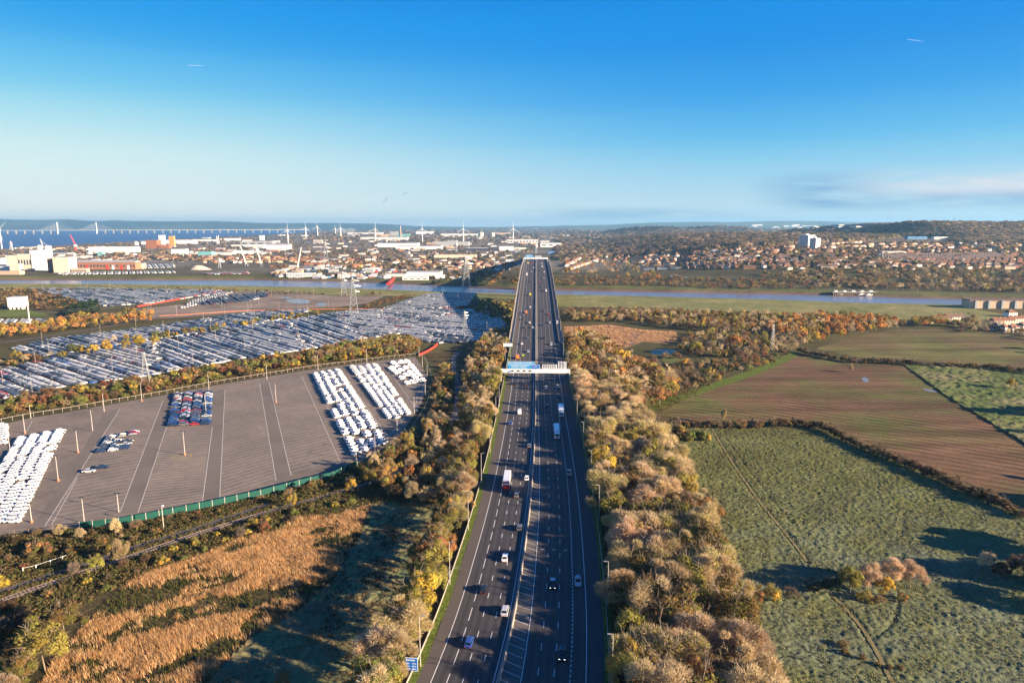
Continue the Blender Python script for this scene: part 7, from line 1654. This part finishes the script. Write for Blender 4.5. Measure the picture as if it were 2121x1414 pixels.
street((1330, 552), (1386, 549), 'terrace', 'bld_cream', 'bld_brownroof', 'the cream terrace facing the river', 28); street((1345, 559), (1400, 556), 'terrace', 'bld_white', 'bld_brownroof', 'the lower row facing the river', 28)
street((1810, 546), (1890, 546), 'terrace', 'bld_cream', 'bld_brownroof', 'the row above the wood', 29); street((1724, 507), (1780, 503), 'terrace', 'bld_cream', 'bld_brownroof', 'the rows right of the towers', 28); street((1722, 514), (1800, 512), 'terrace', 'bld_cream', 'bld_brownroof', 'the rows right of the towers', 28); street((1800, 508), (1935, 508), 'terrace', 'bld_cream', 'bld_brownroof', 'the upper cream terraces', 29); street((1830, 514), (1960, 512), 'terrace', 'bld_tan', 'bld_brownroof', 'the upper cream terraces', 29)
for k in range(7): street((1830 + k * 6, 531 + k * 1.6), (2050 + k * 6, 529 + k * 1.6), 'terrace', dict(bld_tan=3, bld_cream=2), 'bld_slate', 'the dense slate terraces', 27)
for k in range(4): street((1890 + k * 10, 541 + k * 2.5), (2125, 540 + k * 3.2), 'semi', WW, dict(bld_redroof=3, bld_brownroof=3, bld_slate=1), 'the rows above the wood', 15)
for k in range(3): street((1420, 556 - k * 4), (1520, 557 - k * 4), 'semi', WW, dict(bld_redroof=3, bld_brownroof=3), 'the rows beside the cream terrace', 15)
place_houses([(1225, 545), (1240, 530), (1380, 528), (1500, 520), (1640, 522), (1640, 556), (1500, 552), (1400, 548)], 150, ['semi', 'semi', 'detached', 'terrace'], WW, RR, .1, 'the suburb right of the bridge')
place_houses([(1480, 556), (1480, 515), (1700, 512), (1830, 520), (1830, 552), (1640, 560)], 170, ['semi', 'semi', 'detached', 'terrace'], WW, RR, -.1, 'the suburb below the tower blocks')
place_houses([(1830, 556), (1840, 516), (2125, 508), (2125, 558)], 150, ['semi', 'terrace', 'semi'], WW, RR, .05, 'the suburb at the right')
place_houses([(1980, 506), (1990, 498), (2060, 497), (2050, 512)], 24, ['detached', 'semi'], dict(bld_white=1), RR, .4, 'the hillside houses')
place_houses([(660, 556), (640, 540), (760, 533), (900, 540), (1060, 548), (1060, 560), (900, 560), (760, 556)], 110, ['semi', 'detached', 'terrace'], WW, RR, .2, 'the trees across the river'); place_houses([(420, 545), (415, 532), (640, 535), (640, 545)], 60, ['terrace', 'semi'], dict(bld_tan=2, bld_brick=2, bld_white=1), RR, .4, 'the brick terraces by the docks'); place_houses([(225, 540), (225, 533), (400, 532), (400, 540)], 34, ['terrace', 'semi'], WW, RR, .1, 'the row behind the brick shed')
# riverside village on the right, near
for a, b_, kd, wl, rf, r, lb in ((1945, 668, 'terrace', 'bld_cream', 'bld_brownroof', .06, 'cream terrace behind the golden clump'), (1972, 664, 'terrace', 'bld_cream', 'bld_brownroof', .06, 'cream terrace left of the broad bare tree'), (2062, 683, 'detached', 'bld_white', 'bld_slate', .5, 'white house with dark roof at the left of the white pair'), (2078, 687, 'detached', 'bld_white', 'bld_redroof', .4, 'white gabled house in shade at the field edge'), (2095, 687, 'semi', 'bld_white', 'bld_redroof', .35, 'white house with red roof at the field edge'),
                              (2075, 672, 'terrace', 'bld_cream', 'bld_redroof', .1, 'orange roofed terrace behind the white pair'), (2108, 668, 'terrace', 'bld_cream', 'bld_redroof', .1, 'orange roofed terrace at the right edge'), (2092, 655, 'semi', 'bld_white', 'bld_redroof', .2, 'white house with red roof behind the terraces'), (2115, 682, 'semi', 'bld_cream', 'bld_brownroof', .6, 'cream house cut by the right edge')):
    x, y = G(a, b_); houses.append(dict(x=x, y=y, z=GZ, k=kd, w=wl, r=rf, rz=r, zone=None, lab=lb))
houses.sort(key=lambda h: h['y']); hv, hf, hc = [], [], []; hn = 0
RGB = {k: M(k) for k in list(WALLN) + list(ROOFN)}
def matcol(n): 
    return dict(bld_white=(.80, .78, .74), bld_cream=(.66, .58, .46), bld_tan=(.50, .38, .27), bld_brick=(.34, .17, .105), bld_redroof=(.27, .125, .08), bld_brownroof=(.22, .13, .095), bld_slate=(.105, .10, .11))[n]
for i, h in enumerate(houses):
    k = (h['k'], h['w'], h['r'])
    if k not in _hm: _hm[k] = house_meshes(*k)
    m = _hm[k]
    if i < 300:
        kn = dict(semi='paired house', terrace='terraced house row', detached='detached house')[h['k']]
        lb = h.get('lab') or f"{WALLN[h['w']]} {kn} with {ROOFN[h['r']]} in {h['zone']}"
        e = E('house', lb, 'house', None if h.get('lab') else f"{WALLN[h['w']]} {kn}s with {ROOFN[h['r']]}: {h['zone']}", (h['x'], h['y'], h['z']), h['rz'])
        for nm in ('wall', 'roof', 'chimney') + (('window',) if h['y'] < 900 else ()): O(nm, m[nm], e)
    else:
        c, s = math.cos(h['rz']), math.sin(h['rz'])
        for nm, cn_ in (('wall', h['w']), ('roof', h['r']), ('chimney', 'bld_brick')):
            me = m[nm]; V = np.empty(len(me.vertices) * 3); me.vertices.foreach_get('co', V); V = V.reshape(-1, 3); me.calc_loop_triangles(); Ft = np.empty(len(me.loop_triangles) * 3, int); me.loop_triangles.foreach_get('vertices', Ft)
            hv.append(np.stack((V[:, 0] * c - V[:, 1] * s + h['x'], V[:, 0] * s + V[:, 1] * c + h['y'], V[:, 2] + h['z']), 1)); hf.append(Ft.reshape(-1, 3) + hn); hc.append(np.tile(np.array(matcol(cn_)) * rb.uniform(.85, 1.1), (len(V), 1))); hn += len(V)
if hv: 
    vcol('house_mass', .8, .2, 0); O('far_houses', npmesh('far_houses', np.concatenate(hv), np.concatenate(hf), 'house_mass', np.concatenate(hc)), None, 'hundreds of small far houses on the hillside', 'houses', None, 'stuff')
# riverside factory with concrete bays at the right edge
x, y = G(2075, 640, GZ); s_ = mpp(y); e = E('riverside_factory', 'long tan riverside factory with concrete bays at the right edge', 'factory', None, (x + 40, y + 12, GZ), R(-3)); L = 110; box_obj('wall', -L / 2 - 20, L, -9, 9, 0, 10, 'bld_tan', e); box_obj('roof', -L / 2 - 21, L + 1, -9.6, 9.6, 10.01, 11.0, 'bld_brownroof', e)
for k in range(10): box_obj('buttress', -70 + k * 16, -67 + k * 16, -11, -9.01, 0, 10, 'bld_grey', e)
# timber jetty, pontoons and boats on the far bank
e = None; x, y = G(1770, 606, -5); s_ = mpp(y); e = E('boat_jetty', 'long timber jetty with pale decking on the far bank', 'jetty', None, (x, y + 4, -5)); box_obj('decking', -46 * s_, 46 * s_, -6, 6, .5, 1.2, 'bld_grey', e)
PM = MB(); PM.box(-.6, .6, -.6, .6, -6, .49); PM = PM.build('pile', 'timber')
for k in range(24): O('pile', PM, e, loc=((-45 + k * 3.9) * s_, -7.5, 0))
for k in range(5): box_obj('hut', (-40 + k * 18) * s_, (-33 + k * 18) * s_, -2, 3, 1.201, 3.2, 'bld_roofpale', e)
def boat(px, py, L, label, wheel=True):
    x, y = G(px, py, WZ + 1.2); e = E('boat', label, 'boat', 'boats moored on the far bank', (x, y, WZ + 1.0), rb.uniform(-.4, .4)); b = MB(); w = L * .16; st = [(-L / 2, .8), (-L * .2, 1.), (L * .2, .9), (L / 2, .05)]; vs = []; 
    for xx, k in st: vs += [(xx, -w * k, 1.4 + (.5 if xx > 0 else 0)), (xx, -w * k * .6, 0), (xx, w * k * .6, 0), (xx, w * k, 1.4 + (.5 if xx > 0 else 0))]
    fs = []; 
    for i in range(3):
        for k in range(4): a = i * 4 + k; c = i * 4 + (k + 1) % 4; fs.append((a, c, c + 4, a + 4))
    fs.append((0, 3, 2, 1)); b.add(vs, fs); O('hull', b.build('hull', 'bld_white'), e); box_obj('cabin', -L * .25, L * .12, -w * .6, w * .6, 1.45, 3.0, 'bld_white', e)
    if wheel: b = MB(); b.tube((0, 0, 3), (0, 0, 3 + L * .5), .12, .08, 4); O('mast', b.build('mast', 'pole_paint'), e)
for k, (a, b_) in enumerate(((1740, 610), (1757, 609), (1785, 611), (1800, 612), (1815, 611), (1833, 611), (1856, 608), (1870, 607), (1900, 609), (1922, 609))): boat(a, b_, rb.uniform(9, 16), f"small white boat lying on the mud of the far bank, {['first','second','third','fourth','fifth','sixth','seventh','eighth','ninth','tenth'][k]} from the left")

# ================================================================== smoke, contrails, haze
def smoke(px, py, wpx, hpx, label, dens, col, seed):
    x, y, z = T1(px, py + 2) if py > 472 else (*(np.array(ray(px, py))[:2] * 6000.), 0); d = y; s = mpp(d); zc = CAMZ + (466 - py) * s
    b = MB(); rg_ = np.random.default_rng(seed); n = 7
    import bmesh
    bm = bmesh.new(); 
    for k in range(n):
        t_ = k / (n - 1); m = Matrix.Translation(((t_ - .5) * wpx * s * .8 + rg_.normal(0, wpx * s * .04), rg_.normal(0, 10), (t_ - .5) * hpx * s * .7 + rg_.normal(0, hpx * s * .08))) @ Matrix.Diagonal((wpx * s * rg_.uniform(.10, .2), 30, hpx * s * rg_.uniform(.15, .3), 1)); bmesh.ops.create_icosphere(bm, subdivisions=2, radius=1, matrix=m)
    me = bpy.data.meshes.new('smoke'); bm.to_mesh(me); bm.free(); t = NT('smoke_' + str(seed)); t.t.nodes.remove(t.b); v = t.n('ShaderNodeVolumePrincipled'); v.inputs['Color'].default_value = (*col, 1); v.inputs['Density'].default_value = dens; t.l(v.outputs[0], t.t.nodes['Material Output'].inputs['Volume']); me.materials.append(t.m)
    O('smoke', me, None, label, 'smoke', None, 'stuff', (x, y, zc))
smoke(700, 482, 62, 20, 'pale smoke drifting over the far factories', .012, (.85, .87, .9), 1)
smoke(798, 417, 10, 9, 'small dark smoke wisp in the sky above the plain, left of two', .010, (.25, .3, .4), 3); smoke(840, 404, 9, 6, 'small dark smoke wisp in the sky above the plain, right of two', .010, (.25, .3, .4), 4)
plain('contrail_white', (.9, .9, .9), .9, 0, .1, 0)
for px, py, L, sl, lb in ((405, 136, 34, .03, 'short faint contrail high in the left sky'), (1897, 84, 36, .12, 'short faint contrail high in the right sky')):
    d = np.array(ray(px, py)); D_ = 30000. / d[1]; p = d * D_; r = D_ / FPX; b = MB(); b.tube((-L / 2 * r, 0, L / 2 * r * sl), (0, 0, 0), .16 * r, .22 * r, 6); b.tube((0, 0, 0), (L / 2 * r, 0, -L / 2 * r * sl), .22 * r, .06 * r, 6); O('contrail', b.build('contrail', 'contrail_white'), None, lb, 'contrail', None, None, (p[0], p[1], CAMZ + p[2]))

HAZE = 4.8e-5
t = NT('haze_air'); t.t.nodes.remove(t.b); v = t.n('ShaderNodeVolumePrincipled'); v.inputs['Color'].default_value = (.30, .64, 1., 1); v.inputs['Density'].default_value = HAZE; v.inputs['Anisotropy'].default_value = .2
t.l(v.outputs[0], t.t.nodes['Material Output'].inputs['Volume'])
b = MB(); b.box(-22500, 22500, -3000, 22500, -18, 275); O('haze', b.build('haze', 'haze_air'), kind='stuff')
